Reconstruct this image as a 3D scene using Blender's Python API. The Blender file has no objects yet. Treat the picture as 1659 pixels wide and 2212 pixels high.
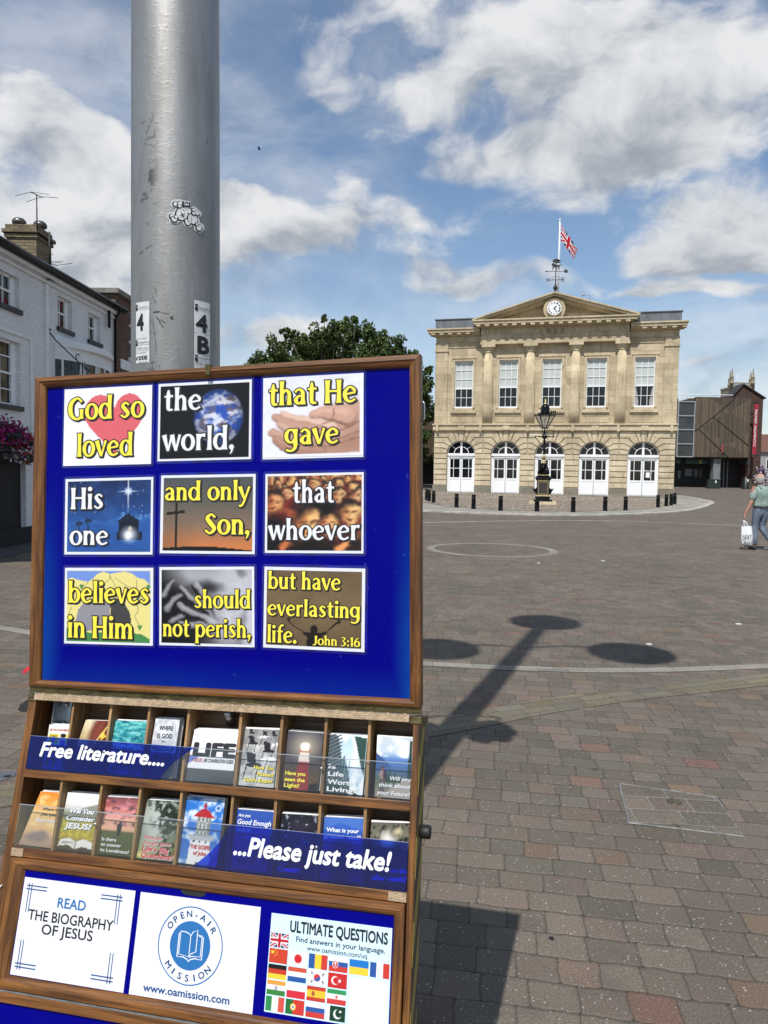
import bpy, bmesh, math, random
import numpy as np
from mathutils import Vector, Matrix
R = math.radians
random.seed(7); RNG = np.random.default_rng(11)
scene = bpy.context.scene
COL = scene.collection

# ------------------------------------------------------------------ camera
F_PX, CX, CY, CAM_H = 1533.0, 829.5, 1106.0, 1.65       # photograph measured at 1659 x 2212
PITCH = math.atan((CY - 1020.0) / F_PX); ROLL = 0.016
c_f = np.array([0, math.cos(PITCH), -math.sin(PITCH)])
_u0 = np.cross(np.array([1.0, 0, 0]), c_f)
c_r = math.cos(ROLL) * np.array([1.0, 0, 0]) + math.sin(ROLL) * _u0
c_u = math.cos(ROLL) * _u0 - math.sin(ROLL) * np.array([1.0, 0, 0])
c_o = np.array([0, 0, CAM_H])
cam = bpy.data.cameras.new("camera")
cam.sensor_fit = 'VERTICAL'; cam.sensor_height = 36.0; cam.lens = F_PX / 2212.0 * 36.0
cam.clip_start = 0.05; cam.clip_end = 3000
cam_ob = bpy.data.objects.new("camera", cam); COL.objects.link(cam_ob)
cam_ob.matrix_world = Matrix(((c_r[0], c_u[0], -c_f[0], 0), (c_r[1], c_u[1], -c_f[1], 0), (c_r[2], c_u[2], -c_f[2], CAM_H), (0, 0, 0, 1)))
scene.camera = cam_ob

def gz(y): return max(0.0, (y - 40.0) * 0.018)           # the square rises gently beyond 40 m
def ray(px, py): return c_f + (px - CX) / F_PX * c_r - (py - CY) / F_PX * c_u
def at(px, py, Y):
    d = ray(px, py); return c_o + d * (Y / d[1])
def cast(d, dz=0.0):
    z = dz
    for _ in range(60):
        P = c_o + d * ((z - CAM_H) / d[2]); z = 0.5 * z + 0.5 * (gz(P[1]) + dz)
    return c_o + d * ((z - CAM_H) / d[2])
def ground(px, py, dz=0.0): return cast(ray(px, py), dz)

# ------------------------------------------------------------------ exposure
scene.view_settings.view_transform = 'Standard'; scene.view_settings.look = 'None'
scene.view_settings.exposure = 0.12; scene.view_settings.gamma = 1.0
scene.render.engine = 'CYCLES'
scene.cycles.max_bounces = 8; scene.cycles.transparent_max_bounces = 16

# ------------------------------------------------------------------ node helpers
class NT:
    def __init__(s, tree): s.t = tree; s.n = tree.nodes; s.l = tree.links
    def new(s, typ, **kw):
        n = s.n.new(typ)
        for k, v in kw.items(): setattr(n, k, v)
        return n
    def put(s, sock, v):
        if isinstance(v, bpy.types.NodeSocket): s.l.new(v, sock)
        elif v is not None:
            if sock.type == 'RGBA' and hasattr(v, '__len__') and len(v) == 3: v = (*v, 1)
            sock.default_value = v
    def math(s, op, a, b=None, c=None, clamp=False):
        n = s.new('ShaderNodeMath', operation=op, use_clamp=clamp)
        for i, v in enumerate((a, b, c)):
            if v is not None: s.put(n.inputs[i], v)
        return n.outputs[0]
    def vmath(s, op, a, b=None, scale=None):
        n = s.new('ShaderNodeVectorMath', operation=op)
        s.put(n.inputs[0], a)
        if b is not None: s.put(n.inputs[1], b)
        if scale is not None: s.put(n.inputs['Scale'], scale)
        return n.outputs['Value'] if op in ('LENGTH', 'DISTANCE', 'DOT_PRODUCT') else n.outputs[0]
    def noise(s, vec, scale, detail=4, rough=0.55, dist=0.0, out='Fac'):
        n = s.new('ShaderNodeTexNoise'); s.put(n.inputs['Vector'], vec)
        s.put(n.inputs['Scale'], scale); s.put(n.inputs['Detail'], detail); s.put(n.inputs['Roughness'], rough); s.put(n.inputs['Distortion'], dist)
        return n.outputs[0 if out == 'Fac' else 1]
    def mr(s, v, a, b, c=0.0, d=1.0, smooth=True):
        n = s.new('ShaderNodeMapRange', interpolation_type='SMOOTHSTEP' if smooth else 'LINEAR'); n.clamp = True
        for i, x in enumerate((v, a, b, c, d)): s.put(n.inputs[i], x)
        return n.outputs[0]
    def mix(s, fac, a, b, blend='MIX'):
        n = s.new('ShaderNodeMix', data_type='RGBA', blend_type=blend)
        s.put(n.inputs[0], fac); s.put(n.inputs[6], a); s.put(n.inputs[7], b)
        return n.outputs[2]
    def ramp(s, fac, stops, interp='LINEAR'):
        n = s.new('ShaderNodeValToRGB'); cr = n.color_ramp; cr.interpolation = interp
        while len(cr.elements) < len(stops): cr.elements.new(0.5)
        for e, (p, c) in zip(cr.elements, stops): e.position = p; e.color = (*c, 1)
        s.put(n.inputs[0], fac); return n.outputs[0]
    def sep(s, v):
        n = s.new('ShaderNodeSeparateXYZ'); s.put(n.inputs[0], v); return n.outputs
    def comb(s, x, y, z=0.0):
        n = s.new('ShaderNodeCombineXYZ')
        for i, v in enumerate((x, y, z)): s.put(n.inputs[i], v)
        return n.outputs[0]
    def mapping(s, v, loc=(0, 0, 0), rot=(0, 0, 0), scale=(1, 1, 1)):
        n = s.new('ShaderNodeMapping'); s.put(n.inputs[0], v)
        n.inputs[1].default_value = loc; n.inputs[2].default_value = rot; n.inputs[3].default_value = scale
        return n.outputs[0]
    def obj(s): return s.new('ShaderNodeTexCoord').outputs['Object']
    def wn(s, v):
        n = s.new('ShaderNodeTexWhiteNoise', noise_dimensions='3D'); s.put(n.inputs['Vector'], v); return n.outputs

# ------------------------------------------------------------------ sun and sky
SUN_AZ = math.atan(0.40); SUN_EL = R(56.3)
to_sun = Vector((-math.sin(SUN_AZ) * math.cos(SUN_EL), -math.cos(SUN_AZ) * math.cos(SUN_EL), math.sin(SUN_EL)))
sun = bpy.data.lights.new("sun", 'SUN'); sun.energy = 4.3; sun.angle = R(0.5); sun.color = (1.0, 0.96, 0.90)
sun_ob = bpy.data.objects.new("sun", sun); COL.objects.link(sun_ob)
sun_ob.rotation_euler = (-to_sun).to_track_quat('-Z', 'Y').to_euler(); sun_ob.location = (-6, -12, 30)

world = bpy.data.worlds.new("World"); scene.world = world; world.use_nodes = True
w = NT(world.node_tree); w.n.clear()
sky = w.new('ShaderNodeTexSky', sky_type='NISHITA'); sky.sun_disc = False
sky.sun_elevation = SUN_EL; sky.sun_rotation = R(180) + SUN_AZ; sky.air_density = 1.1; sky.dust_density = 0.4; sky.ozone_density = 2.4
dirv = w.new('ShaderNodeTexCoord').outputs['Generated']
sx, sy, sz = w.sep(dirv)
zz = w.math('ADD', w.math('MAXIMUM', sz, 0.0), 0.16)
plan = w.comb(w.math('DIVIDE', sx, zz), w.math('DIVIDE', sy, zz), 0.0)
wob = w.vmath('SCALE', w.vmath('SUBTRACT', w.noise(w.mapping(dirv, scale=(1, 1, 1.5)), 3.0, 4, 0.5, out='Color'), (0.5, 0.5, 0.5)), scale=0.16)
dw = w.vmath('ADD', dirv, wob)
def puff(off, det=9): return w.noise(w.mapping(w.vmath('ADD', dw, off), loc=(0.3, 0.1, 7.7), scale=(1, 1, 1.7)), 6.5, det, 0.56, 0.0)
fine, fine2 = puff((0, 0, 0)), puff((-0.012, -0.01, 0.030), 6)
CLOUDS = [  # px, py, half width, half height (photo px), amount
    (1290, 200, 300, 100, .29), (1560, 230, 220, 120, .26), (1090, 110, 150, 70, .25), (1340, 60, 240, 60, .22), (1230, 320, 150, 60, .20), (1590, 480, 190, 85, .36), (1470, 540, 140, 40, .22), (905, 215, 90, 36, .22),
    (640, 520, 130, 42, .38), (560, 470, 90, 50, .30), (480, 420, 90, 60, .22), (120, 560, 210, 90, .34), (200, 690, 180, 90, .36), (520, 560, 120, 60, .2), (120, 420, 240, 110, .36), (230, 300, 130, 70, .22), (60, 260, 110, 60, .2),
    (175, 90, 62, 34, .24), (60, 160, 80, 50, .18), (800, 40, 110, 50, .24), (640, 90, 70, 60, .16), (700, 190, 60, 40, .18),
    (1060, 612, 160, 34, .42), (1400, 622, 105, 22, .30), (620, 725, 150, 42, .36), (1600, 622, 80, 26, .28), (1590, 790, 110, 34, .20), (790, 640, 140, 30, .14),
    (120, 20, 220, 50, -.14), (270, 150, 60, 70, -.10), (620, 300, 200, 60, -.08), (1000, 340, 120, 40, .20), (900, 470, 150, 40, .20), (1180, 420, 150, 40, .18), (780, 300, 70, 30, .14), (950, 560, 120, 30, .2), (1570, 715, 130, 60, -.2), (1560, 370, 160, 30, -.10)]
acc = None; vert = None
for (px, py, hw, hh, amt) in CLOUDS:
    c = ray(px, py); c = c / np.linalg.norm(c)
    d = w.vmath('MULTIPLY', w.vmath('SUBTRACT', dw, tuple(c)), (F_PX / hw, 0.4 * F_PX / hw, F_PX / hh))
    g = w.mr(w.vmath('LENGTH', d), 0.0, 1.6, amt, 0.0)
    acc = g if acc is None else w.math('ADD', acc, g)
    if amt > 0:
        v = w.math('MULTIPLY', g, w.sep(d)[2]); vert = v if vert is None else w.math('ADD', vert, v)
wide = w.noise(w.mapping(dirv, loc=(2, 5, 1), scale=(1, 1, 1.8)), 2.4, 5, 0.5)
dens = w.math('ADD', w.math('ADD', w.math('MULTIPLY', fine, 0.95), w.math('MULTIPLY', wide, 0.22)), acc)
cov = w.mr(dens, 0.68, 0.90)
veil = w.math('MULTIPLY', w.mr(w.noise(w.mapping(dw, loc=(1, 2, 3), scale=(1, 1, 2.2)), 3.0, 7, 0.6, 0.3), 0.36, 0.70), 0.52)
cov = w.math('MAXIMUM', cov, veil)
lit = w.math('SUBTRACT', fine, fine2)
shade = w.math('ADD', w.math('MULTIPLY', lit, 1.9), w.mr(dens, 0.75, 1.25, 0.72, 0.60))
shade = w.math('ADD', shade, w.math('MULTIPLY', vert, 1.05))
ccol = w.ramp(shade, [(0.14, (.31, .345, .41)), (0.46, (.50, .54, .60)), (0.66, (.74, .77, .81)), (0.92, (.93, .94, .96))])
b1 = w.new('ShaderNodeBackground'); w.put(b1.inputs[0], sky.outputs[0]); b1.inputs[1].default_value = 0.118
b2 = w.new('ShaderNodeBackground'); w.put(b2.inputs[0], ccol); b2.inputs[1].default_value = 0.80
mx = w.new('ShaderNodeMixShader'); w.put(mx.inputs[0], cov); w.l.new(b1.outputs[0], mx.inputs[1]); w.l.new(b2.outputs[0], mx.inputs[2])
wo = w.new('ShaderNodeOutputWorld'); w.l.new(mx.outputs[0], wo.inputs[0])

# ------------------------------------------------------------------ materials
MAT = {}
def mat(name, base, rough=0.6, metal=0.0, var=0.0, vscale=3.0, bump=0.0, bscale=20.0, spec=0.5, stretch=(1, 1, 1), base2=None, detail=5):
    if name in MAT: return MAT[name]
    m = bpy.data.materials.new(name); m.use_nodes = True; t = NT(m.node_tree); p = t.n['Principled BSDF']
    v = t.mapping(t.obj(), scale=stretch)
    if var > 0 or base2:
        n = t.noise(v, vscale, detail, 0.6)
        dark = base2 or tuple(c * (1 - var) for c in base); lite = base if base2 else tuple(min(1, c * (1 + var)) for c in base)
        t.put(p.inputs['Base Color'], t.mix(t.mr(n, 0.3, 0.7), dark, lite))
    else: p.inputs['Base Color'].default_value = (*base, 1)
    p.inputs['Roughness'].default_value = rough; p.inputs['Metallic'].default_value = metal; p.inputs['Specular IOR Level'].default_value = spec
    if bump > 0:
        b = t.new('ShaderNodeBump'); b.inputs['Strength'].default_value = bump; b.inputs['Distance'].default_value = 0.02
        t.put(b.inputs['Height'], t.noise(v, bscale, 5, 0.6)); t.put(p.inputs['Normal'], b.outputs[0])
    MAT[name] = m; return m

def mat_custom(name):
    m = bpy.data.materials.new(name); m.use_nodes = True; MAT[name] = m
    t = NT(m.node_tree); return m, t, t.n['Principled BSDF']

def pavers(name, bw, bh, rot, stops, mortar, jit=0.013, vary=0.42, speck=1.0, loc=(0, 0, 0), joint=(0.0026, 0.0085)):
    m, t, p = mat_custom(name)
    o = t.mapping(t.obj(), loc=loc, rot=(0, 0, rot))
    wob = t.vmath('SCALE', t.vmath('SUBTRACT', t.noise(o, 7.0, 3, 0.6, out='Color'), (0.5, 0.5, 0.5)), scale=jit * 2)
    wob2 = t.vmath('SCALE', t.vmath('SUBTRACT', t.noise(o, 45.0, 2, 0.6, out='Color'), (0.5, 0.5, 0.5)), scale=jit * 0.8)
    x, y, _ = t.sep(t.vmath('ADD', t.vmath('ADD', o, wob), wob2))
    v = t.math('DIVIDE', y, bh); row = t.math('FLOOR', v); fv = t.math('SUBTRACT', v, row)
    rr = t.wn(t.comb(row, 3.3, 1.0)); rc = t.sep(rr[1])
    wid = t.math('MULTIPLY_ADD', rc[0], bw * vary, bw * (1 - vary * 0.5))
    u = t.math('ADD', t.math('DIVIDE', x, wid), t.math('MULTIPLY', rc[1], 7.0)); col = t.math('FLOOR', u); fu = t.math('SUBTRACT', u, col)
    du = t.math('MULTIPLY', t.math('MINIMUM', fu, t.math('SUBTRACT', 1.0, fu)), wid)
    dv = t.math('MULTIPLY', t.math('MINIMUM', fv, t.math('SUBTRACT', 1.0, fv)), bh)
    # rounded corners: distance measured with a smooth minimum
    dm = t.math('SMOOTH_MIN', du, dv, 0.02)
    stone = t.mr(dm, joint[0] - 0.004, joint[1] - 0.004)
    cell = t.wn(t.comb(col, row, 5.0)); cs = t.sep(cell[1])
    base = t.ramp(cs[0], stops, 'LINEAR')
    base = t.mix(1.0, base, t.ramp(cs[1], [(0, (.84, .84, .84)), (1, (1.13, 1.13, 1.13))]), 'MULTIPLY')
    patch = t.noise(o, 0.55, 5, 0.6)
    base = t.mix(1.0, base, t.ramp(patch, [(0.25, (.80, .80, .80)), (0.75, (1.18, 1.17, 1.15))]), 'MULTIPLY')
    grain = t.noise(o, 150.0, 3, 0.75)
    base = t.mix(1.0, base, t.ramp(grain, [(0.30, (.50, .50, .50)), (0.70, (1.44, 1.44, 1.43))]), 'MULTIPLY')
    if speck:
        vo = t.new('ShaderNodeTexVoronoi'); t.put(vo.inputs['Vector'], o); vo.inputs['Scale'].default_value = 78.0
        vr = t.math('MULTIPLY', t.sep(vo.outputs['Color'])[1], 0.36); sp = t.math('MULTIPLY', t.mr(vo.outputs['Distance'], vr, t.math('SUBTRACT', vr, 0.12)), t.mr(t.sep(vo.outputs['Color'])[0], 0.50, 0.60))
        base = t.mix(t.math('MULTIPLY', sp, 0.75 * speck), base, (.40, .39, .36))
    stain = t.mr(t.noise(t.mapping(o, loc=(4, 9, 0)), 1.9, 6, 0.68, 0.6), 0.54, 0.70)
    base = t.mix(t.math('MULTIPLY', stain, 0.34), base, (.055, .050, .042))
    gv = t.new('ShaderNodeTexVoronoi'); t.put(gv.inputs['Vector'], o); gv.inputs['Scale'].default_value = 2.3
    gum = t.math('MULTIPLY', t.mr(gv.outputs['Distance'], 0.050, 0.030), t.mr(t.sep(gv.outputs['Color'])[2], 0.55, 0.60))
    base = t.mix(t.math('MULTIPLY', gum, 0.55), base, (.035, .033, .030))
    moss = t.mr(t.noise(o, 1.6, 4, 0.6), 0.56, 0.68)
    mort = t.mix(moss, mortar, (.022, .030, .010))
    t.put(p.inputs['Base Color'], t.mix(stone, mort, base))
    p.inputs['Roughness'].default_value = 0.85; p.inputs['Specular IOR Level'].default_value = 0.3
    b = t.new('ShaderNodeBump'); b.inputs['Strength'].default_value = 0.7; b.inputs['Distance'].default_value = 0.006
    h = t.math('ADD', t.math('MULTIPLY', t.mr(dm, joint[0] - 0.005, 0.012), 1.0), t.math('MULTIPLY', grain, 0.35))
    h = t.math('ADD', h, t.math('MULTIPLY', cs[2], 0.25))
    t.put(b.inputs['Height'], h); t.put(p.inputs['Normal'], b.outputs[0])
    return m

def wood(name, axis, dark=(.080, .030, .008), light=(.235, .100, .026), rough=0.38):
    m, t, p = mat_custom(name)
    st = [26, 26, 26]; st[axis] = 1.6
    o = t.obj()
    n1 = t.noise(t.mapping(o, scale=tuple(st)), 3.2, 6, 0.65, 0.6)
    st2 = [160, 160, 160]; st2[axis] = 5
    n2 = t.noise(t.mapping(o, scale=tuple(st2)), 2.0, 3, 0.6)
    n3 = t.noise(o, 7.0, 3, 0.5)
    c = t.mix(t.mr(n1, 0.33, 0.66), dark, light)
    c = t.mix(1.0, c, t.ramp(n2, [(0.3, (.66, .62, .58)), (0.65, (1.12, 1.12, 1.1))]), 'MULTIPLY')
    c = t.mix(1.0, c, t.ramp(n3, [(0.3, (.72, .72, .7)), (0.7, (1.15, 1.13, 1.1))]), 'MULTIPLY')
    chip = t.mr(t.noise(t.mapping(o, scale=tuple(6 if i != axis else 2.2 for i in range(3))), 7.0, 6, 0.75), 0.70, 0.735)
    c = t.mix(t.math('MULTIPLY', chip, 0.55), c, (.42, .27, .13))
    t.put(p.inputs['Base Color'], c)
    t.put(p.inputs['Roughness'], t.mr(n1, 0.3, 0.7, rough + 0.12, rough)); p.inputs['Specular IOR Level'].default_value = 0.45
    b = t.new('ShaderNodeBump'); b.inputs['Strength'].default_value = 0.25; b.inputs['Distance'].default_value = 0.002
    t.put(b.inputs['Height'], t.math('ADD', n2, t.math('MULTIPLY', chip, -1.0))); t.put(p.inputs['Normal'], b.outputs[0])
    return m

def bricks(name, c1, c2, mortar, bw=0.225, bh=0.075, gap=0.012, axes='XZ', rough=0.85, bump=0.5, paint=False, stain=0.3):
    m, t, p = mat_custom(name)
    x, y, z = t.sep(t.obj())
    vec = t.comb({'X': x, 'Y': y}[axes[0]], z, 0.0)
    br = t.new('ShaderNodeTexBrick'); t.put(br.inputs['Vector'], vec)
    t.put(br.inputs['Color1'], c1); t.put(br.inputs['Color2'], c2); t.put(br.inputs['Mortar'], mortar)
    br.inputs['Scale'].default_value = 1.0; br.inputs['Mortar Size'].default_value = gap; br.inputs['Mortar Smooth'].default_value = 0.3
    br.inputs['Brick Width'].default_value = bw; br.inputs['Row Height'].default_value = bh; br.inputs['Bias'].default_value = 0.0
    n = t.noise(t.obj(), 1.3, 6, 0.65); n2 = t.noise(t.obj(), 14.0, 4, 0.6)
    c = t.mix(1.0, br.outputs[0], t.ramp(n, [(0.28, (1 - stain,) * 3), (0.7, (1 + stain * .5,) * 3)]), 'MULTIPLY')
    c = t.mix(1.0, c, t.ramp(n2, [(0.3, (.88, .87, .86)), (0.7, (1.1, 1.1, 1.1))]), 'MULTIPLY')
    t.put(p.inputs['Base Color'], c); p.inputs['Roughness'].default_value = rough; p.inputs['Specular IOR Level'].default_value = 0.3
    b = t.new('ShaderNodeBump'); b.inputs['Strength'].default_value = bump; b.inputs['Distance'].default_value = 0.01
    t.put(b.inputs['Height'], t.math('SUBTRACT', t.math('MULTIPLY', n2, 0.3), br.outputs['Fac'])); t.put(p.inputs['Normal'], b.outputs[0])
    return m

def vcol_mat(name, rough=0.5, spec=0.4, coat=0.0):
    m, t, p = mat_custom(name)
    a = t.new('ShaderNodeVertexColor'); a.layer_name = 'print'
    t.put(p.inputs['Base Color'], a.outputs[0]); p.inputs['Roughness'].default_value = rough; p.inputs['Specular IOR Level'].default_value = spec
    p.inputs['Coat Weight'].default_value = coat; p.inputs['Coat Roughness'].default_value = 0.12
    return m

def film(name, tint, body=None):
    m = bpy.data.materials.new(name); m.use_nodes = True; t = NT(m.node_tree); t.n.clear(); MAT[name] = m
    tr = t.new('ShaderNodeBsdfTransparent'); t.put(tr.inputs[0], tint)
    gl = t.new('ShaderNodeBsdfGlossy'); gl.inputs['Roughness'].default_value = 0.06
    if body:
        df = t.new('ShaderNodeBsdfDiffuse'); t.put(df.inputs[0], body); m0 = t.new('ShaderNodeMixShader'); m0.inputs[0].default_value = 0.20; t.l.new(tr.outputs[0], m0.inputs[1]); t.l.new(df.outputs[0], m0.inputs[2]); tr = m0
    fr = t.new('ShaderNodeFresnel'); fr.inputs[0].default_value = 1.45
    mxs = t.new('ShaderNodeMixShader'); t.put(mxs.inputs[0], t.math('MULTIPLY', fr.outputs[0], 1.0)); t.l.new(tr.outputs[0], mxs.inputs[1]); t.l.new(gl.outputs[0], mxs.inputs[2])
    out = t.new('ShaderNodeOutputMaterial'); t.l.new(mxs.outputs[0], out.inputs[0]); return m

def lin(r, g, b):
    f = lambda c: (c / 255 / 12.92) if c / 255 <= 0.04045 else ((c / 255 + 0.055) / 1.055) ** 2.4
    return (f(r), f(g), f(b))
# ------------------------------------------------------------------ mesh helpers
WM = {}                                                   # world matrices of what has been linked so far
class MB:
    def __init__(s): s.v = []; s.f = []; s.m = []; s.cur = 0; s.smooth = []; s.sm = False
    def vert(s, p): s.v.append(tuple(p)); return len(s.v) - 1
    def face(s, idx): s.f.append(tuple(idx)); s.m.append(s.cur); s.smooth.append(s.sm)
    def poly(s, pts): s.face([s.vert(p) for p in pts])
    def box(s, a, b):
        x0, x1 = sorted((a[0], b[0])); y0, y1 = sorted((a[1], b[1])); z0, z1 = sorted((a[2], b[2]))
        i = [s.vert(p) for p in ((x0, y0, z0), (x1, y0, z0), (x1, y1, z0), (x0, y1, z0), (x0, y0, z1), (x1, y0, z1), (x1, y1, z1), (x0, y1, z1))]
        for q in ((3, 2, 1, 0), (4, 5, 6, 7), (0, 1, 5, 4), (1, 2, 6, 5), (2, 3, 7, 6), (3, 0, 4, 7)): s.face([i[k] for k in q])
    def ring(s, pts): return [s.vert(p) for p in pts]
    def bridge(s, a, b, close=True):
        n = len(a)
        for k in range(n if close else n - 1): s.face((a[k], a[(k + 1) % n], b[(k + 1) % n], b[k]))
    def lathe(s, prof, c=(0, 0, 0), n=24, axis='z', cap=True, mod=None):
        keep = s.sm; s.sm = True; rings = []
        for (r, h) in prof:
            pts = []
            for k in range(n):
                a = 2 * math.pi * k / n; rr = r * (mod(a) if mod else 1)
                q = (rr * math.cos(a), rr * math.sin(a), h)
                if axis == 'y': q = (q[0], q[2], -q[1])
                if axis == 'x': q = (q[2], q[0], q[1])
                pts.append((c[0] + q[0], c[1] + q[1], c[2] + q[2]))
            rings.append(s.ring(pts))
        for a, b in zip(rings, rings[1:]): s.bridge(a, b)
        s.sm = False
        if cap: s.face(rings[0][::-1]); s.face(rings[-1])
        s.sm = keep
    def tube(s, pts, r, n=8, cap=True):
        keep = s.sm; s.sm = True
        P = [Vector(p) for p in pts]; rs = r if hasattr(r, '__len__') else [r] * len(P); rings = []; up = None
        for i, p in enumerate(P):
            t = (P[min(i + 1, len(P) - 1)] - P[max(i - 1, 0)])
            t = t.normalized() if t.length > 1e-9 else Vector((0, 0, 1))
            if up is None: up = Vector((0, 0, 1)) if abs(t.z) < 0.9 else Vector((1, 0, 0))
            sd = t.cross(up)
            if sd.length < 1e-6: sd = t.cross(Vector((0, 1, 0.1)))
            sd.normalize(); up = sd.cross(t).normalized()
            rings.append(s.ring([p + rs[i] * (math.cos(2 * math.pi * k / n) * sd + math.sin(2 * math.pi * k / n) * up) for k in range(n)]))
        for a, b in zip(rings, rings[1:]): s.bridge(a, b)
        s.sm = False
        if cap: s.face(rings[0][::-1]); s.face(rings[-1])
        s.sm = keep
    def prism(s, poly, d0, d1, plane='xz'):
        f = {'xz': lambda p, d: (p[0], d, p[1]), 'xy': lambda p, d: (p[0], p[1], d), 'yz': lambda p, d: (d, p[0], p[1])}[plane]
        a = s.ring([f(p, d0) for p in poly]); b = s.ring([f(p, d1) for p in poly])
        s.face(a); s.face(b[::-1]); s.bridge(a, b)
    def ico(s, c, r, sub=2, jit=0.0, scale=(1, 1, 1)):
        bm = bmesh.new(); bmesh.ops.create_icosphere(bm, subdivisions=sub, radius=1)
        off = len(s.v)
        for v in bm.verts:
            k = 1 + random.uniform(-jit, jit); s.v.append((c[0] + v.co.x * r * scale[0] * k, c[1] + v.co.y * r * scale[1] * k, c[2] + v.co.z * r * scale[2] * k))
        keep = s.sm; s.sm = True
        for f in bm.faces: s.face([off + v.index for v in f.verts])
        s.sm = keep; bm.free()

def mat4(o, x, y, z): return Matrix(((x[0], y[0], z[0], o[0]), (x[1], y[1], z[1], o[1]), (x[2], y[2], z[2], o[2]), (0, 0, 0, 1)))
def rotz(loc, a): return Matrix.Translation(Vector(loc)) @ Matrix.Rotation(a, 4, 'Z')
def link(o, parent=None, M=None):
    M = M if M is not None else (WM[parent.name] if parent else Matrix.Identity(4))
    COL.objects.link(o)
    if parent: o.parent = parent; o.matrix_local = WM[parent.name].inverted() @ M
    else: o.matrix_world = M
    WM[o.name] = M; return o
def tag(o, label=None, cat=None, group=None, kind=None):
    for k, v in (('label', label), ('category', cat), ('group', group), ('kind', kind)):
        if v: o[k] = v
    return o
def thing(name, label, cat, M=None, group=None):
    o = bpy.data.objects.new(name, None); o.empty_display_size = 0.2
    link(o, None, M if M is not None else Matrix.Identity(4)); return tag(o, label, cat, group)
def obj(name, mb, mats, parent=None, M=None, bevel=0.0, fixn=True, colors=None, bseg=2):
    me = bpy.data.meshes.new(name); me.from_pydata(mb.v, [], mb.f)
    for m in (mats if isinstance(mats, (list, tuple)) else [mats]): me.materials.append(m)
    me.polygons.foreach_set('material_index', mb.m); me.polygons.foreach_set('use_smooth', mb.smooth)
    if colors is not None:
        ca = me.color_attributes.new('print', 'FLOAT_COLOR', 'POINT'); ca.data.foreach_set('color', np.concatenate([colors, np.ones((len(colors), 1))], 1).astype(np.float32).ravel())
    if fixn or bevel:
        bm = bmesh.new(); bm.from_mesh(me)
        if bevel:
            bmesh.ops.remove_doubles(bm, verts=bm.verts, dist=1e-5)
            es = [e for e in bm.edges if len(e.link_faces) == 2 and e.calc_face_angle(0) > 0.6]
            bmesh.ops.bevel(bm, geom=es, offset=bevel, segments=bseg, affect='EDGES', profile=0.5, clamp_overlap=True)
        if fixn: bmesh.ops.recalc_face_normals(bm, faces=bm.faces)
        bm.to_mesh(me); bm.free()
    me.update()
    return link(bpy.data.objects.new(name, me), parent, M)
def struct(name, mb, m, M=None, **kw): return tag(obj(name, mb, m, None, M, **kw), kind='structure')
def copy_tree(o, M):
    inv = WM[o.name].inverted()
    def rec(src, par):
        c = src.copy(); Mw = M @ inv @ WM[src.name]; COL.objects.link(c)
        if par: c.parent = par; c.matrix_local = WM[par.name].inverted() @ Mw
        else: c.matrix_world = Mw
        WM[c.name] = Mw
        for k in KIDS.get(src.name, []): rec(k, c)
        return c
    return rec(o, None)
KIDS = {}
_olink = link
def link(o, parent=None, M=None):
    r = _olink(o, parent, M)
    if parent: KIDS.setdefault(parent.name, []).append(o)
    return r

def frame_sides(mb_list, x0, x1, y0, y1, ins, prof):
    """four mitred rails; prof = [(fraction of inset, height)], ins = insets (left,right,bottom,top); returns nothing"""
    def loop(t): return [(x0 + ins[0] * t, y0 + ins[2] * t), (x1 - ins[1] * t, y0 + ins[2] * t), (x1 - ins[1] * t, y1 - ins[3] * t), (x0 + ins[0] * t, y1 - ins[3] * t)]
    for k in range(4):
        mb = mb_list[k]; prev = None
        for (t, h) in prof:
            L = loop(t); a = mb.vert((*L[k], h)); b = mb.vert((*L[(k + 1) % 4], h))
            if prev: mb.face((prev[0], prev[1], b, a))
            prev = (a, b)

def wall_open(mb, u0, u1, z0, z1, holes, y=0.0, depth=0.2):
    us = sorted({u0, u1, *[h[0] for h in holes], *[h[1] for h in holes]}); zs = sorted({z0, z1, *[h[2] for h in holes], *[h[3] for h in holes]})
    for a, b in zip(us, us[1:]):
        for c, d in zip(zs, zs[1:]):
            cu, cz = (a + b) / 2, (c + d) / 2
            if any(h[0] < cu < h[1] and h[2] < cz < h[3] for h in holes): continue
            mb.poly(((a, y, c), (b, y, c), (b, y, d), (a, y, d)))
    for (a, b, c, d) in holes:
        e = y + depth
        mb.poly(((a, y, c), (a, y, d), (a, e, d), (a, e, c))); mb.poly(((b, y, c), (b, e, c), (b, e, d), (b, y, d)))
        mb.poly(((a, y, d), (b, y, d), (b, e, d), (a, e, d))); mb.poly(((a, y, c), (a, e, c), (b, e, c), (b, y, c)))

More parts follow.
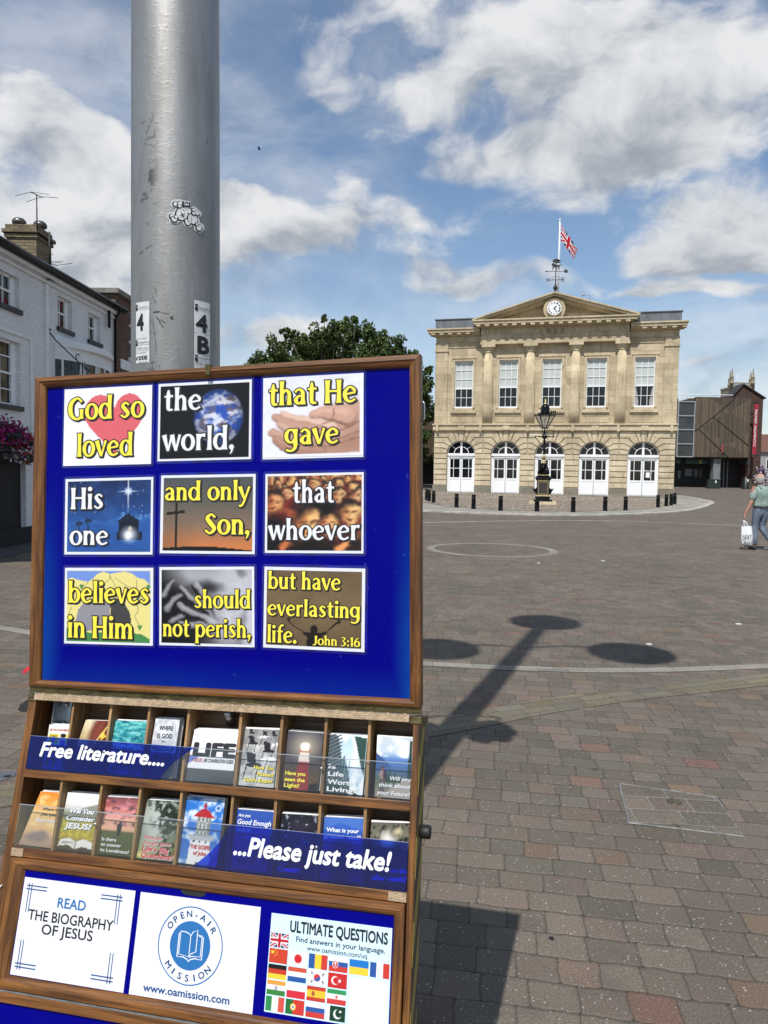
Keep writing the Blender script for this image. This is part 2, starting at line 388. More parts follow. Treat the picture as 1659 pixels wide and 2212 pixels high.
# ------------------------------------------------------------------ lettering
_tc = {}
def text_geo(s, bold=0.0, shear=0.0, spacing=1.0):
    key = (s, bold, shear, spacing)
    if key in _tc: return _tc[key]
    cu = bpy.data.curves.new('t', 'FONT'); cu.body = s; cu.size = 1.0; cu.offset = bold; cu.shear = shear; cu.space_character = spacing; cu.resolution_u = 3; cu.fill_mode = 'FRONT'
    o = bpy.data.objects.new('t', cu); COL.objects.link(o)
    dg = bpy.context.evaluated_depsgraph_get(); dg.update()
    me = o.evaluated_get(dg).to_mesh()
    v = np.array([vv.co[:] for vv in me.vertices]).reshape(-1, 3)[:, :2]; f = [tuple(p.vertices) for p in me.polygons]
    o.evaluated_get(dg).to_mesh_clear(); bpy.data.objects.remove(o); bpy.data.curves.remove(cu)
    _tc[key] = (v, f); return _tc[key]
def txt(mb, s, x0, x1, yb, cap, z=0.0, bold=0.0, shear=0.0, f=None, spacing=1.0, align=None):
    """write s with its baseline at yb, cap height cap; stretched to x0..x1 (x1 None: natural width)"""
    v, fc = text_geo(s, 0.0, shear, spacing)
    if not len(v): return
    sy = cap / 0.72; mn, mxx = v[:, 0].min(), v[:, 0].max()
    sx = sy if x1 is None else (x1 - x0) / (mxx - mn)
    offs = [(0.0, 0.0)] + ([(bold * math.cos(t), bold * math.sin(t)) for t in [2 * math.pi * k / 8 for k in range(8)]] if bold > 0 else [])
    for i, (ox, oy) in enumerate(offs):
        off = len(mb.v)
        for (a, b) in v:
            q = (x0 + (a - mn + ox) * sx, yb + (b + oy) * sy, z + i * 1.2e-5); mb.v.append(f(q) if f else q)
        for q in fc: mb.face([off + k for k in q])

# a flared, high-waisted display face, drawn stroke by stroke with a broad pen
def _stem(x, a, b, w=.235): h = b - a; return [(x, a, w * 1.42), (x, a + .1 * h, w * 1.08), (x, a + .5 * h, w * .92), (x, b - .1 * h, w * 1.08), (x, b, w * 1.35)]
def _arc(cx, cy, rx, ry, a0, a1, wx=.24, wy=.115):
    n = max(6, int(abs(a1 - a0) / 14)); o = []
    for k in range(n + 1):
        a = R(a0 + (a1 - a0) * k / n); o.append((cx + rx * math.cos(a), cy + ry * math.sin(a), wy + (wx - wy) * abs(math.cos(a)) ** 1.25))
    return o
def _cr(p, n=5):
    o = []; P = [p[0]] + list(p) + [p[-1]]
    for i in range(1, len(P) - 2):
        a, b, c, d = [np.array(q) for q in P[i - 1:i + 3]]
        for k in range(n):
            t = k / n; o.append(tuple(0.5 * (2 * b + (c - a) * t + (2 * a - 5 * b + 4 * c - d) * t * t + (3 * b - a - 3 * c + d) * t ** 3)))
    o.append(tuple(p[-1])); return o
def _dot(x, y, r=.15): return [(x + r * math.cos(t) * 0, y + r * s, 2 * r * math.sqrt(max(0.02, 1 - s * s))) for t, s in [(0, -1), (0, -.8), (0, -.4), (0, 0), (0, .4), (0, .8), (0, 1)]]
_S = [(.60, .80, .12), (.40, .95, .12), (.20, .77, .2), (.36, .54, .25), (.56, .27, .21), (.34, .05, .12), (.10, .20, .13)]
_sc = lambda p, s: [(x * (0.9 * s), y * s, wd * (1 + (s - 1) * .5)) for x, y, wd in p]
GL = {
    'o': (.90, [_arc(.45, .5, .32, .46, 0, 360)]), 'd': (.97, [_arc(.43, .5, .30, .46, 35, 325), _stem(.74, 0, 1.5)]),
    'b': (.95, [_stem(.2, 0, 1.5), _arc(.50, .5, .30, .46, -145, 145)]), 'p': (.95, [_stem(.2, -.5, 1), _arc(.50, .5, .30, .46, -145, 145)]),
    'g': (.93, [_arc(.42, .55, .29, .41, 35, 325), _stem(.72, -.02, 1), _cr([(.72, .1, .23), (.68, -.22, .2), (.42, -.40, .12), (.12, -.32, .16)])]),
    'a': (.86, [_cr([(.14, .78, .14), (.36, .95, .12), (.60, .78, .22), (.62, .4, .23), (.64, .0, .3)]), _cr([(.60, .52, .1), (.36, .52, .13), (.18, .28, .24), (.36, .06, .14), (.60, .26, .1)])]),
    'e': (.86, [_cr([(.72, .60, .10), (.70, .76, .18), (.46, .95, .12), (.20, .74, .2), (.14, .48, .25), (.24, .17, .2), (.48, .05, .13), (.76, .19, .12)]), [(.14, .50, .1), (.76, .60, .12)]]),
    's': (.72, [_cr(_S)]), 't': (.66, [_cr([(.32, 1.36, .08), (.31, 1.05, .23), (.3, .4, .23), (.34, .1, .2), (.6, .07, .09)]), [(.06, .93, .1), (.3, .95, .12), (.60, .95, .14)]]),
    'h': (.90, [_stem(.2, 0, 1.5), _cr([(.24, .66, .1), (.44, .93, .15), (.65, .76, .22), (.67, .4, .22), (.67, 0, .31)])]),
    'n': (.90, [_stem(.2, 0, 1), _cr([(.24, .66, .1), (.44, .93, .15), (.65, .76, .22), (.67, .4, .22), (.67, 0, .31)])]),
    'm': (1.36, [_stem(.2, 0, 1), _cr([(.24, .66, .1), (.42, .93, .15), (.62, .76, .22), (.64, .4, .22), (.64, 0, .3)]), _cr([(.70, .66, .1), (.88, .93, .15), (1.08, .76, .22), (1.1, .4, .22), (1.1, 0, .3)])]),
    'r': (.68, [_stem(.2, 0, 1), _cr([(.24, .62, .1), (.38, .90, .14), (.62, .91, .24)])]),
    'u': (.92, [_cr([(.2, 1, .31), (.2, .5, .22), (.25, .15, .2), (.44, .05, .13), (.66, .28, .1)]), _stem(.70, 0, 1)]),
    'v': (.80, [[(.10, 1, .3), (.25, .5, .22), (.42, 0, .16)], [(.72, 1, .17), (.6, .6, .12), (.42, 0, .12)]]),
    'w': (1.16, [[(.08, 1, .29), (.2, .5, .21), (.34, 0, .15)], [(.58, 1, .13), (.34, 0, .12)], [(.58, 1, .28), (.7, .5, .21), (.84, 0, .15)], [(1.08, 1, .16), (.84, 0, .12)]]),
    'y': (.82, [[(.10, 1, .29), (.26, .5, .22), (.44, .05, .15)], _cr([(.76, 1, .16), (.58, .45, .13), (.40, -.1, .14), (.22, -.42, .16), (.04, -.42, .15)])]),
    'i': (.42, [_stem(.21, 0, 1), _dot(.21, 1.32, .15)]), 'l': (.42, [_stem(.21, 0, 1.5)]),
    'f': (.62, [_cr([(.64, 1.42, .17), (.46, 1.46, .13), (.31, 1.2, .2), (.3, .6, .22), (.3, 0, .32)]), [(.06, .93, .1), (.58, .95, .13)]]),
    'G': (1.16, [_cr([(.94, 1.12, .14), (.66, 1.37, .13), (.28, 1.14, .24), (.17, .7, .29), (.28, .26, .25), (.62, .04, .14), (.90, .16, .16)]), _stem(.93, .06, .66, .23)]),
    'H': (1.12, [_stem(.2, 0, 1.42, .25), _stem(.90, 0, 1.42, .25), [(.2, .74, .12), (.9, .74, .12)]]),
    'S': (.90, [_cr(_sc(_S, 1.42))]), 'J': (.70, [_cr([(.5, 1.4, .32), (.48, .8, .24), (.46, .25, .22), (.32, .02, .15), (.08, -.02, .14)])]),
    '3': (.78, [_cr([(.12, 1.2, .12), (.36, 1.36, .12), (.56, 1.1, .2), (.30, .78, .1), (.60, .42, .24), (.36, .04, .12), (.08, .16, .13)])]),
    '1': (.56, [_stem(.32, 0, 1.4), [(.08, 1.12, .08), (.3, 1.32, .14)]]), '6': (.84, [_arc(.43, .42, .3, .39, 0, 360), _cr([(.66, 1.34, .1), (.36, 1.12, .15), (.16, .7, .22), (.13, .4, .24)])]),
    '.': (.38, [_dot(.17, .13, .16)]), ',': (.38, [_dot(.18, .14, .15), [(.24, .14, .16), (.2, -.12, .1), (.1, -.28, .05)]]), ':': (.40, [_dot(.2, .13, .14), _dot(.2, .78, .14)]), ' ': (.42, [])}
def flared(mb, s, x0, x1, yb, xh, z0, gx=0.0, grow=0.0, dx=0.0, dy=0.0):
    """strokes of s as flat ribbons; baseline yb, x-height xh, stretched to x0..x1"""
    tot = sum(GL[c][0] for c in s) - 0.1; sx = (x1 - x0) / tot; X = -0.06; k = 0
    for c in s:
        adv, strokes = GL[c]
        for st in strokes:
            P = [(p[0] + X, p[1], p[2]) for p in st]; n = len(P); L = []; Rr = []
            closed = abs(P[0][0] - P[-1][0]) + abs(P[0][1] - P[-1][1]) < 1e-6
            for i, (px, py, pw) in enumerate(P):
                if closed: a, b = P[(i - 1) % (n - 1)], P[(i + 1) % (n - 1)]
                else: a, b = P[max(i - 1, 0)], P[min(i + 1, n - 1)]
                tx, ty = b[0] - a[0], b[1] - a[1]; l = math.hypot(tx, ty) or 1; tx /= l; ty /= l
                ex = 0.0 if closed else (-grow if i == 0 else (grow if i == n - 1 else 0.0))
                hw = pw / 2 + grow; qx, qy = px + tx * ex, py + ty * ex
                z = z0 + k * 2.2e-5
                L.append(mb.vert((x0 + (qx - ty * hw + dx) * sx, yb + (qy + tx * hw + dy) * xh, z))); Rr.append(mb.vert((x0 + (qx + ty * hw + dx) * sx, yb + (qy - tx * hw + dy) * xh, z)))
            for i in range(n - 1): mb.face((L[i], Rr[i], Rr[i + 1], L[i + 1]))
            k = (k + 1) % 6
        X += adv

# ------------------------------------------------------------------ printed pictures (drawn into vertex colours of a fine grid)
class Art:
    def __init__(s, nx, ny, bg=(255, 255, 255)):
        s.X, s.Y = np.meshgrid(np.linspace(0, 1, nx), np.linspace(0, 1, ny)); s.nx, s.ny = nx, ny
        s.c = np.ones((ny, nx, 3)) * np.array(bg, float)
    def blend(s, m, col, a=1.0):
        m = np.clip(m * a, 0, 1)[..., None]; s.c = s.c * (1 - m) + np.array(col, float) * m; return s
    def inpoly(s, pts):
        ins = np.zeros(s.X.shape, bool); n = len(pts)
        for i in range(n):
            (x1, y1), (x2, y2) = pts[i], pts[(i + 1) % n]
            if y1 == y2: continue
            ins ^= ((y1 > s.Y) != (y2 > s.Y)) & (s.X < (x2 - x1) * (s.Y - y1) / (y2 - y1) + x1)
        return ins.astype(float)
    def poly(s, pts, col, a=1.0): return s.blend(s.inpoly(pts), col, a)
    def ell(s, cx, cy, rx, ry, col, a=1.0, soft=0.06, rot=0.0):
        dx, dy = s.X - cx, s.Y - cy; c, q = math.cos(rot), math.sin(rot)
        d = np.sqrt(((dx * c + dy * q) / rx) ** 2 + ((-dx * q + dy * c) / ry) ** 2)
        return s.blend(np.clip((1 + soft - d) / (2 * soft), 0, 1), col, a)
    def rect(s, x0, y0, x1, y1, col, a=1.0): return s.blend(((s.X >= x0) & (s.X <= x1) & (s.Y >= y0) & (s.Y <= y1)).astype(float), col, a)
    def line(s, pts, wdt, col, a=1.0, asp=1.0):
        m = np.zeros(s.X.shape)
        for (x1, y1), (x2, y2) in zip(pts, pts[1:]):
            vx, vy = x2 - x1, (y2 - y1) * asp; L = vx * vx + vy * vy + 1e-12
            t = np.clip(((s.X - x1) * vx + (s.Y - y1) * asp * vy) / L, 0, 1)
            d = np.hypot(s.X - x1 - t * vx, (s.Y - y1) * asp - t * vy); m = np.maximum(m, np.clip((wdt - d) / (wdt * 0.5) + .5, 0, 1))
        return s.blend(m, col, a)
    def grad(s, stops):
        ys = [p for p, _ in stops]
        for k in range(3): s.c[..., k] = np.interp(s.Y, ys, [c[k] for _, c in stops])
        return s
    def nz(s, fx, fy, seed, octv=4):
        rg = np.random.default_rng(seed); out = np.zeros(s.X.shape); amp = 1; tot = 0
        for o in range(octv):
            gx, gy = int(fx * 2 ** o) + 2, int(fy * 2 ** o) + 2; g = rg.random((gy + 1, gx + 1))
            x, y = s.X * (gx - 1), s.Y * (gy - 1); i, j = x.astype(int), y.astype(int); u, v = x - i, y - j; u = u * u * (3 - 2 * u); v = v * v * (3 - 2 * v)
            i = np.minimum(i, gx - 1); j = np.minimum(j, gy - 1)
            out += amp * ((g[j, i] * (1 - u) + g[j, i + 1] * u) * (1 - v) + (g[j + 1, i] * (1 - u) + g[j + 1, i + 1] * u) * v); tot += amp; amp *= .55
        return out / tot
    def clouds(s, lo, hi, col, seed, fx=3, fy=4, y0=0, a=1.0):
        return s.blend(np.clip((s.nz(fx, fy, seed) - lo) / (hi - lo), 0, 1) * (s.Y > y0), col, a)
    def melt(s, amt, seed, blur=1):
        """soften and bend the picture a little, as a blown-up snapshot prints"""
        jj, ii = np.mgrid[0:s.ny, 0:s.nx]; dx = (s.nz(8, 8, seed, 3) - .5) * 2 * amt; dy = (s.nz(8, 8, seed + 50, 3) - .5) * 2 * amt
        s.c = s.c[np.clip(np.rint(jj + dy), 0, s.ny - 1).astype(int), np.clip(np.rint(ii + dx), 0, s.nx - 1).astype(int)]
        for _ in range(blur): p = np.pad(s.c, ((1, 1), (1, 1), (0, 0)), 'edge'); s.c = (p[1:-1, 1:-1] * 2 + p[:-2, 1:-1] + p[2:, 1:-1] + p[1:-1, :-2] + p[1:-1, 2:]) / 6
        return s
    def grain(s, amt, seed): s.c = np.clip(s.c * (1 + amt * (s.nz(14, 14, seed, 3)[..., None] - .5)), 0, 255); return s
    def mesh(s, x0, y0, x1, y1, z, f=None):
        mb = MB(); mb.v = [(x0 + a * (x1 - x0), y0 + b * (y1 - y0), z) for a, b in zip(s.X.ravel(), s.Y.ravel())]
        if f: mb.v = [f(p) for p in mb.v]
        nx = s.nx
        for j in range(s.ny - 1):
            for i in range(nx - 1): mb.face((j * nx + i, j * nx + i + 1, (j + 1) * nx + i + 1, (j + 1) * nx + i))
        c = np.clip(s.c, 0, 255).reshape(-1, 3) / 255.0
        return mb, np.where(c <= .04045, c / 12.92, ((c + .055) / 1.055) ** 2.4) * 0.86
# ------------------------------------------------------------------ material set
PSTOPS = [(0.0, (.112, .100, .079)), (.25, (.138, .117, .094)), (.5, (.146, .118, .097)), (.70, (.125, .112, .088)), (.91, (.152, .117, .097)), (.975, (.160, .118, .084)), (1.0, (.162, .096, .078))]
m_pave = pavers('block_paving', .172, .127, R(9), PSTOPS, (.048, .043, .034))
m_band = pavers('pale_band', .30, .15, R(2), [(0, (.22, .21, .185)), (.5, (.27, .255, .225)), (1, (.25, .225, .185))], (.09, .085, .07), jit=.004, speck=.3)
m_tac = pavers('buff_setts', .24, .095, R(-22), [(0, (.155, .130, .085)), (.35, (.150, .135, .105)), (.6, (.175, .145, .098)), (1, (.14, .132, .110))], (.040, .040, .025), jit=.004, speck=.2)
m_kerb = mat('kerb_stone', (.36, .34, .30), .85, var=.25, vscale=2.5, bump=.3, bscale=30)
m_flag = pavers('flagstones', .62, .45, R(-10), [(0, (.27, .26, .22)), (.5, (.32, .30, .26)), (1, (.24, .235, .20))], (.12, .11, .09), jit=.004, speck=0, joint=(.004, .014))
m_asph = mat('asphalt', (.075, .075, .078), .9, var=.3, vscale=6, bump=.4, bscale=120)
m_mud = mat('render_grey', (.3, .3, .3), .8)

def gravel():
    m, t, p = mat_custom('cobble_gravel'); o = t.obj()
    vo = t.new('ShaderNodeTexVoronoi'); t.put(vo.inputs['Vector'], o); vo.inputs['Scale'].default_value = 9.0
    c = t.ramp(t.sep(vo.outputs['Color'])[0], [(0, (.24, .19, .15)), (.4, (.44, .36, .29)), (.7, (.34, .30, .26)), (1, (.58, .51, .42))])
    c = t.mix(t.mr(vo.outputs['Distance'], .35, .62), c, (.12, .095, .07))
    c = t.mix(1.0, c, t.ramp(t.noise(o, .6, 4), [(.3, (.75, .74, .7)), (.7, (1.12, 1.1, 1.08))]), 'MULTIPLY')
    t.put(p.inputs['Base Color'], c); p.inputs['Roughness'].default_value = .9
    b = t.new('ShaderNodeBump'); b.inputs['Strength'].default_value = .8; b.inputs['Distance'].default_value = .04
    t.put(b.inputs['Height'], t.math('SUBTRACT', 1.0, vo.outputs['Distance'])); t.put(p.inputs['Normal'], b.outputs[0]); return m
m_grav = gravel()

def stone(name, base, warm, bw, bh, gap=.006, joint=.75):
    m, t, p = mat_custom(name); o = t.obj(); x, y, z = t.sep(o)
    br = t.new('ShaderNodeTexBrick'); t.put(br.inputs['Vector'], t.comb(t.math('ADD', x, t.math('MULTIPLY', y, .7)), z, 0))
    br.inputs['Scale'].default_value = 1; br.inputs['Brick Width'].default_value = bw; br.inputs['Row Height'].default_value = bh; br.inputs['Mortar Size'].default_value = gap
    br.inputs['Mortar Smooth'].default_value = .4; t.put(br.inputs['Color1'], base); t.put(br.inputs['Color2'], warm); t.put(br.inputs['Mortar'], tuple(c * joint for c in base))
    n = t.noise(o, 1.1, 7, .68, .5); n2 = t.noise(t.mapping(o, scale=(3, 3, .5)), 1.7, 5, .6); n3 = t.noise(o, 9, 5, .7)
    c = t.mix(1.0, br.outputs[0], t.ramp(n, [(.25, (.72, .72, .72)), (.5, (1, .99, .97)), (.78, (1.2, 1.2, 1.2))]), 'MULTIPLY')
    c = t.mix(t.mr(n2, .52, .74, 0, .55), c, (.19, .16, .11)); blk = t.wn(t.comb(t.math('FLOOR', t.math('MULTIPLY', x, .87)), t.math('FLOOR', t.math('MULTIPLY', z, 2.27)), 2.0)); c = t.mix(1.0, c, t.ramp(t.sep(blk[1])[0], [(0, (.88, .87, .85)), (1, (1.1, 1.1, 1.1))]), 'MULTIPLY')
    c = t.mix(1.0, c, t.ramp(n3, [(.3, (.86, .85, .83)), (.7, (1.1, 1.1, 1.1))]), 'MULTIPLY')
    pale = t.mr(t.noise(o, 2.3, 6, .75, .3), .62, .70); c = t.mix(t.math('MULTIPLY', pale, .4), c, (.62, .52, .36))
    t.put(p.inputs['Base Color'], c); p.inputs['Roughness'].default_value = .85; p.inputs['Specular IOR Level'].default_value = .25
    b = t.new('ShaderNodeBump'); b.inputs['Strength'].default_value = .35; b.inputs['Distance'].default_value = .015
    t.put(b.inputs['Height'], t.math('SUBTRACT', t.math('MULTIPLY', n3, .5), br.outputs['Fac'])); t.put(p.inputs['Normal'], b.outputs[0]); return m
m_ash = stone('ashlar_stone', (.43, .358, .245), (.53, .452, .318), 1.15, .44, .010, .70)
m_rus = stone('rusticated_stone', (.51, .438, .31), (.58, .508, .368), 1.05, .39, .004, .8)
m_trim = stone('trim_stone', (.49, .418, .29), (.56, .482, .345), 1.7, 40, .004)
m_plinth = stone('plinth_stone', (.19, .18, .15), (.24, .215, .17), 1.4, 40, .004)
m_white = mat('white_paint', (.80, .81, .82), .4, var=.04, vscale=8)
m_glass = mat('dark_glass', (.006, .007, .008), .06, spec=.5)
m_glassg = mat('grey_glass', (.035, .038, .042), .12, spec=.5, var=.3, vscale=1.2)
m_blind = mat('white_blind', (.47, .51, .49), .7, var=.05, vscale=3)
m_lead = mat('lead_sheet', (.12, .135, .15), .55, var=.25, vscale=2.2, stretch=(1, 1, .3))
m_black = mat('black_gloss_paint', (.004, .0045, .006), .24, spec=.22, var=.2, vscale=6, bump=.05, bscale=60)
m_bmatt = mat('black_rubber', (.012, .012, .013), .55, var=.2, vscale=9)
m_gold = mat('gold_paint', (.62, .50, .26), .4, .25, var=.15, vscale=20)
m_iron = mat('dark_iron', (.035, .037, .036), .5, .4, var=.3, vscale=9)
m_galv = None
def galv():
    m, t, p = mat_custom('galvanised_paint'); o = t.obj()
    n = t.noise(t.mapping(o, scale=(1, 1, 2.2)), 34, 4, .6, .9); n2 = t.noise(t.mapping(o, scale=(1, 1, .22)), 9, 6, .7); n3 = t.noise(t.mapping(o, scale=(3, 3, 6)), 9, 5, .7)
    c = t.mix(t.mr(n2, .32, .7), (.26, .252, .238), (.385, .378, .362))
    c = t.mix(t.mr(t.noise(t.mapping(o, scale=(2.4, 2.4, .5)), 26, 5, .7), .64, .74, 0, .6), c, (.09, .085, .08))
    x, y, z = t.sep(o)
    scr = t.mr(t.noise(t.mapping(o, scale=(1, 1, .8)), 24, 6, .76, 1.0), .565, .61)
    zone = t.math('MULTIPLY', t.mr(z, 2.9, 2.3), t.mr(t.math('ABSOLUTE', t.math('ADD', x, .046)), .040, .012))
    scr = t.math('MULTIPLY', scr, t.math('ADD', zone, 0.0))
    c = t.mix(scr, c, (.07, .07, .072))
    t.put(p.inputs['Base Color'], c); t.put(p.inputs['Metallic'], t.math('SUBTRACT', .80, t.math('MULTIPLY', scr, .7))); t.put(p.inputs['Roughness'], t.mr(n2, .3, .7, .54, .46))
    b = t.new('ShaderNodeBump'); b.inputs['Strength'].default_value = .12; b.inputs['Distance'].default_value = .0025
    wr = t.math('MULTIPLY', t.mr(n, .45, .62), t.mr(n3, .45, .62))
    t.put(b.inputs['Height'], t.math('ADD', t.math('MULTIPLY', n, .35), t.math('ADD', wr, t.math('MULTIPLY', scr, -.6)))); t.put(p.inputs['Normal'], b.outputs[0]); return m
m_galv = galv()

# ------------------------------------------------------------------ ground
mb = MB()
xs = [-900, -120, -40, -12, -4, 0, 4, 12, 40, 120, 900]; ys = [-300, -40, -8, 0, 4, 12, 25, 40, 60, 85, 130, 300, 1500]
idx = [[mb.vert((x, y, gz(min(y, 130)))) for x in xs] for y in ys]
for j in range(len(ys) - 1):
    for i in range(len(xs) - 1): mb.face((idx[j][i], idx[j][i + 1], idx[j + 1][i + 1], idx[j + 1][i]))
struct('ground', mb, m_pave)
def sheet(mb, ring_a, ring_b, dz, close=False):
    a = mb.ring([(p[0], p[1], gz(p[1]) + dz) for p in ring_a]); b = mb.ring([(p[0], p[1], gz(p[1]) + dz) for p in ring_b]); mb.bridge(a, b, close)
def ribbon(pts, wdt):
    A, B = [], []
    for i, p in enumerate(pts):
        q0, q1 = np.array(pts[max(i - 1, 0)]), np.array(pts[min(i + 1, len(pts) - 1)]); t = (q1 - q0) / np.linalg.norm(q1 - q0); n = np.array([-t[1], t[0]])
        A.append(np.array(p) + n * wdt / 2); B.append(np.array(p) - n * wdt / 2)
    return A, B
def arcpts(cx, cy, r, a0, a1, n): return [(cx + r * math.cos(R(a0 + (a1 - a0) * k / n)), cy + r * math.sin(R(a0 + (a1 - a0) * k / n))) for k in range(n + 1)]
mb = MB(); sheet(mb, arcpts(2.36, 15.42, 1.42, 0, 360, 72), arcpts(2.36, 15.42, 1.24, 0, 360, 72), .004)
struct('paving_ring', mb, m_band)
bandp = [(-9.5, 12.5), (-6.5, 9.2), (-4.6, 7.6), (-3.6, 7.02), (-2.4, 6.5), (-.9, 6.15), (.36, 6.05), (1.22, 5.95), (2.12, 5.95), (3.44, 6.17), (5.5, 6.7), (9, 8.0), (14, 10.5)]
bp = _cr([(x, y, 0) for x, y in bandp], 6)
mb = MB(); sheet(mb, *ribbon([p[:2] for p in bp], .135), .004); struct('pale_paving_band', mb, m_band)
tp = _cr([(-2.6, 3.1, 0), (-1.2, 3.8, 0), (.31, 4.50, 0), (1.1, 4.94, 0), (1.9, 5.29, 0), (3.2, 5.75, 0), (5, 6.3, 0), (9, 7.4, 0)], 5)
mb = MB(); sheet(mb, *ribbon([p[:2] for p in tp], .27), .004); struct('buff_paving_band', mb, m_tac)
ap = _cr([(-6, 18.2, 0), (-2, 21.3, 0), (1.55, 23.57, 0), (5.75, 25.5, 0), (9.04, 25.9, 0), (12.08, 24.6, 0), (18, 21.5, 0)], 6)
mb = MB(); sheet(mb, *ribbon([p[:2] for p in ap], .17), .004); struct('far_paving_band', mb, m_kerb)
# raised island of flags, kerb and cobbles in front of the hall
kerb_out = [ground(*p, .07)[:2] for p in ((600, 1096), (800, 1098), (915, 1102), (1030, 1107), (1112, 1109), (1195, 1111), (1317, 1110.5), (1440, 1106), (1500, 1100), (1534, 1090), (1541, 1083), (1500, 1074), (1463, 1069))]
ko = [p[:2] for p in _cr([(p[0], p[1], 0) for p in kerb_out], 4)]
cen = np.array([11.5, 44.0])
def shrink(P, d):
    o = []
    for i, p in enumerate(P):
        q0, q1 = np.array(P[max(i - 1, 0)]), np.array(P[min(i + 1, len(P) - 1)]); t = (q1 - q0) / np.linalg.norm(q1 - q0); o.append(np.array(p) + np.array([-t[1], t[0]]) * d)
    return o
k0, k1 = shrink(ko, -.02), shrink(ko, .30)
mb = MB(); lo = mb.ring([(p[0], p[1], gz(p[1]) - .05) for p in k0]); hi = mb.ring([(p[0], p[1], gz(p[1]) + .058) for p in k0]); h2 = mb.ring([(p[0], p[1], gz(p[1]) + .07) for p in shrink(ko, .03)]); inn = mb.ring([(p[0], p[1], gz(p[1]) + .07) for p in k1])
mb.bridge(lo, hi, False); mb.bridge(hi, h2, False); mb.bridge(h2, inn, False); struct('kerb', mb, m_kerb)
mb = MB(); far = [(cen[0] + (p[0] - cen[0]) * .45, 56.0) for p in k1]
prev_ = None
for t_ in (0, .1, .2, .3, .4, .5, .6, .8, 1):
    row_ = mb.ring([(p[0], yy, gz(yy) + .067) for p in k1 for yy in (p[1] + (max(p[1] + .05, 54.0) - p[1]) * t_,)])
    if prev_: mb.bridge(prev_, row_, False)
    prev_ = row_
struct('island_flagstones', mb, m_flag)
grav_out = [ground(*p, .08)[:2] for p in ((860, 1083), (918, 1085), (960, 1093), (1010, 1096), (1082, 1101), (1160, 1103.5), (1250, 1104), (1318, 1103), (1385, 1099), (1430, 1094), (1462, 1086))]
gp = [p[:2] for p in _cr([(p[0], p[1], 0) for p in grav_out], 4)]
mb = MB(); prev_ = None
for t_ in (0, .1, .2, .3, .4, .5, .6, .8, 1):
    row_ = mb.ring([(p[0] + (p[0] * .92 + .9 - p[0]) * t_, yy, gz(yy) + .080) for p in gp for yy in (p[1] + (51.0 - p[1]) * t_,)])
    if prev_: mb.bridge(prev_, row_, False)
    prev_ = row_
struct('cobble_bed', mb, m_grav)

# ------------------------------------------------------------------ the town hall
A14 = R(-14.0)
GM = rotz((3.56, 51.77, 0.0), A14)                        # x along the front, -y towards the square
hall = thing('town_hall', 'two-storey honey stone town hall with clock in the pediment and white arched doors', 'town hall', GM)
W_ = 16.4; Z0, ZB, ZT, ZU = .2, 4.73, 5.2, 11.0
DC = [(1.97, 1.0), (5.15, 1.0), (8.2, 1.0), (11.2, 1.0), (14.4, 1.0)]; SPR, RISE = 3.08, .90
def arch_pts(cu, r, n=20, rise=RISE, spr=SPR): return [(cu + r * math.cos(math.pi * k / n), spr + rise * (r / 1.0) * math.sin(math.pi * k / n)) for k in range(n + 1)]
# ground floor backing wall: openings cut by building it from strips
mb = MB(); prev = 0.0; y0 = .05
for (cu, r) in DC:
    mb.poly(((prev, y0, Z0), (cu - r, y0, Z0), (cu - r, y0, ZB), (prev, y0, ZB)))
    ap_ = arch_pts(cu, r)
    for (a, b) in zip(ap_, ap_[1:]): mb.poly(((a[0], y0, a[1]), (a[0], y0, ZB), (b[0], y0, ZB), (b[0], y0, b[1])))
    e = y0 + .38
    for s in (-1, 1): mb.poly(((cu + s * r, y0, Z0), (cu + s * r, e, Z0), (cu + s * r, e, SPR), (cu + s * r, y0, SPR)))
    for (a, b) in zip(ap_, ap_[1:]): mb.poly(((a[0], y0, a[1]), (b[0], y0, b[1]), (b[0], e, b[1]), (a[0], e, a[1])))
    prev = cu + r
mb.poly(((prev, y0, Z0), (W_, y0, Z0), (W_, y0, ZB), (prev, y0, ZB)))
mb.poly(((0, y0, Z0), (0, 12, Z0), (0, 12, ZB), (0, y0, ZB))); mb.poly(((W_, y0, Z0), (W_, 12, Z0), (W_, 12, ZB), (W_, y0, ZB))); mb.poly(((0, 12, Z0), (W_, 12, Z0), (W_, 12, 11.9), (0, 12, 11.9)))
obj('ground_floor_wall', mb, m_rus, hall, fixn=False)
# rusticated blocks
def block(bm, pts, y, proud=.055, inset=.022):
    """chamfered block: outline on plane y, face moved out"""
    vs = [bm.verts.new((p[0], y, p[1])) for p in pts]
    try: f = bm.faces.new(vs)
    except ValueError: return
    f.normal_update()
    if f.normal.y > 0: f.normal_flip()
    r = bmesh.ops.inset_region(bm, faces=[f], thickness=.030, depth=0, use_even_offset=True, use_boundary=True)
    bmesh.ops.delete(bm, geom=r['faces'], context='FACES')
    e = bmesh.ops.extrude_face_region(bm, geom=[f]); 
    nf = [g for g in e['geom'] if isinstance(g, bmesh.types.BMFace)]
    for v in [g for g in e['geom'] if isinstance(g, bmesh.types.BMVert)]: v.co.y -= .085
    bmesh.ops.inset_region(bm, faces=nf, thickness=.012, depth=.014, use_even_offset=True, use_boundary=True)
bm = bmesh.new(); edges = [0.0] + [q for c in DC for q in (c[0] - c[1], c[0] + c[1])] + [W_]
for k in range(0, len(edges), 2):
    a, b = edges[k], edges[k + 1]; zs = [.78 + (SPR - .78) * i / 6 for i in range(7)]
    for c, d in zip(zs, zs[1:]): block(bm, ((a, c), (b, c), (b, d), (a, d)), .05)
mids = [0.0] + [(DC[i][0] + DC[i + 1][0]) / 2 for i in range(4)] + [W_]
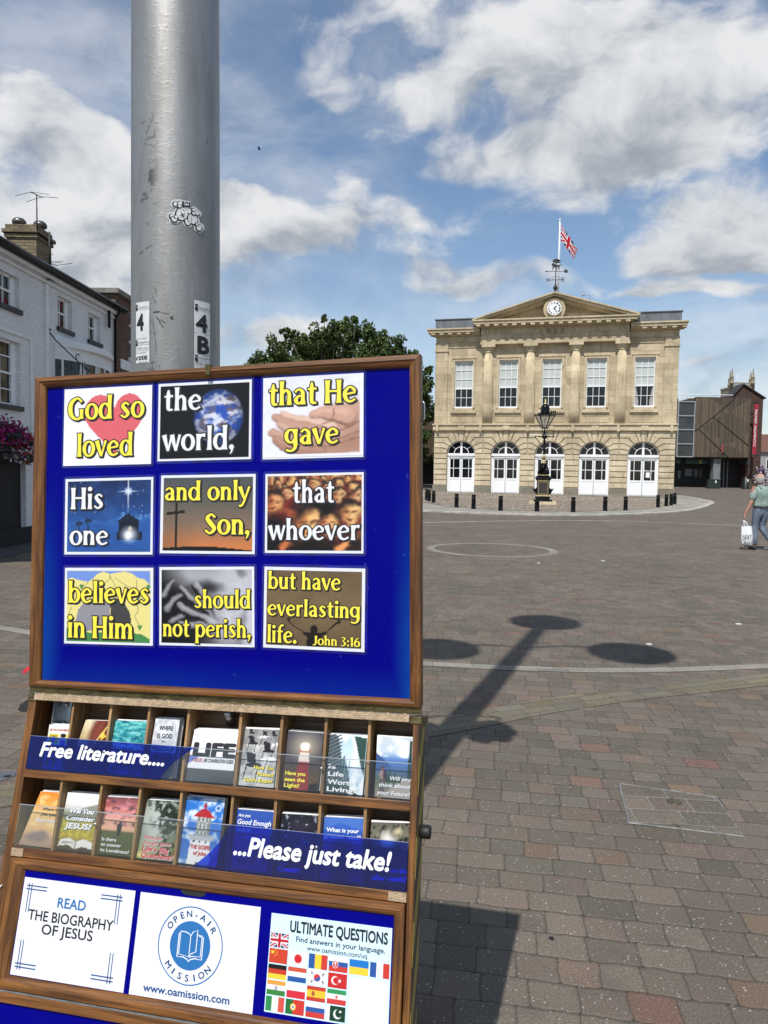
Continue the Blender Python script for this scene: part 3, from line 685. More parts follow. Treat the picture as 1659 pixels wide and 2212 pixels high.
HZ = [SPR, 3.46, 3.84, 4.22, ZB]; TH = [0, 17, 34, 52, 71]
for i, (cu, r) in enumerate(DC):
    def ip(th, s): return (cu + s * r * math.cos(R(th)), SPR + RISE * math.sin(R(th)))
    def elbow(th, z, s):
        p = ip(th, 1); dx, dz = math.cos(R(th)), math.sin(R(th)) * .9
        if th == 0: return (cu + s * r, SPR)
        k = (z - p[1]) / dz; return (cu + s * (r * math.cos(R(th)) + dx * k), z)
    for s in (-1, 1):
        mid = mids[i] if s < 0 else mids[i + 1]
        for k in range(4):
            arcp = [ip(TH[k] + (TH[k + 1] - TH[k]) * j / 3, s) for j in range(4)]
            e0, e1 = elbow(TH[k], HZ[k], s), elbow(TH[k + 1], HZ[k + 1], s)
            poly = arcp + [e1, (mid, HZ[k + 1]), (mid, HZ[k]), e0] if k else arcp + [e1, (mid, HZ[1]), (mid, HZ[0])]
            if k == 3: poly = arcp + [elbow(71, HZ[4], s), (mid, HZ[4]), (mid, HZ[3]), e0]
            block(bm, poly if s < 0 else poly, .05, .05, .018)
        # voussoir beside the keystone
        arcp = [ip(71 + 9 * j / 2, s) for j in range(3)]
        block(bm, arcp + [(cu + s * .24, ZB), elbow(71, ZB, s)], .05, .05, .014)
    block(bm, [(cu - r * math.cos(R(80)), SPR + RISE * math.sin(R(80))), (cu + r * math.cos(R(80)), SPR + RISE * math.sin(R(80))), (cu + .24, ZB + .02), (cu - .24, ZB + .02)], .05, .09, .014)
# the returns of the corner blocks seen on the flanks
for sx in (0.0, W_):
    zs = [.78 + (ZB - .78) * i / 10 for i in range(11)]
me = bpy.data.meshes.new('rusticated_blocks'); bm.to_mesh(me); bm.free(); me.materials.append(m_rus)
link(bpy.data.objects.new('rusticated_blocks', me), hall)
mb = MB()
for k in range(0, len(edges), 2): mb.box((edges[k] - (.0 if k else .06), -.10, 0), (edges[k + 1] + (0 if k < len(edges) - 2 else .06), .049, .779))
obj('plinth', mb, m_plinth, hall, bevel=.03)
mb = MB(); mb.box((-.25, -.52, 0), (W_ + .1, -.103, .30)); obj('step', mb, m_plinth, hall, bevel=.02)
mb = MB(); mb.box((-.08, -.20, ZB), (W_ + .08, .3, ZT - .10)); mb.box((-.12, -.29, ZT - .10), (W_ + .12, .3, ZT))
for u in (.25, 3.35, 6.65, 9.7, 12.7, 16.1): mb.box((u - .09, -.30, ZB - .06), (u + .09, -.201, ZT - .11))
for (cu, r) in DC: mb.box((cu - .24, -.25, ZB + .02), (cu + .24, -.201, ZT - .101))
obj('string_course', mb, m_trim, hall, bevel=.012)
WN = [(1.41, 2.71), (4.56, 5.86), (7.55, 8.85), (10.53, 11.84), (13.67, 14.97)]; WZ0, WZ1 = 6.33, 9.69
mb = MB(); holes = [(a, b, WZ0, WZ1) for a, b in WN]
wall_open(mb, 0, W_, ZT, 11.2, holes, .1, .28)
mb.poly(((0, .1, ZT), (0, 12, ZT), (0, 12, 11.9), (0, .1, 11.9))); mb.poly(((W_, .1, ZT), (W_, .1, 11.9), (W_, 12, 11.9), (W_, 12, ZT)))
obj('upper_wall', mb, m_ash, hall, fixn=False)
mb = MB()
for a, b in ((-.02, .88), (W_ - .88, W_ + .02)): mb = MB(); mb.box((a, .02, ZT), (b, .5, 10.35)); mb.box((a - .05, -.05, 10.35), (b + .05, .5, 10.50)); mb.box((a - .01, .0, 10.5), (b + .01, .5, 10.98)); obj('corner_pilaster', mb, m_ash, hall, bevel=.01)
for i, (a, b) in enumerate(WN):
    mb = MB()
    for x0, x1 in ((a - .16, a), (b, b + .16)): mb.box((x0, .045, WZ0 - .02), (x1, .099, WZ1)); 
    mb.box((a - .16, .045, WZ1), (b + .16, .099, WZ1 + .16)); mb.box((a - .20, .0, WZ1 + .16), (b + .20, .099, WZ1 + .25))
    mb.box((a - .26, -.06, 5.98), (b + .26, .099, 6.14)); mb.box((a - .2, .03, 5.88), (b + .2, .099, 5.98)); mb.box((a - .05, -.02, 6.14), (b + .05, .099, 6.25))
    mb.box((a - .22, .07, 5.30), (b + .22, .099, 5.36)); mb.box((a - .22, .07, 5.76), (b + .22, .099, 5.82)); mb.box((a - .22, .07, 5.36), (a - .16, .099, 5.76)); mb.box((b + .16, .07, 5.36), (b + .22, .099, 5.76))
    obj('window_surround', mb, m_trim, hall, bevel=.008)
# columns
flute = lambda a: 1 - .11 * abs(math.cos(9 * a))
for u in (3.80, 6.72, 9.78, 12.80):
    mb = MB(); mb.lathe([(.37, ZT), (.365, 6.2), (.35, 8.0), (.315, 10.2)], (u, .13, 0), 108, mod=flute)
    c = obj('column', mb, m_trim, hall)
    mb = MB(); mb.lathe([(.315, 10.2), (.335, 10.22), (.335, 10.27), (.32, 10.29), (.34, 10.36), (.43, 10.50), (.455, 10.56)], (u, .13, 0), 40); mb.box((u - .48, -.37, 10.56), (u + .48, .25, 10.75)); obj('capital', mb, m_trim, c)
# entablature over the columns and round the flanks
EU0, EU1 = 3.22, 13.22
mb = MB()
mb.box((EU0, -.36, 10.75), (EU1, .3, 11.14)); mb.box((EU0 - .05, -.42, 11.14), (EU1 + .05, .3, 11.24)); mb.box((EU0 + .02, -.34, 11.24), (EU1 - .02, .3, 11.87))
for a, b in ((0.0, EU0 - .05), (EU1 + .05, W_)): mb.box((a, .04, 10.98), (b, .5, 11.06)); mb.box((a, .07, 11.06), (b, .5, 11.46)); mb.box((a, .05, 10.62), (b, .098, 10.68))
obj('entablature', mb, m_ash, hall, bevel=.012)
mb = MB()
def corn(x0, x1, yb, z, sides=(1, 1)):
    for (h0, h1, pr) in ((0, .10, .10), (.10, .17, .28), (.17, .36, .52), (.36, .46, .60)): mb.box((x0 - pr * sides[0], yb - pr, z + h0), (x1 + pr * sides[1], 1.0, z + h1))
corn(EU0 + .1, EU1 - .1, -.5, 11.87); corn(0, EU0 - .06, .0, 11.46, (1, 0)); corn(EU1 + .06, W_ - .12, .0, 11.46, (0, 1))
k = EU0 - .25
while k < EU1 + .2: mb.box((k, -1.0, 11.90), (k + .30, -.62, 12.035)); k += .62
for a, b in ((-.3, 2.5), (14.0, 16.6)):
    k = a
    while k < b: mb.box((k, -.48, 11.5), (k + .30, -.12, 11.625)); k += .62
obj('cornice', mb, m_trim, hall, bevel=.008)
# attic roof behind the cornice, lead clad
for a, b in ((-.05, 3.3), (13.1, 16.5)): mb = MB(); mb.box((a, -.05, 11.93), (b, 12, 12.62)); mb.box((a - .07, -.12, 12.62), (b + .07, 12.05, 12.68)); obj('lead_parapet', mb, m_lead, hall, bevel=.01)
# pediment
PX0, PX1, PA, PZ = 2.72, 13.76, (8.24, 14.0), 12.34
mb = MB(); mb.prism([(PX0 + .6, PZ), (PX1 - .6, PZ), (PA[0], PA[1] - .28)], -.12, 6.0); obj('tympanum', mb, m_ash, hall)
mb = MB(); 
for s, x0 in ((1, PX0), (-1, PX1)):
    def rk(d, z): return (x0 + s * d, z)
    def sl(x): return PZ + (PA[1] - PZ) * abs(x - x0) / abs(PA[0] - x0)
    for (t0, t1, yy) in ((-.44, -.20, -.50), (-.20, -.05, -.98), (-.05, .05, -1.08)):
        xs_ = x0 + s * .75
        if t0 < -.05: mb.prism([(x0 + s * (.12 + abs(t0) * 2.6), PZ + .001), (PA[0], PA[1] + t0), (PA[0], PA[1] + t1), (x0 + s * (.02 + abs(t1) * 2.6), PZ + .001)], yy, .3)
        else: mb.prism([(x0, PZ - .03), (PA[0], PA[1] + t0), (PA[0], PA[1] + t1), (x0 - s * .06, PZ + .05)], yy, .3)
obj('raking_cornice', mb, m_trim, hall, fixn=True)
mb = MB(); mb.prism([(PX0 + .1, PZ + .0), (PX1 - .1, PZ + .0), (PA[0], PA[1] + .02)], .31, 12.0); obj('roof', mb, m_lead, hall)
# lettering and wreaths carved on the frieze
mb = MB(); f = lambda q: (q[0], -.344 - q[2], q[1]); txt(mb, '1825', 7.35, 8.95, 11.38, .34, .0, bold=.0, f=f, spacing=1.5); obj('carved_date', mb, mat('carved_shadow', (.17, .135, .08), .9), hall, fixn=False)
mb = MB()
for u in (3.72, 6.70, 9.78, 12.75):
    mb = MB(); mb.tube([(u + .20 * math.cos(t), -.35, 11.56 + .21 * math.sin(t)) for t in [2 * math.pi * k / 20 for k in range(21)]], .045, 6)
    mb.prism([(u - .09, 11.66), (u + .09, 11.66), (u + .08, 11.52), (u, 11.44), (u - .08, 11.52)], -.38, -.33); obj('wreath', mb, m_trim, hall)
# clock
CU, CZ = 8.25, 12.92
mb = MB(); mb.lathe([(.73, 0), (.73, .28), (.68, .36), (.58, .38), (.50, .30), (.47, .22)], (CU, -.82, CZ), 48, axis='y'); clock = obj('clock', mb, m_trim, hall)
mb = MB(); mb.lathe([(.47, 0), (.47, .01)], (CU, -1.05, CZ), 48, axis='y'); obj('dial', mb, mat('clock_white', (.83, .84, .85), .4), clock)
mb = MB(); f = lambda q: (CU + q[0], -1.066 - q[2], CZ + q[1])
for k, s in enumerate(('XII', 'I', 'II', 'III', 'IIII', 'V', 'VI', 'VII', 'VIII', 'IX', 'X', 'XI')):
    a = R(-30 * k); wd = .05 + .022 * len(s)
    g = lambda q, a=a: f((q[0] * math.cos(a) - q[1] * math.sin(a), q[0] * math.sin(a) + q[1] * math.cos(a), q[2])); txt(mb, s, -wd / 2, wd / 2, .31, .11, 0, bold=.02, f=g)
n = 60
for k in range(n):
    if k % 5 == 0: continue
obj('numerals', mb, m_bmatt, clock, fixn=False)
mb = MB()
for ang, ln, wd, z in ((R(90 - 42), .25, .028, .004), (R(90 - 144), .37, .02, .012)):
    c, s = math.cos(ang), math.sin(ang); q = lambda u, v: (CU + u * c - v * s, -1.078 - z, CZ + u * s + v * c)
    mb.poly([q(-.07, -wd), q(ln * .7, -wd * .9), q(ln, 0), q(ln * .7, wd * .9), q(-.07, wd)])
obj('hands', mb, m_bmatt, clock, fixn=False)
# sash windows
for i, (a, b) in enumerate(WN):
    mb = MB(); y = .26; yo = y - .05; zm = 7.80 if i else 7.74
    mb.box((a, yo, WZ0), (a + .06, y, WZ1)); mb.box((b - .06, yo, WZ0), (b, y, WZ1)); mb.box((a, yo, WZ1 - .07), (b, y, WZ1)); mb.box((a - .0, yo - .08, WZ0), (b, y, WZ0 + .11)); mb.box((a + .06, yo - .02, zm - .05), (b - .06, y, zm + .03))
    for t in (1, 2): u = a + .06 + (b - a - .12) * t / 3; mb.box((u - .016, yo + .01, WZ0 + .11), (u + .016, y, WZ1 - .07))
    n = 3
    for t in range(1, 3): z = zm + (WZ1 - zm) * t / 3; mb.box((a + .06, yo + .012, z - .016), (b - .06, y, z + .016))
    z = (WZ0 + .11 + zm) / 2; mb.box((a + .06, yo + .012, z - .016), (b - .06, y, z + .016))
    wf = obj('window', mb, m_white, hall)
    mb = MB(); mb.poly(((a, y + .012, WZ0), (b, y + .012, WZ0), (b, y + .012, zm), (a, y + .012, zm))); obj('pane', mb, m_glass, wf, fixn=False)
    mb = MB(); mb.box((a, y + .006, zm - .0), (b, y + .03, WZ1)); obj('blind', mb, m_blind, wf)
    if i == 4:
        mb = MB()
        for s, u in ((1, a), (-1, b)): mb.poly(((u, y + .008, WZ0), (u + s * .28, y + .008, WZ0), (u + s * .30, y + .008, 6.75), (u + s * .12, y + .008, zm), (u, y + .008, zm)))
        obj('curtain', mb, mat('net_curtain', (.34, .33, .32), .9), wf, fixn=False)
# doors
for i, (cu, r) in enumerate(DC):
    y = .30; a, b = cu - r, cu + r; mb = MB(); zt = 3.06
    mb.box((a, y - .10, .30), (a + .12, y + .08, zt)); mb.box((b - .12, y - .10, .30), (b, y + .08, zt))
    mb.box((a - .0, y - .16, 2.93), (b, y + .08, 3.10)); mb.box((a + .0, y - .10, 2.80), (b, y + .08, 2.93))
    # leaves
    for s in (-1, 1):
        l0, l1 = sorted((cu + s * .015, cu + s * (r - .12)))
        zp = 1.36
        mb.box((l0, y - .05, .30), (l1, y + .03, zp)); mb.box((l0, y - .07, .36), (l1, y - .05, .46)); mb.box((l0, y - .07, zp - .12), (l1, y - .05, zp))
        mb.box((l0, y - .07, .46), (l0 + .10, y - .05, zp - .12)); mb.box((l1 - .10, y - .07, .46), (l1, y - .05, zp - .12))
        mb.box((l0, y - .05, zp), (l0 + .09, y + .03, 2.8)); mb.box((l1 - .09, y - .05, zp), (l1, y + .03, 2.8)); mb.box((l0, y - .05, 2.70), (l1, y + .03, 2.8))
        mb.box((l0 + .09, y - .04, 2.00), (l1 - .09, y + .02, 2.045)); u = (l1 - .33) if s > 0 else (l0 + .33); mb.box((u - .02, y - .04, zp), (u + .02, y + .02, 2.7))
    dr = obj('door', mb, m_white, hall)
    mb = MB(); mb.poly(((a + .12, y - .01, zp), (b - .12, y - .01, zp), (b - .12, y - .01, 2.8), (a + .12, y - .01, 2.8))); obj('pane', mb, m_glass, dr, fixn=False)
    mb = MB(); P = arch_pts(cu, .985, 20, .90, 3.10)
    mb.poly([(p[0], y + .02, p[1]) for p in P]); obj('fanlight_pane', mb, m_glass, dr, fixn=False)
    mb = MB(); mb.box((cu - .075, y - .08, 3.10), (cu + .075, y + .01, 3.95))
    P0, P1 = arch_pts(cu, .99, 20, .90, 3.10), arch_pts(cu, .93, 20, .90, 3.10)
    aa = mb.ring([(p[0], y - .06, p[1]) for p in P0]); bb = mb.ring([(p[0], y - .06, p[1]) for p in P1]); mb.bridge(aa, bb, False)
    mb.tube([(p[0], y - .03, p[1]) for p in arch_pts(cu, .52, 16, .90, 3.10)], .03, 6)
    for th in (40, 140): mb.tube([(cu + .52 * math.cos(R(th)), y - .03, 3.10 + .47 * math.sin(R(th))), (cu + .96 * math.cos(R(th)), y - .03, 3.10 + .86 * math.sin(R(th)))], .028, 6)
    obj('fanlight_bars', mb, m_white, dr)
    mb = MB(); mb.lathe([(.025, 0), (.035, .03), (.02, .06)], (cu + .07, y - .05, 1.45), 10, axis='y'); obj('handle', mb, m_gold, dr)
    if i == 4:
        mb = MB(); mb.box((cu + .17, y - .045, 1.50), (cu + .52, y - .02, 1.98)); nt = obj('notice', mb, m_black, dr)
        mb = MB(); mb.box((cu + .22, y - .052, 1.56), (cu + .47, y - .0455, 1.92)); obj('paper', mb, m_white, dr)
mb = MB(); mb.tube([(10.6, .3, 13.2), (10.6, .3, 14.02), (10.25, .25, 14.02)], .025, 6); mb.ico((10.15, .2, 14.02), .09, 2); obj('security_camera', mb, m_mud, hall)

# weather vane with ball, lettered arms, arrow, lion and tree
VM = GM @ Matrix.Translation(Vector((8.26, 0.0, 14.02)))
vane = thing('weather_vane', 'dark iron weather vane with lion, tree, arrow and compass letters on the pediment apex', 'weather vane', VM)
mb = MB(); mb.lathe([(.16, -.08), (.20, .08), (.13, .16), (.09, .2), (.08, .34), (.11, .38)], n=20); mb.ico((0, 0, .52), .15, 3); mb.lathe([(.05, .62), (.07, .7), (.035, .78), (.03, 2.1)], n=12)
obj('finial', mb, m_iron, vane)
mb = MB()
for dx, dy in ((1, 0), (0, 1)): mb.tube([(-.42 * dx, -.42 * dy, 1.06), (.42 * dx, .42 * dy, 1.06)], .018, 6)
for s in (-1, 1): mb.tube([(s * .05, 0, 1.3), (s * .2, 0, 1.25), (s * .26, 0, 1.15), (s * .2, 0, 1.08)], .013, 5)
f = lambda q: (q[0], -.01 - q[2], q[1])
for s, x0, x1 in (('W', -.64, -.36), ('E', .40, .60)):
    t0 = MB(); txt(t0, s, x0, x1, .94, .25, 0, bold=.02, f=f)
    off = len(mb.v); mb.v += t0.v; [mb.face([off + k for k in q]) for q in t0.f]
obj('compass_arms', mb, m_iron, vane, fixn=False)
mb = MB(); mb.tube([(-.72, 0, 1.66), (.60, 0, 1.61)], .018, 6); mb.prism([(-.74, 1.662), (-.55, 1.72), (-.55, 1.60)], -.012, .012); mb.prism([(.56, 1.72), (.80, 1.70), (.80, 1.50), (.56, 1.51)], -.012, .012)
obj('arrow', mb, m_iron, vane)
mb = MB(); LION = [(-.24, 1.74), (-.18, 1.74), (-.16, 1.90), (-.02, 1.90), (0, 1.74), (.07, 1.74), (.06, 1.9), (.16, 1.92), (.16, 1.74), (.23, 1.74), (.24, 1.96), (.27, 2.03), (.40, 2.02), (.44, 2.08), (.36, 2.06), (.26, 2.08), (.05, 2.05), (-.08, 2.16), (-.17, 2.22), (-.28, 2.16), (-.29, 2.06), (-.22, 1.98)]
mb.prism(LION, -.02, .02); obj('lion', mb, m_iron, vane)
mb = MB(); mb.tube([(.02, .03, 1.7), (.03, .03, 2.3)], .03, 6)
for x, z, rx, rz in ((0, 2.42, .2, .08), (.18, 2.36, .13, .06), (-.14, 2.34, .13, .06), (.06, 2.26, .18, .06), (.22, 2.24, .1, .04)): mb.ico((x, .03, z), 1, 2, .12, (rx, .06, rz))
obj('tree', mb, m_iron, vane)
# flagpole and drooping union flag
FM = GM @ Matrix.Translation(Vector((8.42, 1.2, 13.9)))
fp = thing('flagpole', 'slim white flagpole behind the weather vane on the town hall roof', 'flagpole', FM)
mb = MB(); mb.lathe([(.055, -.4), (.05, 3), (.04, 5.55)], n=12); mb.lathe([(.05, 5.55), (.075, 5.6), (.05, 5.68)], n=12); obj('pole', mb, m_white, fp)
mb = MB(); mb.tube([(.07, 0, .4), (.075, 0, 5.4)], .008, 4); obj('halyard', mb, m_white, fp)
def union(nx, ny):
    a = Art(nx, ny, (16, 24, 74)); asp = .55
    for p, q in (((0, 0), (1, 1)), ((0, 1), (1, 0))): a.line([p, q], .085, (226, 226, 232), asp=asp)
    for p, q in (((0, 0), (1, 1)), ((0, 1), (1, 0))): a.line([p, q], .030, (190, 25, 45), asp=asp)
    a.rect(.40, 0, .60, 1, (236, 236, 240)); a.rect(0, .33, 1, .67, (236, 236, 240)); a.rect(.44, 0, .56, 1, (190, 25, 45)); a.rect(0, .41, 1, .59, (190, 25, 45)); return a
a = union(60, 40)
def fold(p):
    x, y = p[0], p[1]                                  # x 0..1 along the fly, y 0..1 along the hoist
    r = .10 * math.sin(9 * x + 2.2 * y) * (.3 + x); 
    x *= .95; return (.09 + x * 1.26 - (1 - y) * .30 * x + .12 * r, .34 * r + .25 * x * (1 - y), 5.28 - (1 - y) * (1.05 - .55 * x) - x * 1.75 - .18 * x * x)
mb, cc = a.mesh(0, 0, 1, 1, 0, fold); mb.smooth = [True] * len(mb.f)
fl = obj('flag', mb, vcol_mat('flag_cloth', .8, .2), None, FM, fixn=False, colors=cc); tag(fl, 'union flag hanging half furled from the pole above the town hall', 'flag')
# ------------------------------------------------------------------ the lamp column behind the display
pc = at(380.5, 700, 1.92); LX, LY, LR = pc[0], 1.92, .1146
LM = Matrix.Translation(Vector((LX, LY, 0)))
lamp = thing('lamp_column', 'thick galvanised grey lamp column with numbered stickers behind the literature stand', 'lamp post', LM)
mb = MB(); mb.sm = True; mb.lathe([(.30, 0), (.30, .015)], n=40); mb.lathe([(LR + .004, .015), (LR + .003, .9), (LR + .001, 1.65), (LR - .002, 2.4), (.105, 4), (.09, 7.4), (.075, 9.2)], n=64); obj('pole', mb, m_galv, lamp)
def disc_head(x, y, z):
    mb = MB(); mb.lathe([(.06, .16), (.16, .13), (.385, .03), (.40, 0), (.385, -.02), (.0, -.03)], (x, y, z), 40); return mb
hA = disc_head(0, 0, 9.62); obj('lamp_head', hA, m_galv, lamp)
mb = MB(); mb.tube([(0, 0, 9.1), (0, 0, 9.62)], .035, 10); obj('spigot', mb, m_galv, lamp)
for s, L_ in ((-1, .78), (1, 1.02)):
    mb = MB(); mb.tube([(s * .05, 0, 7.72), (s * .35, 0, 7.84), (s * (L_ - .18), 0, 7.78), (s * L_, 0, 7.66)], .022, 8); obj('arm', mb, m_galv, lamp)
    obj('lamp_head', disc_head(s * L_, -.05 if s > 0 else 0, 7.55), m_galv, lamp)
for s in (-1, 1):
    mb = MB(); mb.tube([(s * .08, 0, 4.55), (s * .20, 0, 4.55), (s * .25, 0, 4.5), (s * .25, 0, 4.34)], .014, 6); br = obj('basket_bracket', mb, m_iron, lamp)
    mb = MB(); mb.ico((s * .25, 0, 4.12), .155, 3, .25, (1, 1, .9)); obj('hanging_basket', mb, mat('basket_leaves', (.06, .10, .03), .8, var=.4, vscale=20), br)
# stickers wrapped round the steel
def cylp(px, py, dr=.0012):
    d = ray(px, py); ox, oy = -LX, -LY; r = LR - .0005; a = d[0] ** 2 + d[1] ** 2; b = 2 * (ox * d[0] + oy * d[1]); c = ox * ox + oy * oy - r * r
    t = (-b - math.sqrt(max(0, b * b - 4 * a * c))) / (2 * a); p = c_o + d * t; return math.atan2(p[0] - LX, -(p[1] - LY)), p[2]
def wrap(th, z, dr): r = LR + .0012 - (z - 1.65) * .004 + dr; return (r * math.sin(th), -r * math.cos(th), z)
m_paper_w = mat('sticker_white', (.66, .67, .67), .45, var=.10, vscale=30)
m_ink = mat('black_ink', (.012, .012, .014), .5)
def sticker(px0, py0, px1, py1, lines, label):
    t0, z1 = cylp(px0, py0); t1, z0 = cylp(px1, py1); nx = 10; mb = MB(); mb.sm = True
    g = [[mb.vert(wrap(t0 + (t1 - t0) * i / nx, z, .001)) for i in range(nx + 1)] for z in (z0, z1)]
    for i in range(nx): mb.face((g[0][i], g[0][i + 1], g[1][i + 1], g[1][i]))
    s = obj('number_sticker', mb, m_paper_w, lamp, fixn=False); tag(s, label)
    mb = MB(); f = lambda q: wrap(t0 + (t1 - t0) * q[0], z0 + (z1 - z0) * q[1], .002 + (q[2] if len(q) > 2 else 0))
    for (tx, x0, x1, y, c, bd) in lines: txt(mb, tx, x0, x1, y, c, 0, bold=bd, f=f)
    return s, mb, f
def crest(mb, f, x, y, s=.06):
    mb.poly([f((x + s * 1.6 * math.cos(t), y + s * .55 * math.sin(t) - .012)) for t in [2 * math.pi * k / 14 for k in range(14)]]); mb.poly([f((x - s * 1.2, y + .03)), f((x + s * 1.2, y + .03)), f((x + s * 1.5, y + .055)), f((x - s * 1.5, y + .055))])
s, mb, f = sticker(294.6, 655, 323.5, 783, [('Hampshire', .25, .95, .905, .022, .0), ('County Council', .25, .98, .875, .018, 0), ('4', .14, .62, .54, .27, .03), ('REPORT A FAULT', .05, .9, .395, .016, 0), ('Hampshire', .22, .98, .325, .03, 0), ('County Council', .22, .98, .292, .018, 0), ('TO REPORT A FAULT', .04, .92, .235, .02, .01), ('TEL 0300 555 1388', .04, .9, .20, .018, 0), ('www.hants.gov.uk', .04, .8, .16, .02, 0), ('SSE', .26, .88, .055, .06, .02), ('Contracting', .26, .9, .012, .018, 0)], 'scuffed white sticker with a single 4')
crest(mb, f, .1, .91); crest(mb, f, .1, .325); mb.poly([f((.04, .05)), f((.12, .06)), f((.19, .10)), f((.14, .115)), f((.06, .09))]); obj('lettering', mb, m_ink, s, fixn=False)
s, mb, f = sticker(419, 648, 452.5, 800, [('Hampshire', .26, .97, .885, .03, .0), ('County Council', .26, .97, .862, .015, 0), ('4', .12, .76, .55, .26, .03), ('B', .22, .88, .235, .25, .04), ('Hampshire', .26, .97, .145, .035, 0), ('County Council', .26, .97, .115, .018, 0), ('TO REPORT A FAULT', .05, .96, .075, .02, .01), ('TEL 0300 555 1388', .05, .96, .045, .018, 0)], 'white sticker with 4 over B')
crest(mb, f, .12, .89); crest(mb, f, .12, .145); obj('lettering', mb, m_ink, s, fixn=False)
mb = MB(); mb.poly([f((0, .53)), f((1, .53)), f((1, .525)), f((0, .525))]); obj('join', mb, m_iron, s, fixn=False)
# graffiti sticker: white blobs with bones and a little crown, die cut
t0, z1 = cylp(366, 431); t1, z0 = cylp(437, 503)
def gs(x, y, d): return wrap(t0 + (t1 - t0) * x, z1 + (z0 - z1) * y, d)
def blob(mb, cx, cy, rx, ry, d, rot=0): 
    c, q = math.cos(rot), math.sin(rot); mb.poly([gs(cx + rx * math.cos(t) * c - ry * math.sin(t) * q, cy + rx * math.cos(t) * q + ry * math.sin(t) * c, d) for t in [2 * math.pi * k / 22 for k in range(22)]])
BL = [(.39, .47, .15, .21, .25), (.52, .28, .08, .14, -.5), (.68, .58, .13, .17, -.2), (.54, .66, .08, .18, .1), (.20, .14, .075, .085, 0), (.30, .10, .06, .06, 0), (.30, .20, .06, .05, .8), (.72, .25, .06, .06, 0), (.80, .32, .075, .065, 0), (.70, .36, .06, .05, 0), (.08, .59, .06, .07, 0), (.14, .68, .075, .085, 0), (.19, .60, .05, .05, 0), (.87, .85, .075, .09, .2), (.93, .78, .06, .06, 0), (.82, .77, .05, .07, 0)]
BL = [(.52, .27, .09, .15, -.5), (.54, .66, .09, .19, .1), (.68, .58, .14, .18, -.2), (.36, .47, .16, .23, .25), (.20, .14, .08, .09, 0), (.31, .09, .06, .06, 0), (.29, .20, .055, .045, .8), (.72, .25, .06, .06, 0), (.81, .33, .08, .07, 0), (.70, .37, .05, .045, 0), (.08, .60, .06, .07, 0), (.14, .70, .075, .09, 0), (.20, .61, .045, .045, 0), (.82, .76, .05, .06, 0), (.93, .79, .06, .06, 0), (.87, .87, .08, .09, .2)]
mb = MB()
for k, (cx, cy, rx, ry, ro) in enumerate(BL): blob(mb, cx, cy, rx + .085, ry + .085, .0008 + k * 2e-5, ro)
mb.poly([gs(*p, .0012) for p in ((.33, .26), (.33, -.02), (.62, -.05), (.64, .24))])
st = obj('graffiti_sticker', mb, m_paper_w, lamp, fixn=False); tag(st, 'die-cut black and white graffiti sticker of blobs, bones and a crown')
mb = MB()
for k, (cx, cy, rx, ry, ro) in enumerate(BL):
    d = .0016 + k * 9e-5; mb.cur = 1; blob(mb, cx - .014, cy + .016, rx + .030, ry + .030, d, ro); mb.cur = 0; blob(mb, cx, cy, rx, ry, d + 4e-5, ro)
d = .0034; mb.cur = 1; mb.poly([gs(*p, d) for p in ((.37, .20), (.355, .0), (.455, .06), (.50, -.02), (.53, .05), (.61, -.03), (.59, .19))]); mb.cur = 0; mb.poly([gs(*p, d + 1e-4) for p in ((.415, .145), (.425, .07), (.455, .11), (.49, .05), (.515, .105), (.555, .045), (.55, .14))]); mb.cur = 1
for a, b in (((.30, .57), (.44, .46)), ((.33, .44), (.41, .59))):
    tx, ty = b[0] - a[0], b[1] - a[1]; l = math.hypot(tx, ty); nx_, ny_ = -ty / l * .016, tx / l * .016
    mb.poly([gs(a[0] + nx_, a[1] + ny_, .0036), gs(b[0] + nx_, b[1] + ny_, .0036), gs(b[0] - nx_, b[1] - ny_, .0036), gs(a[0] - nx_, a[1] - ny_, .0036)])
obj('drawing', mb, [m_paper_w, m_ink], st, fixn=False)
m_dent = mat('scratched_steel', (.05, .05, .052), .6)
mb = MB()
for (a, b, wd) in (((333, 672), (366, 678), .8), ((330, 676), (345, 673), 1.2), ((338, 684), (352, 706), 1.5), ((346, 690), (358, 698), 1), ((332, 700), (338, 760), .5), ((330, 640), (336, 655), .7), ((335, 620), (338, 640), .6)):
    n = 6; L, Q = [], []
    for k in range(n + 1):
        x = a[0] + (b[0] - a[0]) * k / n + random.uniform(-.8, .8); y = a[1] + (b[1] - a[1]) * k / n + random.uniform(-.8, .8); t = wd * random.uniform(.4, 1.1); dx, dy = b[0] - a[0], b[1] - a[1]; l = math.hypot(dx, dy)
        p = cylp(x - dy / l * t, y + dx / l * t); q = cylp(x + dy / l * t, y - dx / l * t); L.append(mb.vert(wrap(*p, .0006))); Q.append(mb.vert(wrap(*q, .0006)))
    for k in range(n): mb.face((L[k], Q[k], Q[k + 1], L[k + 1]))
p = cylp(371, 686); mb.poly([wrap(p[0] + .035 * math.cos(t), p[1] + .0045 * math.sin(t), .001) for t in [2 * math.pi * k / 12 for k in range(12)]])
obj('scratches', mb, m_dent, lamp, fixn=False)

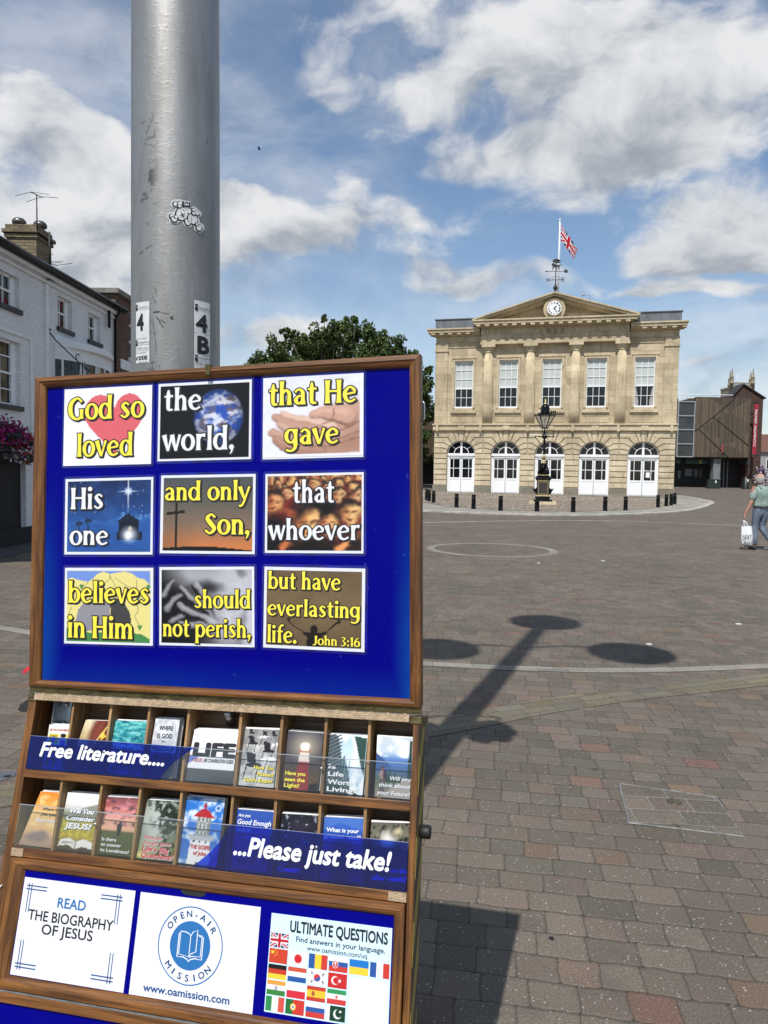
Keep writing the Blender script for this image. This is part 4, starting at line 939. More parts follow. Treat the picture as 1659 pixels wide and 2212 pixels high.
# ------------------------------------------------------------------ the literature stand
dh = np.array([.9730, -.2278, .0375]); dh /= np.linalg.norm(dh)
def orth(v): v = v - dh * dh.dot(v); v /= np.linalg.norm(v); return v, np.cross(dh, v)
dvB, nB = orth(np.array([-.016, .0972, .9951])); dvX, nX = orth(np.array([.033, .295, .955]))
OB_ = np.array([-.769, 1.532, 1.1714]); OX = np.array([-.7714, 1.530, 1.1431])
BM = mat4(OB_, dh, dvB, nB); XM = mat4(OX, dh, dvX, nX)
ctr = OX + dh * .43
stand = thing('literature_stand', 'hinged wooden display case with blue board above tract racks, before the lamp column', 'display stand', Matrix.Translation(Vector((ctr[0], ctr[1] - .1, 0))))
wx_, wy_ = wood('varnished_wood_across', 0), wood('varnished_wood_upright', 1)
ply = wood('plywood_inside', 0, (.11, .06, .025), (.24, .14, .065), .5); plyv = wood('divider_wood', 1, (.20, .11, .045), (.38, .23, .10), .5)
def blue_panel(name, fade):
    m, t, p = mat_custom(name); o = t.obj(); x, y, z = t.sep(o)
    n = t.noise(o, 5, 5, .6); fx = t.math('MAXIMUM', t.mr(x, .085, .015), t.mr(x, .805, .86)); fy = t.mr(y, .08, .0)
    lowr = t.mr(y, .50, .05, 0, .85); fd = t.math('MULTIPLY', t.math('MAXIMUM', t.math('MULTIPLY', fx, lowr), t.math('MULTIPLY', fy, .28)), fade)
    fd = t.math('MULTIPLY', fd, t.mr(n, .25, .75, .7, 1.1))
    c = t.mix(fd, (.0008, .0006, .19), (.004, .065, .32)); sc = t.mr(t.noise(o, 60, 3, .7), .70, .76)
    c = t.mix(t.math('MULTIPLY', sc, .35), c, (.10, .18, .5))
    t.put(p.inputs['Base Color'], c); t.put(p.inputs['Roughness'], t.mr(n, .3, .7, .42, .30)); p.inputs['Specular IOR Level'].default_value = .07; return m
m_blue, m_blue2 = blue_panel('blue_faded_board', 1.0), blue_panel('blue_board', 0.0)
def brass():
    m, t, p = mat_custom('old_brass'); o = t.obj(); n = t.noise(t.mapping(o, scale=(1, 3, 3)), 26, 6, .7)
    t.put(p.inputs['Base Color'], t.mix(t.mr(n, .35, .65), (.050, .038, .014), (.145, .115, .045))); p.inputs['Metallic'].default_value = .55; t.put(p.inputs['Roughness'], t.mr(n, .3, .7, .6, .4)); return m
m_brass = brass(); m_steel = mat('zinc_steel', (.42, .43, .44), .35, .9, var=.2, vscale=40); m_felt = mat('tan_felt', (.50, .37, .235), .95, var=.22, vscale=90, bump=.6, bscale=400)
PROF = [(0, -.016), (0, .0045), (.06, .0075), (.42, .0085), (.52, .0062), (.60, .0058), (.78, .0035), (.94, .0005), (1.0, -.0045)]
sides = [MB() for _ in range(4)]
for s_ in sides: s_.sm = False
frame_sides(sides, 0, .8705, -.0005, .6793, (.0262, .0240, .0130, .0235), PROF)
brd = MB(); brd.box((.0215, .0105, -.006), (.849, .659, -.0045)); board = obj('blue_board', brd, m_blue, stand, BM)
for k, nm in enumerate(('bottom_rail', 'side_rail', 'top_rail', 'side_rail')): obj(nm, sides[k], (wx_, wy_)[k % 2], stand, BM, fixn=False)
mb = MB(); mb.box((.001, .0, -.0185), (.8695, .678, -.0155)); obj('board_back', mb, ply, stand, BM)
mb = MB(); mb.box((.8475, .018, -.0043), (.8512, .052, .0002)); obj('chipped_edge', mb, plyv, stand, BM, bevel=.0008)
mb = MB(); mb.box((0, -.0125, -.004), (.8703, -.0008, .0022)); mb.tube([(0, -.0138, .001), (.8703, -.0138, .001)], .0022, 8)
for k in range(14): mb.lathe([(.0028, .0), (.0024, .001), (0.0005, .0013)], (.03 + k * .0622, -.0062, .0022), 10)
hinge = obj('brass_hinge', mb, m_brass, stand, BM)
mb = MB()
for k in range(26): mb.box((.004 + k * .0335, -.0152, -.002), (.0045 + k * .0335 + .0275, -.0142, .0042))
obj('hinge_knuckles', mb, m_steel, hinge, BM)
for s_, u in ((-1, -.0015), (1, .872)):
    mb = MB(); mb.tube([(u, .59 if s_ > 0 else .60, -.010), (u + s_ * .003, .585, -.010), (u + s_ * .003, .555, -.010), (u, .55, -.010)], .0018, 6); obj('catch', mb, m_steel, stand, BM)
mb = MB(); mb.prism([(-.0045, .002), (-.0110, .004), (-.0110, .088), (-.0095, .096), (-.0068, .100), (-.0045, .098)], -.030, -.020, 'xy'); obj('side_stay', mb, wy_, stand, BM, bevel=.001)
mb = MB(); mb.box((.4155, .6610, .0088), (.4270, .6835, .0105)); mb.box((.4155, .6795, -.020), (.4270, .6835, .0088)); mb.box((.4155, .655, -.0200), (.4270, .6795, -.0186))
clip = obj('board_clip', mb, m_brass, None, BM, bevel=.0008); tag(clip, 'small bronze clip gripping the top rail of the blue board', 'clip')
# lower case
DZ = -.072
mb = MB(); mb.box((0, -.80, DZ), (.018, 0, 0)); obj('side_panel', mb, wy_, stand, XM, bevel=.0015)
mb = MB(); mb.box((.857, -.80, DZ), (.8695, 0, 0)); sp = obj('side_panel', mb, wy_, stand, XM, bevel=.0015)
def tape():
    m, t, p = mat_custom('hazard_tape'); x, y, z = t.sep(t.obj())
    s = t.math('FRACT', t.math('MULTIPLY', t.math('ADD', y, t.math('MULTIPLY', z, 2.2)), 7.0))
    c = t.mix(t.mr(s, .49, .51, 0, 1), (.26, .21, .035), (.022, .02, .018)); t.put(p.inputs['Base Color'], c); p.inputs['Roughness'].default_value = .5; return m
mb = MB(); mb.box((.8697, -.79, DZ + .006), (.8706, -.012, -.004)); obj('hazard_tape', mb, tape(), sp, XM)
mb = MB(); mb.box((.8500, -.006, DZ - .002), (.8735, .009, .002)); obj('brass_corner', mb, m_brass, sp, XM, bevel=.002)
mb = MB(); mb.box((-.002, -.006, DZ), (.016, .011, .0025)); obj('brass_corner', mb, m_brass, stand, XM, bevel=.002)
mb = MB(); mb.box((.018, -.79, DZ), (.857, -.004, DZ + .005)); obj('back_panel', mb, ply, stand, XM)
mb = MB(); mb.box((.018, -.0035, DZ), (.857, .0, -.003)); obj('top_panel', mb, ply, stand, XM)
mb = MB(); mb.box((.0165, -.0028, -.0025), (.8500, .0132, .0065)); obj('felt_strip', mb, m_felt, stand, XM, bevel=.001)
mb = MB(); mb.box((.018, -.1620, -.006), (.857, -.1450, .0005)); mb.box((.018, -.1615, DZ + .005), (.857, -.1545, -.006)); obj('shelf', mb, wx_, stand, XM, bevel=.0012)
mb = MB(); mb.box((.018, -.3165, -.006), (.857, -.2990, .0005)); mb.box((.018, -.3165, DZ + .005), (.857, -.308, -.006)); sh2 = obj('shelf', mb, wx_, stand, XM, bevel=.0012)
for a, b in ((.019, .047), (.823, .8565)): mb = MB(); mb.box((a, -.3155, .0005), (b, -.3005, .0025)); obj('felt_pad', mb, m_felt, sh2, XM)
for us, v0, v1 in (((.1085, .2005, .2915, .3825, .4994, .5886, .6808, .7700), -.1545, -.0035), ((.1078, .2033, .2930, .3865, .4980, .5890, .6802, .7700), -.308, -.162)):
    for u in us: mb = MB(); mb.box((u - .0028, v0, DZ + .005), (u + .0028, v1, -.0065)); obj('divider', mb, plyv, stand, XM)
mb = MB(); mb.box((.042, -.062, -.0600), (.066, -.004, -.0585)); mb.box((.042, -.062, -.0585), (.0435, -.004, -.030))
for v in (-.012, -.052): mb.lathe([(.0062, 0), (.0062, .004), (.003, .006)], (.054, v, -.0585), 6)
obj('angle_bracket', mb, m_steel, stand, XM)
mb = MB(); mb.tube([(.452, -.002, -.040), (.455, -.03, -.062)], .010, 12); obj('tube_end', mb, m_steel, stand, XM)
mb = MB(); mb.lathe([(.009, 0), (.0125, .002), (.0125, .018), (.011, .021), (.0, .0215)], (.8706, -.2005, -.034), 20, axis='x'); obj('knob', mb, m_bmatt, stand, XM)
mb = MB(); mb.prism([(-.004, -.004), (-.022, .012 - .02), (-.036, -.018), (-.038, -.026), (-.030, -.029), (-.012, -.0265), (-.004, -.0265)], -.044, -.022, 'xy'); obj('carry_handle', mb, m_bmatt, stand, XM, bevel=.003)
# acrylic fronts
m_clear = film('clear_acrylic', (.96, .97, .975)); m_bfilm = film('blue_film', (.03, .12, .92), (.001, .006, .20)); m_vinyl = mat('white_vinyl', (.78, .79, .80), .4)
def curve_edge(u0, v0, u1, v1, bow, n=10): return [(u0 + (u1 - u0) * t + bow * math.sin(math.pi * t), v0 + (v1 - v0) * t) for t in [k / n for k in range(n + 1)]]
for k, (v0, v1, filmpoly, words, tx0, tx1, yb, cap) in enumerate((
        (-.1442, -.0772, [(.0212, -.1440)] + curve_edge(.338, -.1440, .409, -.0774, -.010) + [(.0212, -.0774)], 'Free literature....', .0515, .3440, -.1165, .0290),
        (-.2975, -.2150, [(.856, -.2973)] + curve_edge(.430, -.2973, .5005, -.2152, .010) + [(.856, -.2152)], '...Please just take!', .5150, .8255, -.2665, .0335))):
    mb = MB(); mb.box((.0212, v0, .0008), (.8560, v1, .0022)); ac = obj('acrylic_front', mb, m_clear, stand, XM)
    mb = MB(); mb.prism(filmpoly, .0024, .0025, 'xy'); mb2 = MB(); mb2.poly([(p[0], p[1], .0025) for p in filmpoly]); obj('blue_film', mb2, m_bfilm, ac, XM, fixn=False)
    mb = MB(); txt(mb, words, tx0, tx1, yb, cap, .0030, bold=.030, shear=.20); obj('lettering', mb, m_vinyl, ac, XM, fixn=False)
    for u in ((.2035, .6802) if k == 0 else (.2052, .6806)): mb = MB(); mb.lathe([(.0034, 0), (.0028, .0015), (.0006, .0018)], (u, -.0985 if k == 0 else -.2395, .0023), 12); obj('screw', mb, m_steel, ac, XM)
    mb = MB(); mb.box((.0212, v1 - .0009, .0006), (.8560, v1 + .0003, .0024)); obj('polished_edge', mb, mat('acrylic_edge', (.30, .33, .36), .2), ac, XM)
# drop-down flap with three posters, hinged rail and lower board
sides = [MB() for _ in range(4)]
frame_sides(sides, .0205, .8548, -.5565, -.3178, (.034, .021, .0235, .0235), [(0, -.016), (0, .002), (.05, .0045), (.50, .0055), (.58, .003), (.66, .0028), (.85, .001), (1, -.0045)])
for k, nm in enumerate(('flap_bottom_rail', 'flap_side_rail', 'flap_top_rail', 'flap_side_rail')): obj(nm, sides[k], (wx_, wy_)[k % 2], stand, XM, fixn=False)
mb = MB(); mb.box((.05, -.535, -.0062), (.838, -.339, -.0048)); obj('flap_board', mb, m_blue2, stand, XM)
mb = MB(); mb.prism([(.408, -.3405), (.462, -.3405), (.459, -.3475), (.450, -.350), (.420, -.350), (.411, -.3465)], -.0047, -.0040, 'xy'); obj('finger_notch', mb, m_bmatt, stand, XM)
mb = MB(); mb.box((.018, -.5600, -.014), (.857, -.5570, .0042)); obj('piano_hinge', mb, m_steel, stand, XM)
mb = MB(); mb.box((.018, -.5790, -.016), (.857, -.5602, .0046)); obj('hinge_rail', mb, wx_, stand, XM, bevel=.0012)
mb = MB(); mb.box((.018, -.775, -.010), (.857, -.5790, -.004)); obj('lower_board', mb, m_blue2, stand, XM)
mb = MB(); mb.box((.018, -.80, -.016), (.857, -.775, .002)); obj('base_rail', mb, wx_, stand, XM)
mb = MB(); mb.tube([(.010, -.372, .003), (-.0015, -.385, .004), (-.006, -.405, .004), (-.004, -.425, .003), (.004, -.432, .002)], .0014, 6); obj('wire_loop', mb, m_white, stand, XM)
# legs
def leg(a, b, r=.016): mb = MB(); mb.tube([a, b], r, 10); return mb
bl = OX - dvX * .80 - nX * .03
for u, dx in ((.06, -.06), (.80, .06)):
    for n_, dy in ((.0, -.16), (-.03, .34)):
        p = bl + dh * u; q = (p[0] + dx, p[1] + dy, .0); M0 = WM[stand.name]; obj('leg', leg(tuple(p + np.array([0, 0, .08])), q), m_bmatt, stand, Matrix.Identity(4))
ex = M0
# red ribbon
mb = MB(); P = [(.0035, .045, -.028), (-.010, .040, -.026), (-.022, .034, -.024), (-.033, .026, -.022), (-.040, .022, -.024)]
a = mb.ring([(x, y + .0045, z) for x, y, z in P]); b = mb.ring([(x + .001, y - .0045, z + .001) for x, y, z in P]); mb.bridge(a, b, False)
rb = obj('ribbon', mb, mat('red_ribbon', (.62, .02, .03), .35, var=.2, vscale=30), None, BM, fixn=False); tag(rb, 'short red ribbon sticking out behind the left side of the display', 'ribbon')

# ------------------------------------------------------------------ nine scripture cards
m_card = mat('card_white', (.71, .725, .77), .42, var=.02, vscale=14); m_print = vcol_mat('printed_card', .42, .3, .15)
m_yel = mat('yellow_ink', lin(244, 226, 70), .45); m_wht = mat('white_ink', (.76, .77, .80), .45); m_lam = mat('laminate_pouch', (.004, .006, .20), .16, var=.5, vscale=24)
CARDS = [((.0697, .6504), (.2843, .6497), (.2869, .4802), (.0707, .4805)), ((.2995, .6508), (.5136, .6503), (.5158, .4844), (.3019, .4852)), ((.5392, .6503), (.7538, .6507), (.754, .4822), (.5414, .4832)),
         ((.0762, .4517), (.2896, .4521), (.2933, .2874), (.0776, .2864)), ((.3086, .4553), (.5244, .4532), (.5248, .2894), (.3102, .2898)), ((.5448, .4523), (.7541, .4526), (.7546, .2911), (.5482, .2922)),
         ((.0792, .2576), (.2938, .259), (.2957, .0956), (.0812, .0933)), ((.3087, .2611), (.5236, .2635), (.525, .1003), (.3106, .0971)), ((.5458, .2637), (.7571, .2619), (.7571, .0983), (.5444, .1009))]
def skin_tone(a, m, n): return
def art_heart():
    a = Art(110, 86, (246, 246, 252)); t = np.linspace(0, 2 * math.pi, 90); hx = 16 * np.sin(t) ** 3; hy = 13 * np.cos(t) - 5 * np.cos(2 * t) - 2 * np.cos(3 * t) - np.cos(4 * t)
    hx = hx * (1 + .06 * (hx < 0)); a.poly([(.585 + x / 34 * .70, .50 + (y + 2.5) / 29 * .82) for x, y in zip(hx, hy)], (226, 104, 112)); return a.grain(.03, 3)
def art_earth():
    a = Art(128, 96, (12, 11, 12)); cx, cy, rx, ry = .66, .55, .275, .375; d = np.sqrt(((a.X - cx) / rx) ** 2 + ((a.Y - cy) / ry) ** 2); m = np.clip((1.01 - d) / .03, 0, 1)
    b = Art(128, 96, (48, 84, 182)); b.clouds(.52, .66, (128, 104, 92), 5, 9, 8, a=.75); n1, n2 = b.nz(9, 11, 9, 5), b.nz(5, 6, 31, 4); sw = np.abs(np.sin(9 * b.X + 7 * b.Y + 9 * n2)); b.blend(np.clip((n1 - .50) / .13, 0, 1) * np.clip(.35 + sw, 0, 1), (222, 226, 242), .9); b.blend(np.clip((.22 - np.abs(b.X - .70 - .2 * (b.Y - .5))) / .2, 0, 1) * np.clip((n1 - .44) / .14, 0, 1), (232, 234, 246), .85); b.c *= (1 - .45 * np.clip(d, 0, 1) ** 4)[..., None]
    a.blend(np.clip(1 - (d - 1) / .06, 0, 1) * (d > 1), (40, 60, 130), .5); a.c = a.c * (1 - m[..., None]) + b.c * m[..., None]; return a
def art_hands():
    a = Art(128, 100, (238, 239, 250)); a.clouds(.5, .9, (222, 224, 240), 2)
    L, M_, D = (222, 186, 166), (190, 148, 128), (128, 92, 78)
    def finger(P, w0, w1, tone):
        n = 26
        for k in range(n):
            t = k / (n - 1); i = min(int(t * (len(P) - 1)), len(P) - 2); u = t * (len(P) - 1) - i; x, y = P[i][0] * (1 - u) + P[i + 1][0] * u, P[i][1] * (1 - u) + P[i + 1][1] * u; w = w0 * (1 - t) + w1 * t
            a.ell(x, y - w * .28, w * .80, w * 1.05, D, .8, .25)
        for k in range(n):
            t = k / (n - 1); i = min(int(t * (len(P) - 1)), len(P) - 2); u = t * (len(P) - 1) - i; x, y = P[i][0] * (1 - u) + P[i + 1][0] * u, P[i][1] * (1 - u) + P[i + 1][1] * u; w = w0 * (1 - t) + w1 * t
            a.ell(x, y, w * .76, w, tone, 1, .25); 
        for k in range(n):
            t = k / (n - 1); i = min(int(t * (len(P) - 1)), len(P) - 2); u = t * (len(P) - 1) - i; x, y = P[i][0] * (1 - u) + P[i + 1][0] * u, P[i][1] * (1 - u) + P[i + 1][1] * u; w = w0 * (1 - t) + w1 * t
            a.ell(x - .004, y + w * .32, w * .5, w * .42, tuple(min(255, c + 20) for c in tone), .35, .6)
    a.poly([(.97, .04), (.97, .66), (.82, .60), (.66, .46), (.50, .30), (.34, .16), (.25, .04)], M_)
    a.ell(.86, .52, .2, .16, (204, 164, 144), .9, .5, .3); a.ell(.90, .20, .22, .13, (176, 132, 112), .9, .5, .25); a.ell(.66, .26, .2, .07, (206, 166, 148), .8, .6, .2)
    finger([(.20, .55), (.34, .48), (.52, .40), (.70, .36)], .036, .07, L); finger([(.12, .52), (.24, .44), (.40, .37), (.58, .32)], .038, .066, M_)
    finger([(.17, .42), (.28, .34), (.44, .28), (.60, .26)], .044, .064, (204, 164, 144)); finger([(.09, .31), (.20, .26), (.34, .21), (.52, .18)], .046, .062, (196, 152, 132)); finger([(.13, .22), (.22, .16), (.36, .11), (.58, .08)], .05, .075, (176, 132, 112))
    finger([(.50, .52), (.60, .55), (.72, .54), (.86, .50)], .042, .10, (206, 162, 142))
    for p in ([(.56, .34), (.72, .30), (.88, .36), (.97, .42)], [(.56, .22), (.74, .20), (.97, .30)], [(.70, .47), (.71, .58)], [(.48, .12), (.66, .12), (.80, .17), (.97, .22)], [(.60, .40), (.72, .44)]): a.line(p, .007, (132, 94, 80), .8)
    a.melt(2, 5, 1); a.rect(0, 0, 1, .035, (240, 240, 250)); a.rect(.968, 0, 1, 1, (240, 240, 250)); return a.grain(.06, 8)
def art_night():
    a = Art(120, 96).grad([(0, (40, 84, 156)), (.25, (48, 98, 172)), (.45, (36, 78, 146)), (1, (24, 42, 86))])
    a.poly([(0, .42), (.25, .47), (.45, .41), (.62, .50), (.8, .46), (1, .52), (1, .3), (0, .3)], (44, 92, 164)); a.poly([(0, .36), (.3, .40), (.55, .36), (1, .40), (1, 0), (0, 0)], (38, 84, 158)); a.clouds(.5, .9, (66, 122, 196), 4, 5, 6, a=.35)
    for k in range(12): x = .6 + .4 * RNG.random(); y = .42 + .10 * RNG.random(); a.rect(x, y, x + .035, y + .045, (96, 148, 206), .7); a.rect(x + .008, y + .012, x + .02, y + .03, (34, 66, 122), .9)
    for k in range(26): a.ell(RNG.random(), .55 + .43 * RNG.random(), .005, .006, (200, 215, 240), .9, .5)
    cx, cy = .735, .845; a.ell(cx, cy, .03, .04, (235, 244, 255), 1, .8); a.ell(cx, cy, .006, .24, (245, 250, 255), 1, .6); a.ell(cx, cy, .095, .007, (245, 250, 255), 1, .6)
    for r in (.8, -.8): a.ell(cx, cy, .05, .008, (225, 238, 255), .9, .6, r)
    for x, h in ((.14, .38), (.25, .42)):
        a.line([(x + .01, .25 if x > .2 else .32), (x, h)], .008, (26, 44, 80))
        for r in (0.2, 1.0, 2.1, 2.9, -.2): a.ell(x + .022 * math.cos(r), h + .02 * math.sin(r) + .012, .032, .012, (24, 48, 74), 1, .4, r * .5)
    a.poly([(.60, .42), (.74, .54), (.88, .42)], (20, 28, 48)); a.rect(.63, .18, .66, .42, (18, 24, 40)); a.rect(.83, .18, .86, .42, (18, 24, 40)); a.rect(.63, .28, .86, .42, (16, 22, 40)); a.rect(.60, .16, .90, .28, (20, 30, 54))
    a.ell(.75, .24, .075, .085, (232, 238, 248), .95, .7); a.ell(.76, .32, .02, .03, (225, 214, 190), .9, .5); a.ell(.735, .22, .035, .05, (255, 255, 255), .9, .6); return a.grain(.10, 8)
def art_cross():
    a = Art(120, 96).grad([(0, (214, 128, 70)), (.12, (196, 122, 76)), (.35, (136, 112, 92)), (.65, (98, 94, 86)), (1, (80, 84, 86))]); a.blend(np.clip((.45 - a.X) / .5, 0, 1) * np.clip(.6 - a.Y, 0, 1), (96, 76, 62), .9)
    a.poly([(0, 0), (0, .035), (.3, .06), (.6, .055), (1, .01), (1, 0)], (18, 16, 14)); a.rect(.135, .03, .168, .66, (24, 22, 20)); a.poly([(.04, .485), (.25, .515), (.25, .555), (.04, .525)], (24, 22, 20)); return a.grain(.05, 5)
def art_crowd():
    a = Art(128, 100, (150, 74, 48)); rg = np.random.default_rng(5); a.clouds(.45, .7, (210, 130, 74), 41, 5, 6)
    def face(x, y, r, tone, dark=1.0):
        a.ell(x, y - r * 1.5, r * 1.5, r * 1.1, (50 + 60 * rg.random(), 30, 28), .85, .3); a.ell(x, y + r * .25, r * .98, r * 1.35, (30, 20, 19), dark, .2); a.ell(x + r * .08, y - r * .12, r * .80, r * 1.12, tone, 1, .3); a.ell(x + r * .3, y, r * .36, r * .7, (252, 214, 150), .6, .7); a.ell(x - r * .5, y - r * .2, r * .3, r * .8, (150, 78, 50), .6, .7)
        for s in (-1, 1): a.ell(x + s * r * .34, y + r * .08, r * .24, r * .16, (84, 40, 28), .75, .6)
        a.ell(x + r * .06, y - r * .3, r * .1, r * .2, (190, 110, 70), .7, .6); a.ell(x + r * .06, y - r * .66, r * .26, r * .08, (96, 36, 30), .9, .5)
    for row, (y, r, n) in enumerate(((.97, .045, 9), (.86, .055, 8), (.72, .07, 6))):
        for k in range(n): face((k + .5 * (row % 2) + .3 * rg.random()) / (n - .5), y + .02 * rg.normal(), r, (236 - 14 * row + 10 * rg.random(), 176 - 14 * row + 16 * rg.random(), 112))
    face(.07, .64, .12, (206, 130, 78)); face(.88, .50, .12, (238, 184, 116)); face(.44, .36, .17, (244, 180, 108), .9); face(.66, .34, .13, (238, 164, 96))
    a.ell(.04, .16, .26, .30, (14, 10, 10), 1, .3); a.ell(.50, .0, .30, .13, (18, 13, 12), 1, .4); a.ell(.62, .58, .12, .08, (16, 11, 10), 1, .35); a.ell(.92, .08, .12, .14, (24, 15, 13), .9, .5); a.ell(.80, .06, .20, .045, (238, 160, 96), 1, .4, .8); a.ell(.2, .06, .14, .045, (206, 116, 68), 1, .4, 1.0); return a.melt(7, 2, 1).grain(.14, 3)
def art_tomb():
    a = Art(120, 96, (236, 224, 142)); a.poly([(0, 1), (1, 1), (1, .79), (.93, .88), (.85, .90), (.78, .96), (.70, .985), (.6, .97), (.52, .95), (.45, .985), (.38, .96), (.31, .88), (.26, .84), (.16, .86), (.06, .90), (0, .87)], (118, 150, 222))
    for p in ([(.52, .94), (.52, .88), (.44, .80)], [(.52, .93), (.58, .80), (.62, .72)], [(.58, .90), (.70, .80), (.78, .76)], [(.84, .86), (.84, .6), (.86, .44), (.82, .36), (.88, .22)], [(.06, .48), (.02, .36), (.10, .30)], [(.26, .84), (.20, .74)]): a.line(p, .004, (120, 112, 80), .8)
    a.poly([(.12, .14), (.11, .28), (.14, .44), (.20, .54), (.30, .60), (.44, .62), (.53, .58), (.52, .16)], (150, 148, 156)); a.poly([(.52, .6), (.60, .62), (.70, .54), (.76, .42), (.78, .30), (.74, .14), (.52, .14), (.54, .34)], (70, 68, 70))
    a.poly([(0, .19), (.1, .17), (.3, .12), (.5, .14), (.8, .13), (.9, .12), (1, .05), (1, 0), (0, 0)], (74, 140, 78))
    for x, y in ((.18, .74), (.86, .60), (.88, .18), (.98, .74)): 
        for r in (-.5, -.2, .2, .5): a.line([(x, y), (x + .05 * math.sin(r), y + .06 * math.cos(r))], .006, (70, 136, 74))
    return a
def art_grief():
    a = Art(128, 100, (60, 60, 62)); a.c = a.c * 0 + np.clip(22 + 200 * (a.X - .22)[..., None] * np.array([1, 1, 1.03]), 16, 214)
    a.ell(.55, .98, .46, .26, (150, 150, 156), .9, .5); a.ell(.34, .92, .22, .14, (206, 206, 212), .5, .8); a.ell(.80, .82, .22, .3, (206, 206, 214), .8, .6); a.ell(.90, .95, .05, .07, (110, 110, 116), .9, .5); a.ell(.50, .76, .16, .07, (24, 24, 26), .8, .6)
    a.ell(.06, .3, .26, .5, (16, 16, 17), .85, .5)
    def fg(P, w, tone):
        for off, tn, ww in ((-.035, (14, 14, 15), 1.05), (0, tone, 1), (.012, tuple(min(255, c + 45) for c in tone), .45)):
            n = 24
            for k in range(n):
                t = k / (n - 1); i = min(int(t * (len(P) - 1)), len(P) - 2); u = t * (len(P) - 1) - i; x, y = P[i][0] * (1 - u) + P[i + 1][0] * u, P[i][1] * (1 - u) + P[i + 1][1] * u; a.ell(x + off * .3, y + off, w * ww * .8 * (.75 + .4 * t), w * ww * (.75 + .4 * t), tn, .9 if off <= 0 else .5, .3)
    for P, w in (([(.03, .66), (.08, .76), (.14, .86)], .032), ([(.05, .46), (.12, .58), (.23, .67)], .036), ([(.10, .30), (.20, .38), (.30, .42)], .036)): fg(P[::-1], w, (120, 120, 124))
    for P in ([(.24, .76), (.34, .64), (.50, .50), (.62, .36)], [(.38, .82), (.46, .70), (.56, .54), (.66, .38)], [(.20, .52), (.32, .44), (.46, .36), (.60, .28)], [(.20, .28), (.34, .25), (.48, .22), (.62, .18)]): fg(P, .042, (142, 142, 148))
    a.ell(.72, .30, .14, .26, (214, 214, 222), .85, .6); a.ell(.66, .30, .05, .2, (150, 150, 156), .5, .6, .3); a.ell(.96, .34, .12, .5, (208, 208, 216), .7, .5); a.ell(.88, .2, .04, .26, (110, 110, 116), .7, .6, -.2); a.ell(.26, .03, .2, .12, (16, 16, 17), .9, .5); return a.melt(4, 8, 2).grain(.08, 2)
def art_arms():
    a = Art(120, 96).grad([(0, (104, 86, 62)), (.5, (124, 104, 74)), (1, (112, 94, 68))]); a.clouds(.4, .8, (88, 72, 52), 3, 2, 2, a=.5); D = (26, 23, 20)
    a.ell(.51, .225, .038, .055, D, 1, .15); a.poly([(.43, 0), (.44, .12), (.39, .165), (.40, .20), (.29, .27), (.25, .33), (.235, .32), (.29, .25), (.40, .185), (.47, .18), (.49, .18), (.49, .19), (.53, .19), (.53, .18), (.56, .18), (.66, .21), (.75, .31), (.79, .32), (.78, .335), (.74, .33), (.66, .235), (.64, .165), (.60, .15), (.60, 0)], D)
    for x, s in ((.24, -1), (.77, 1)):
        for r in (-.7, -.2, .4, .9): a.line([(x, .325), (x + .03 * math.sin(r), .325 + .045 * math.cos(r))], .005, D)
    return a.grain(.08, 6)
Y_, Wt = 'y', 'w'
CT = [(art_heart, (0, 0, 0, 0), [('God so', .055, .915, .595, .205, Y_), ('loved', .165, .80, .115, .200, Y_)], 'white card reading God so loved over a pink heart, top left of the board'),
      (art_earth, (.024, .03, .024, .035), [('the', .07, .47, .645, .198, Wt), ('world,', .07, .825, .13, .205, Wt)], 'black card with the blue earth reading the world, top middle of the board'),
      (art_hands, (0, .02, .0, .0), [('that He', .064, .93, .655, .195, Y_), ('gave', .23, .76, .17, .190, Y_)], 'card of two cupped open hands reading that He gave'),
      (art_night, (.03, .036, .024, .034), [('His', .075, .445, .597, .20, Wt), ('one', .07, .505, .125, .186, Wt)], 'night blue nativity card with a bright star reading His one'),
      (art_cross, (.03, .036, .026, .034), [('and only', .047, .943, .676, .168, Y_), ('Son,', .476, .95, .245, .187, Y_)], 'sunset card with a dark cross reading and only Son'),
      (art_crowd, (.024, .034, .02, .03), [('that', .29, .71, .63, .195, Wt), ('whoever', .05, .965, .165, .182, Wt)], 'orange crowd card reading that whoever, right of the cross card'),
      (art_tomb, (.026, .034, .03, .036), [('believes', .05, .958, .54, .193, Y_), ('in Him', .047, .79, .08, .20, Y_)], 'cartoon card of a grey rolled stone and tomb reading believes in Him'),
      (art_grief, (.024, .034, .026, .036), [('should', .38, .966, .48, .157, Y_), ('not perish,', .045, .966, .115, .157, Y_)], 'black and white card of hands over a face reading should not perish'),
      (art_arms, (.028, .04, .03, .04), [('but have', .045, .765, .73, .147, Y_), ('everlasting', .045, .958, .40, .140, Y_), ('life.', .045, .34, .068, .147, Y_), ('John 3:16', .50, .958, .062, .078, Y_)], 'brown card of a figure with raised arms reading but have everlasting life')]
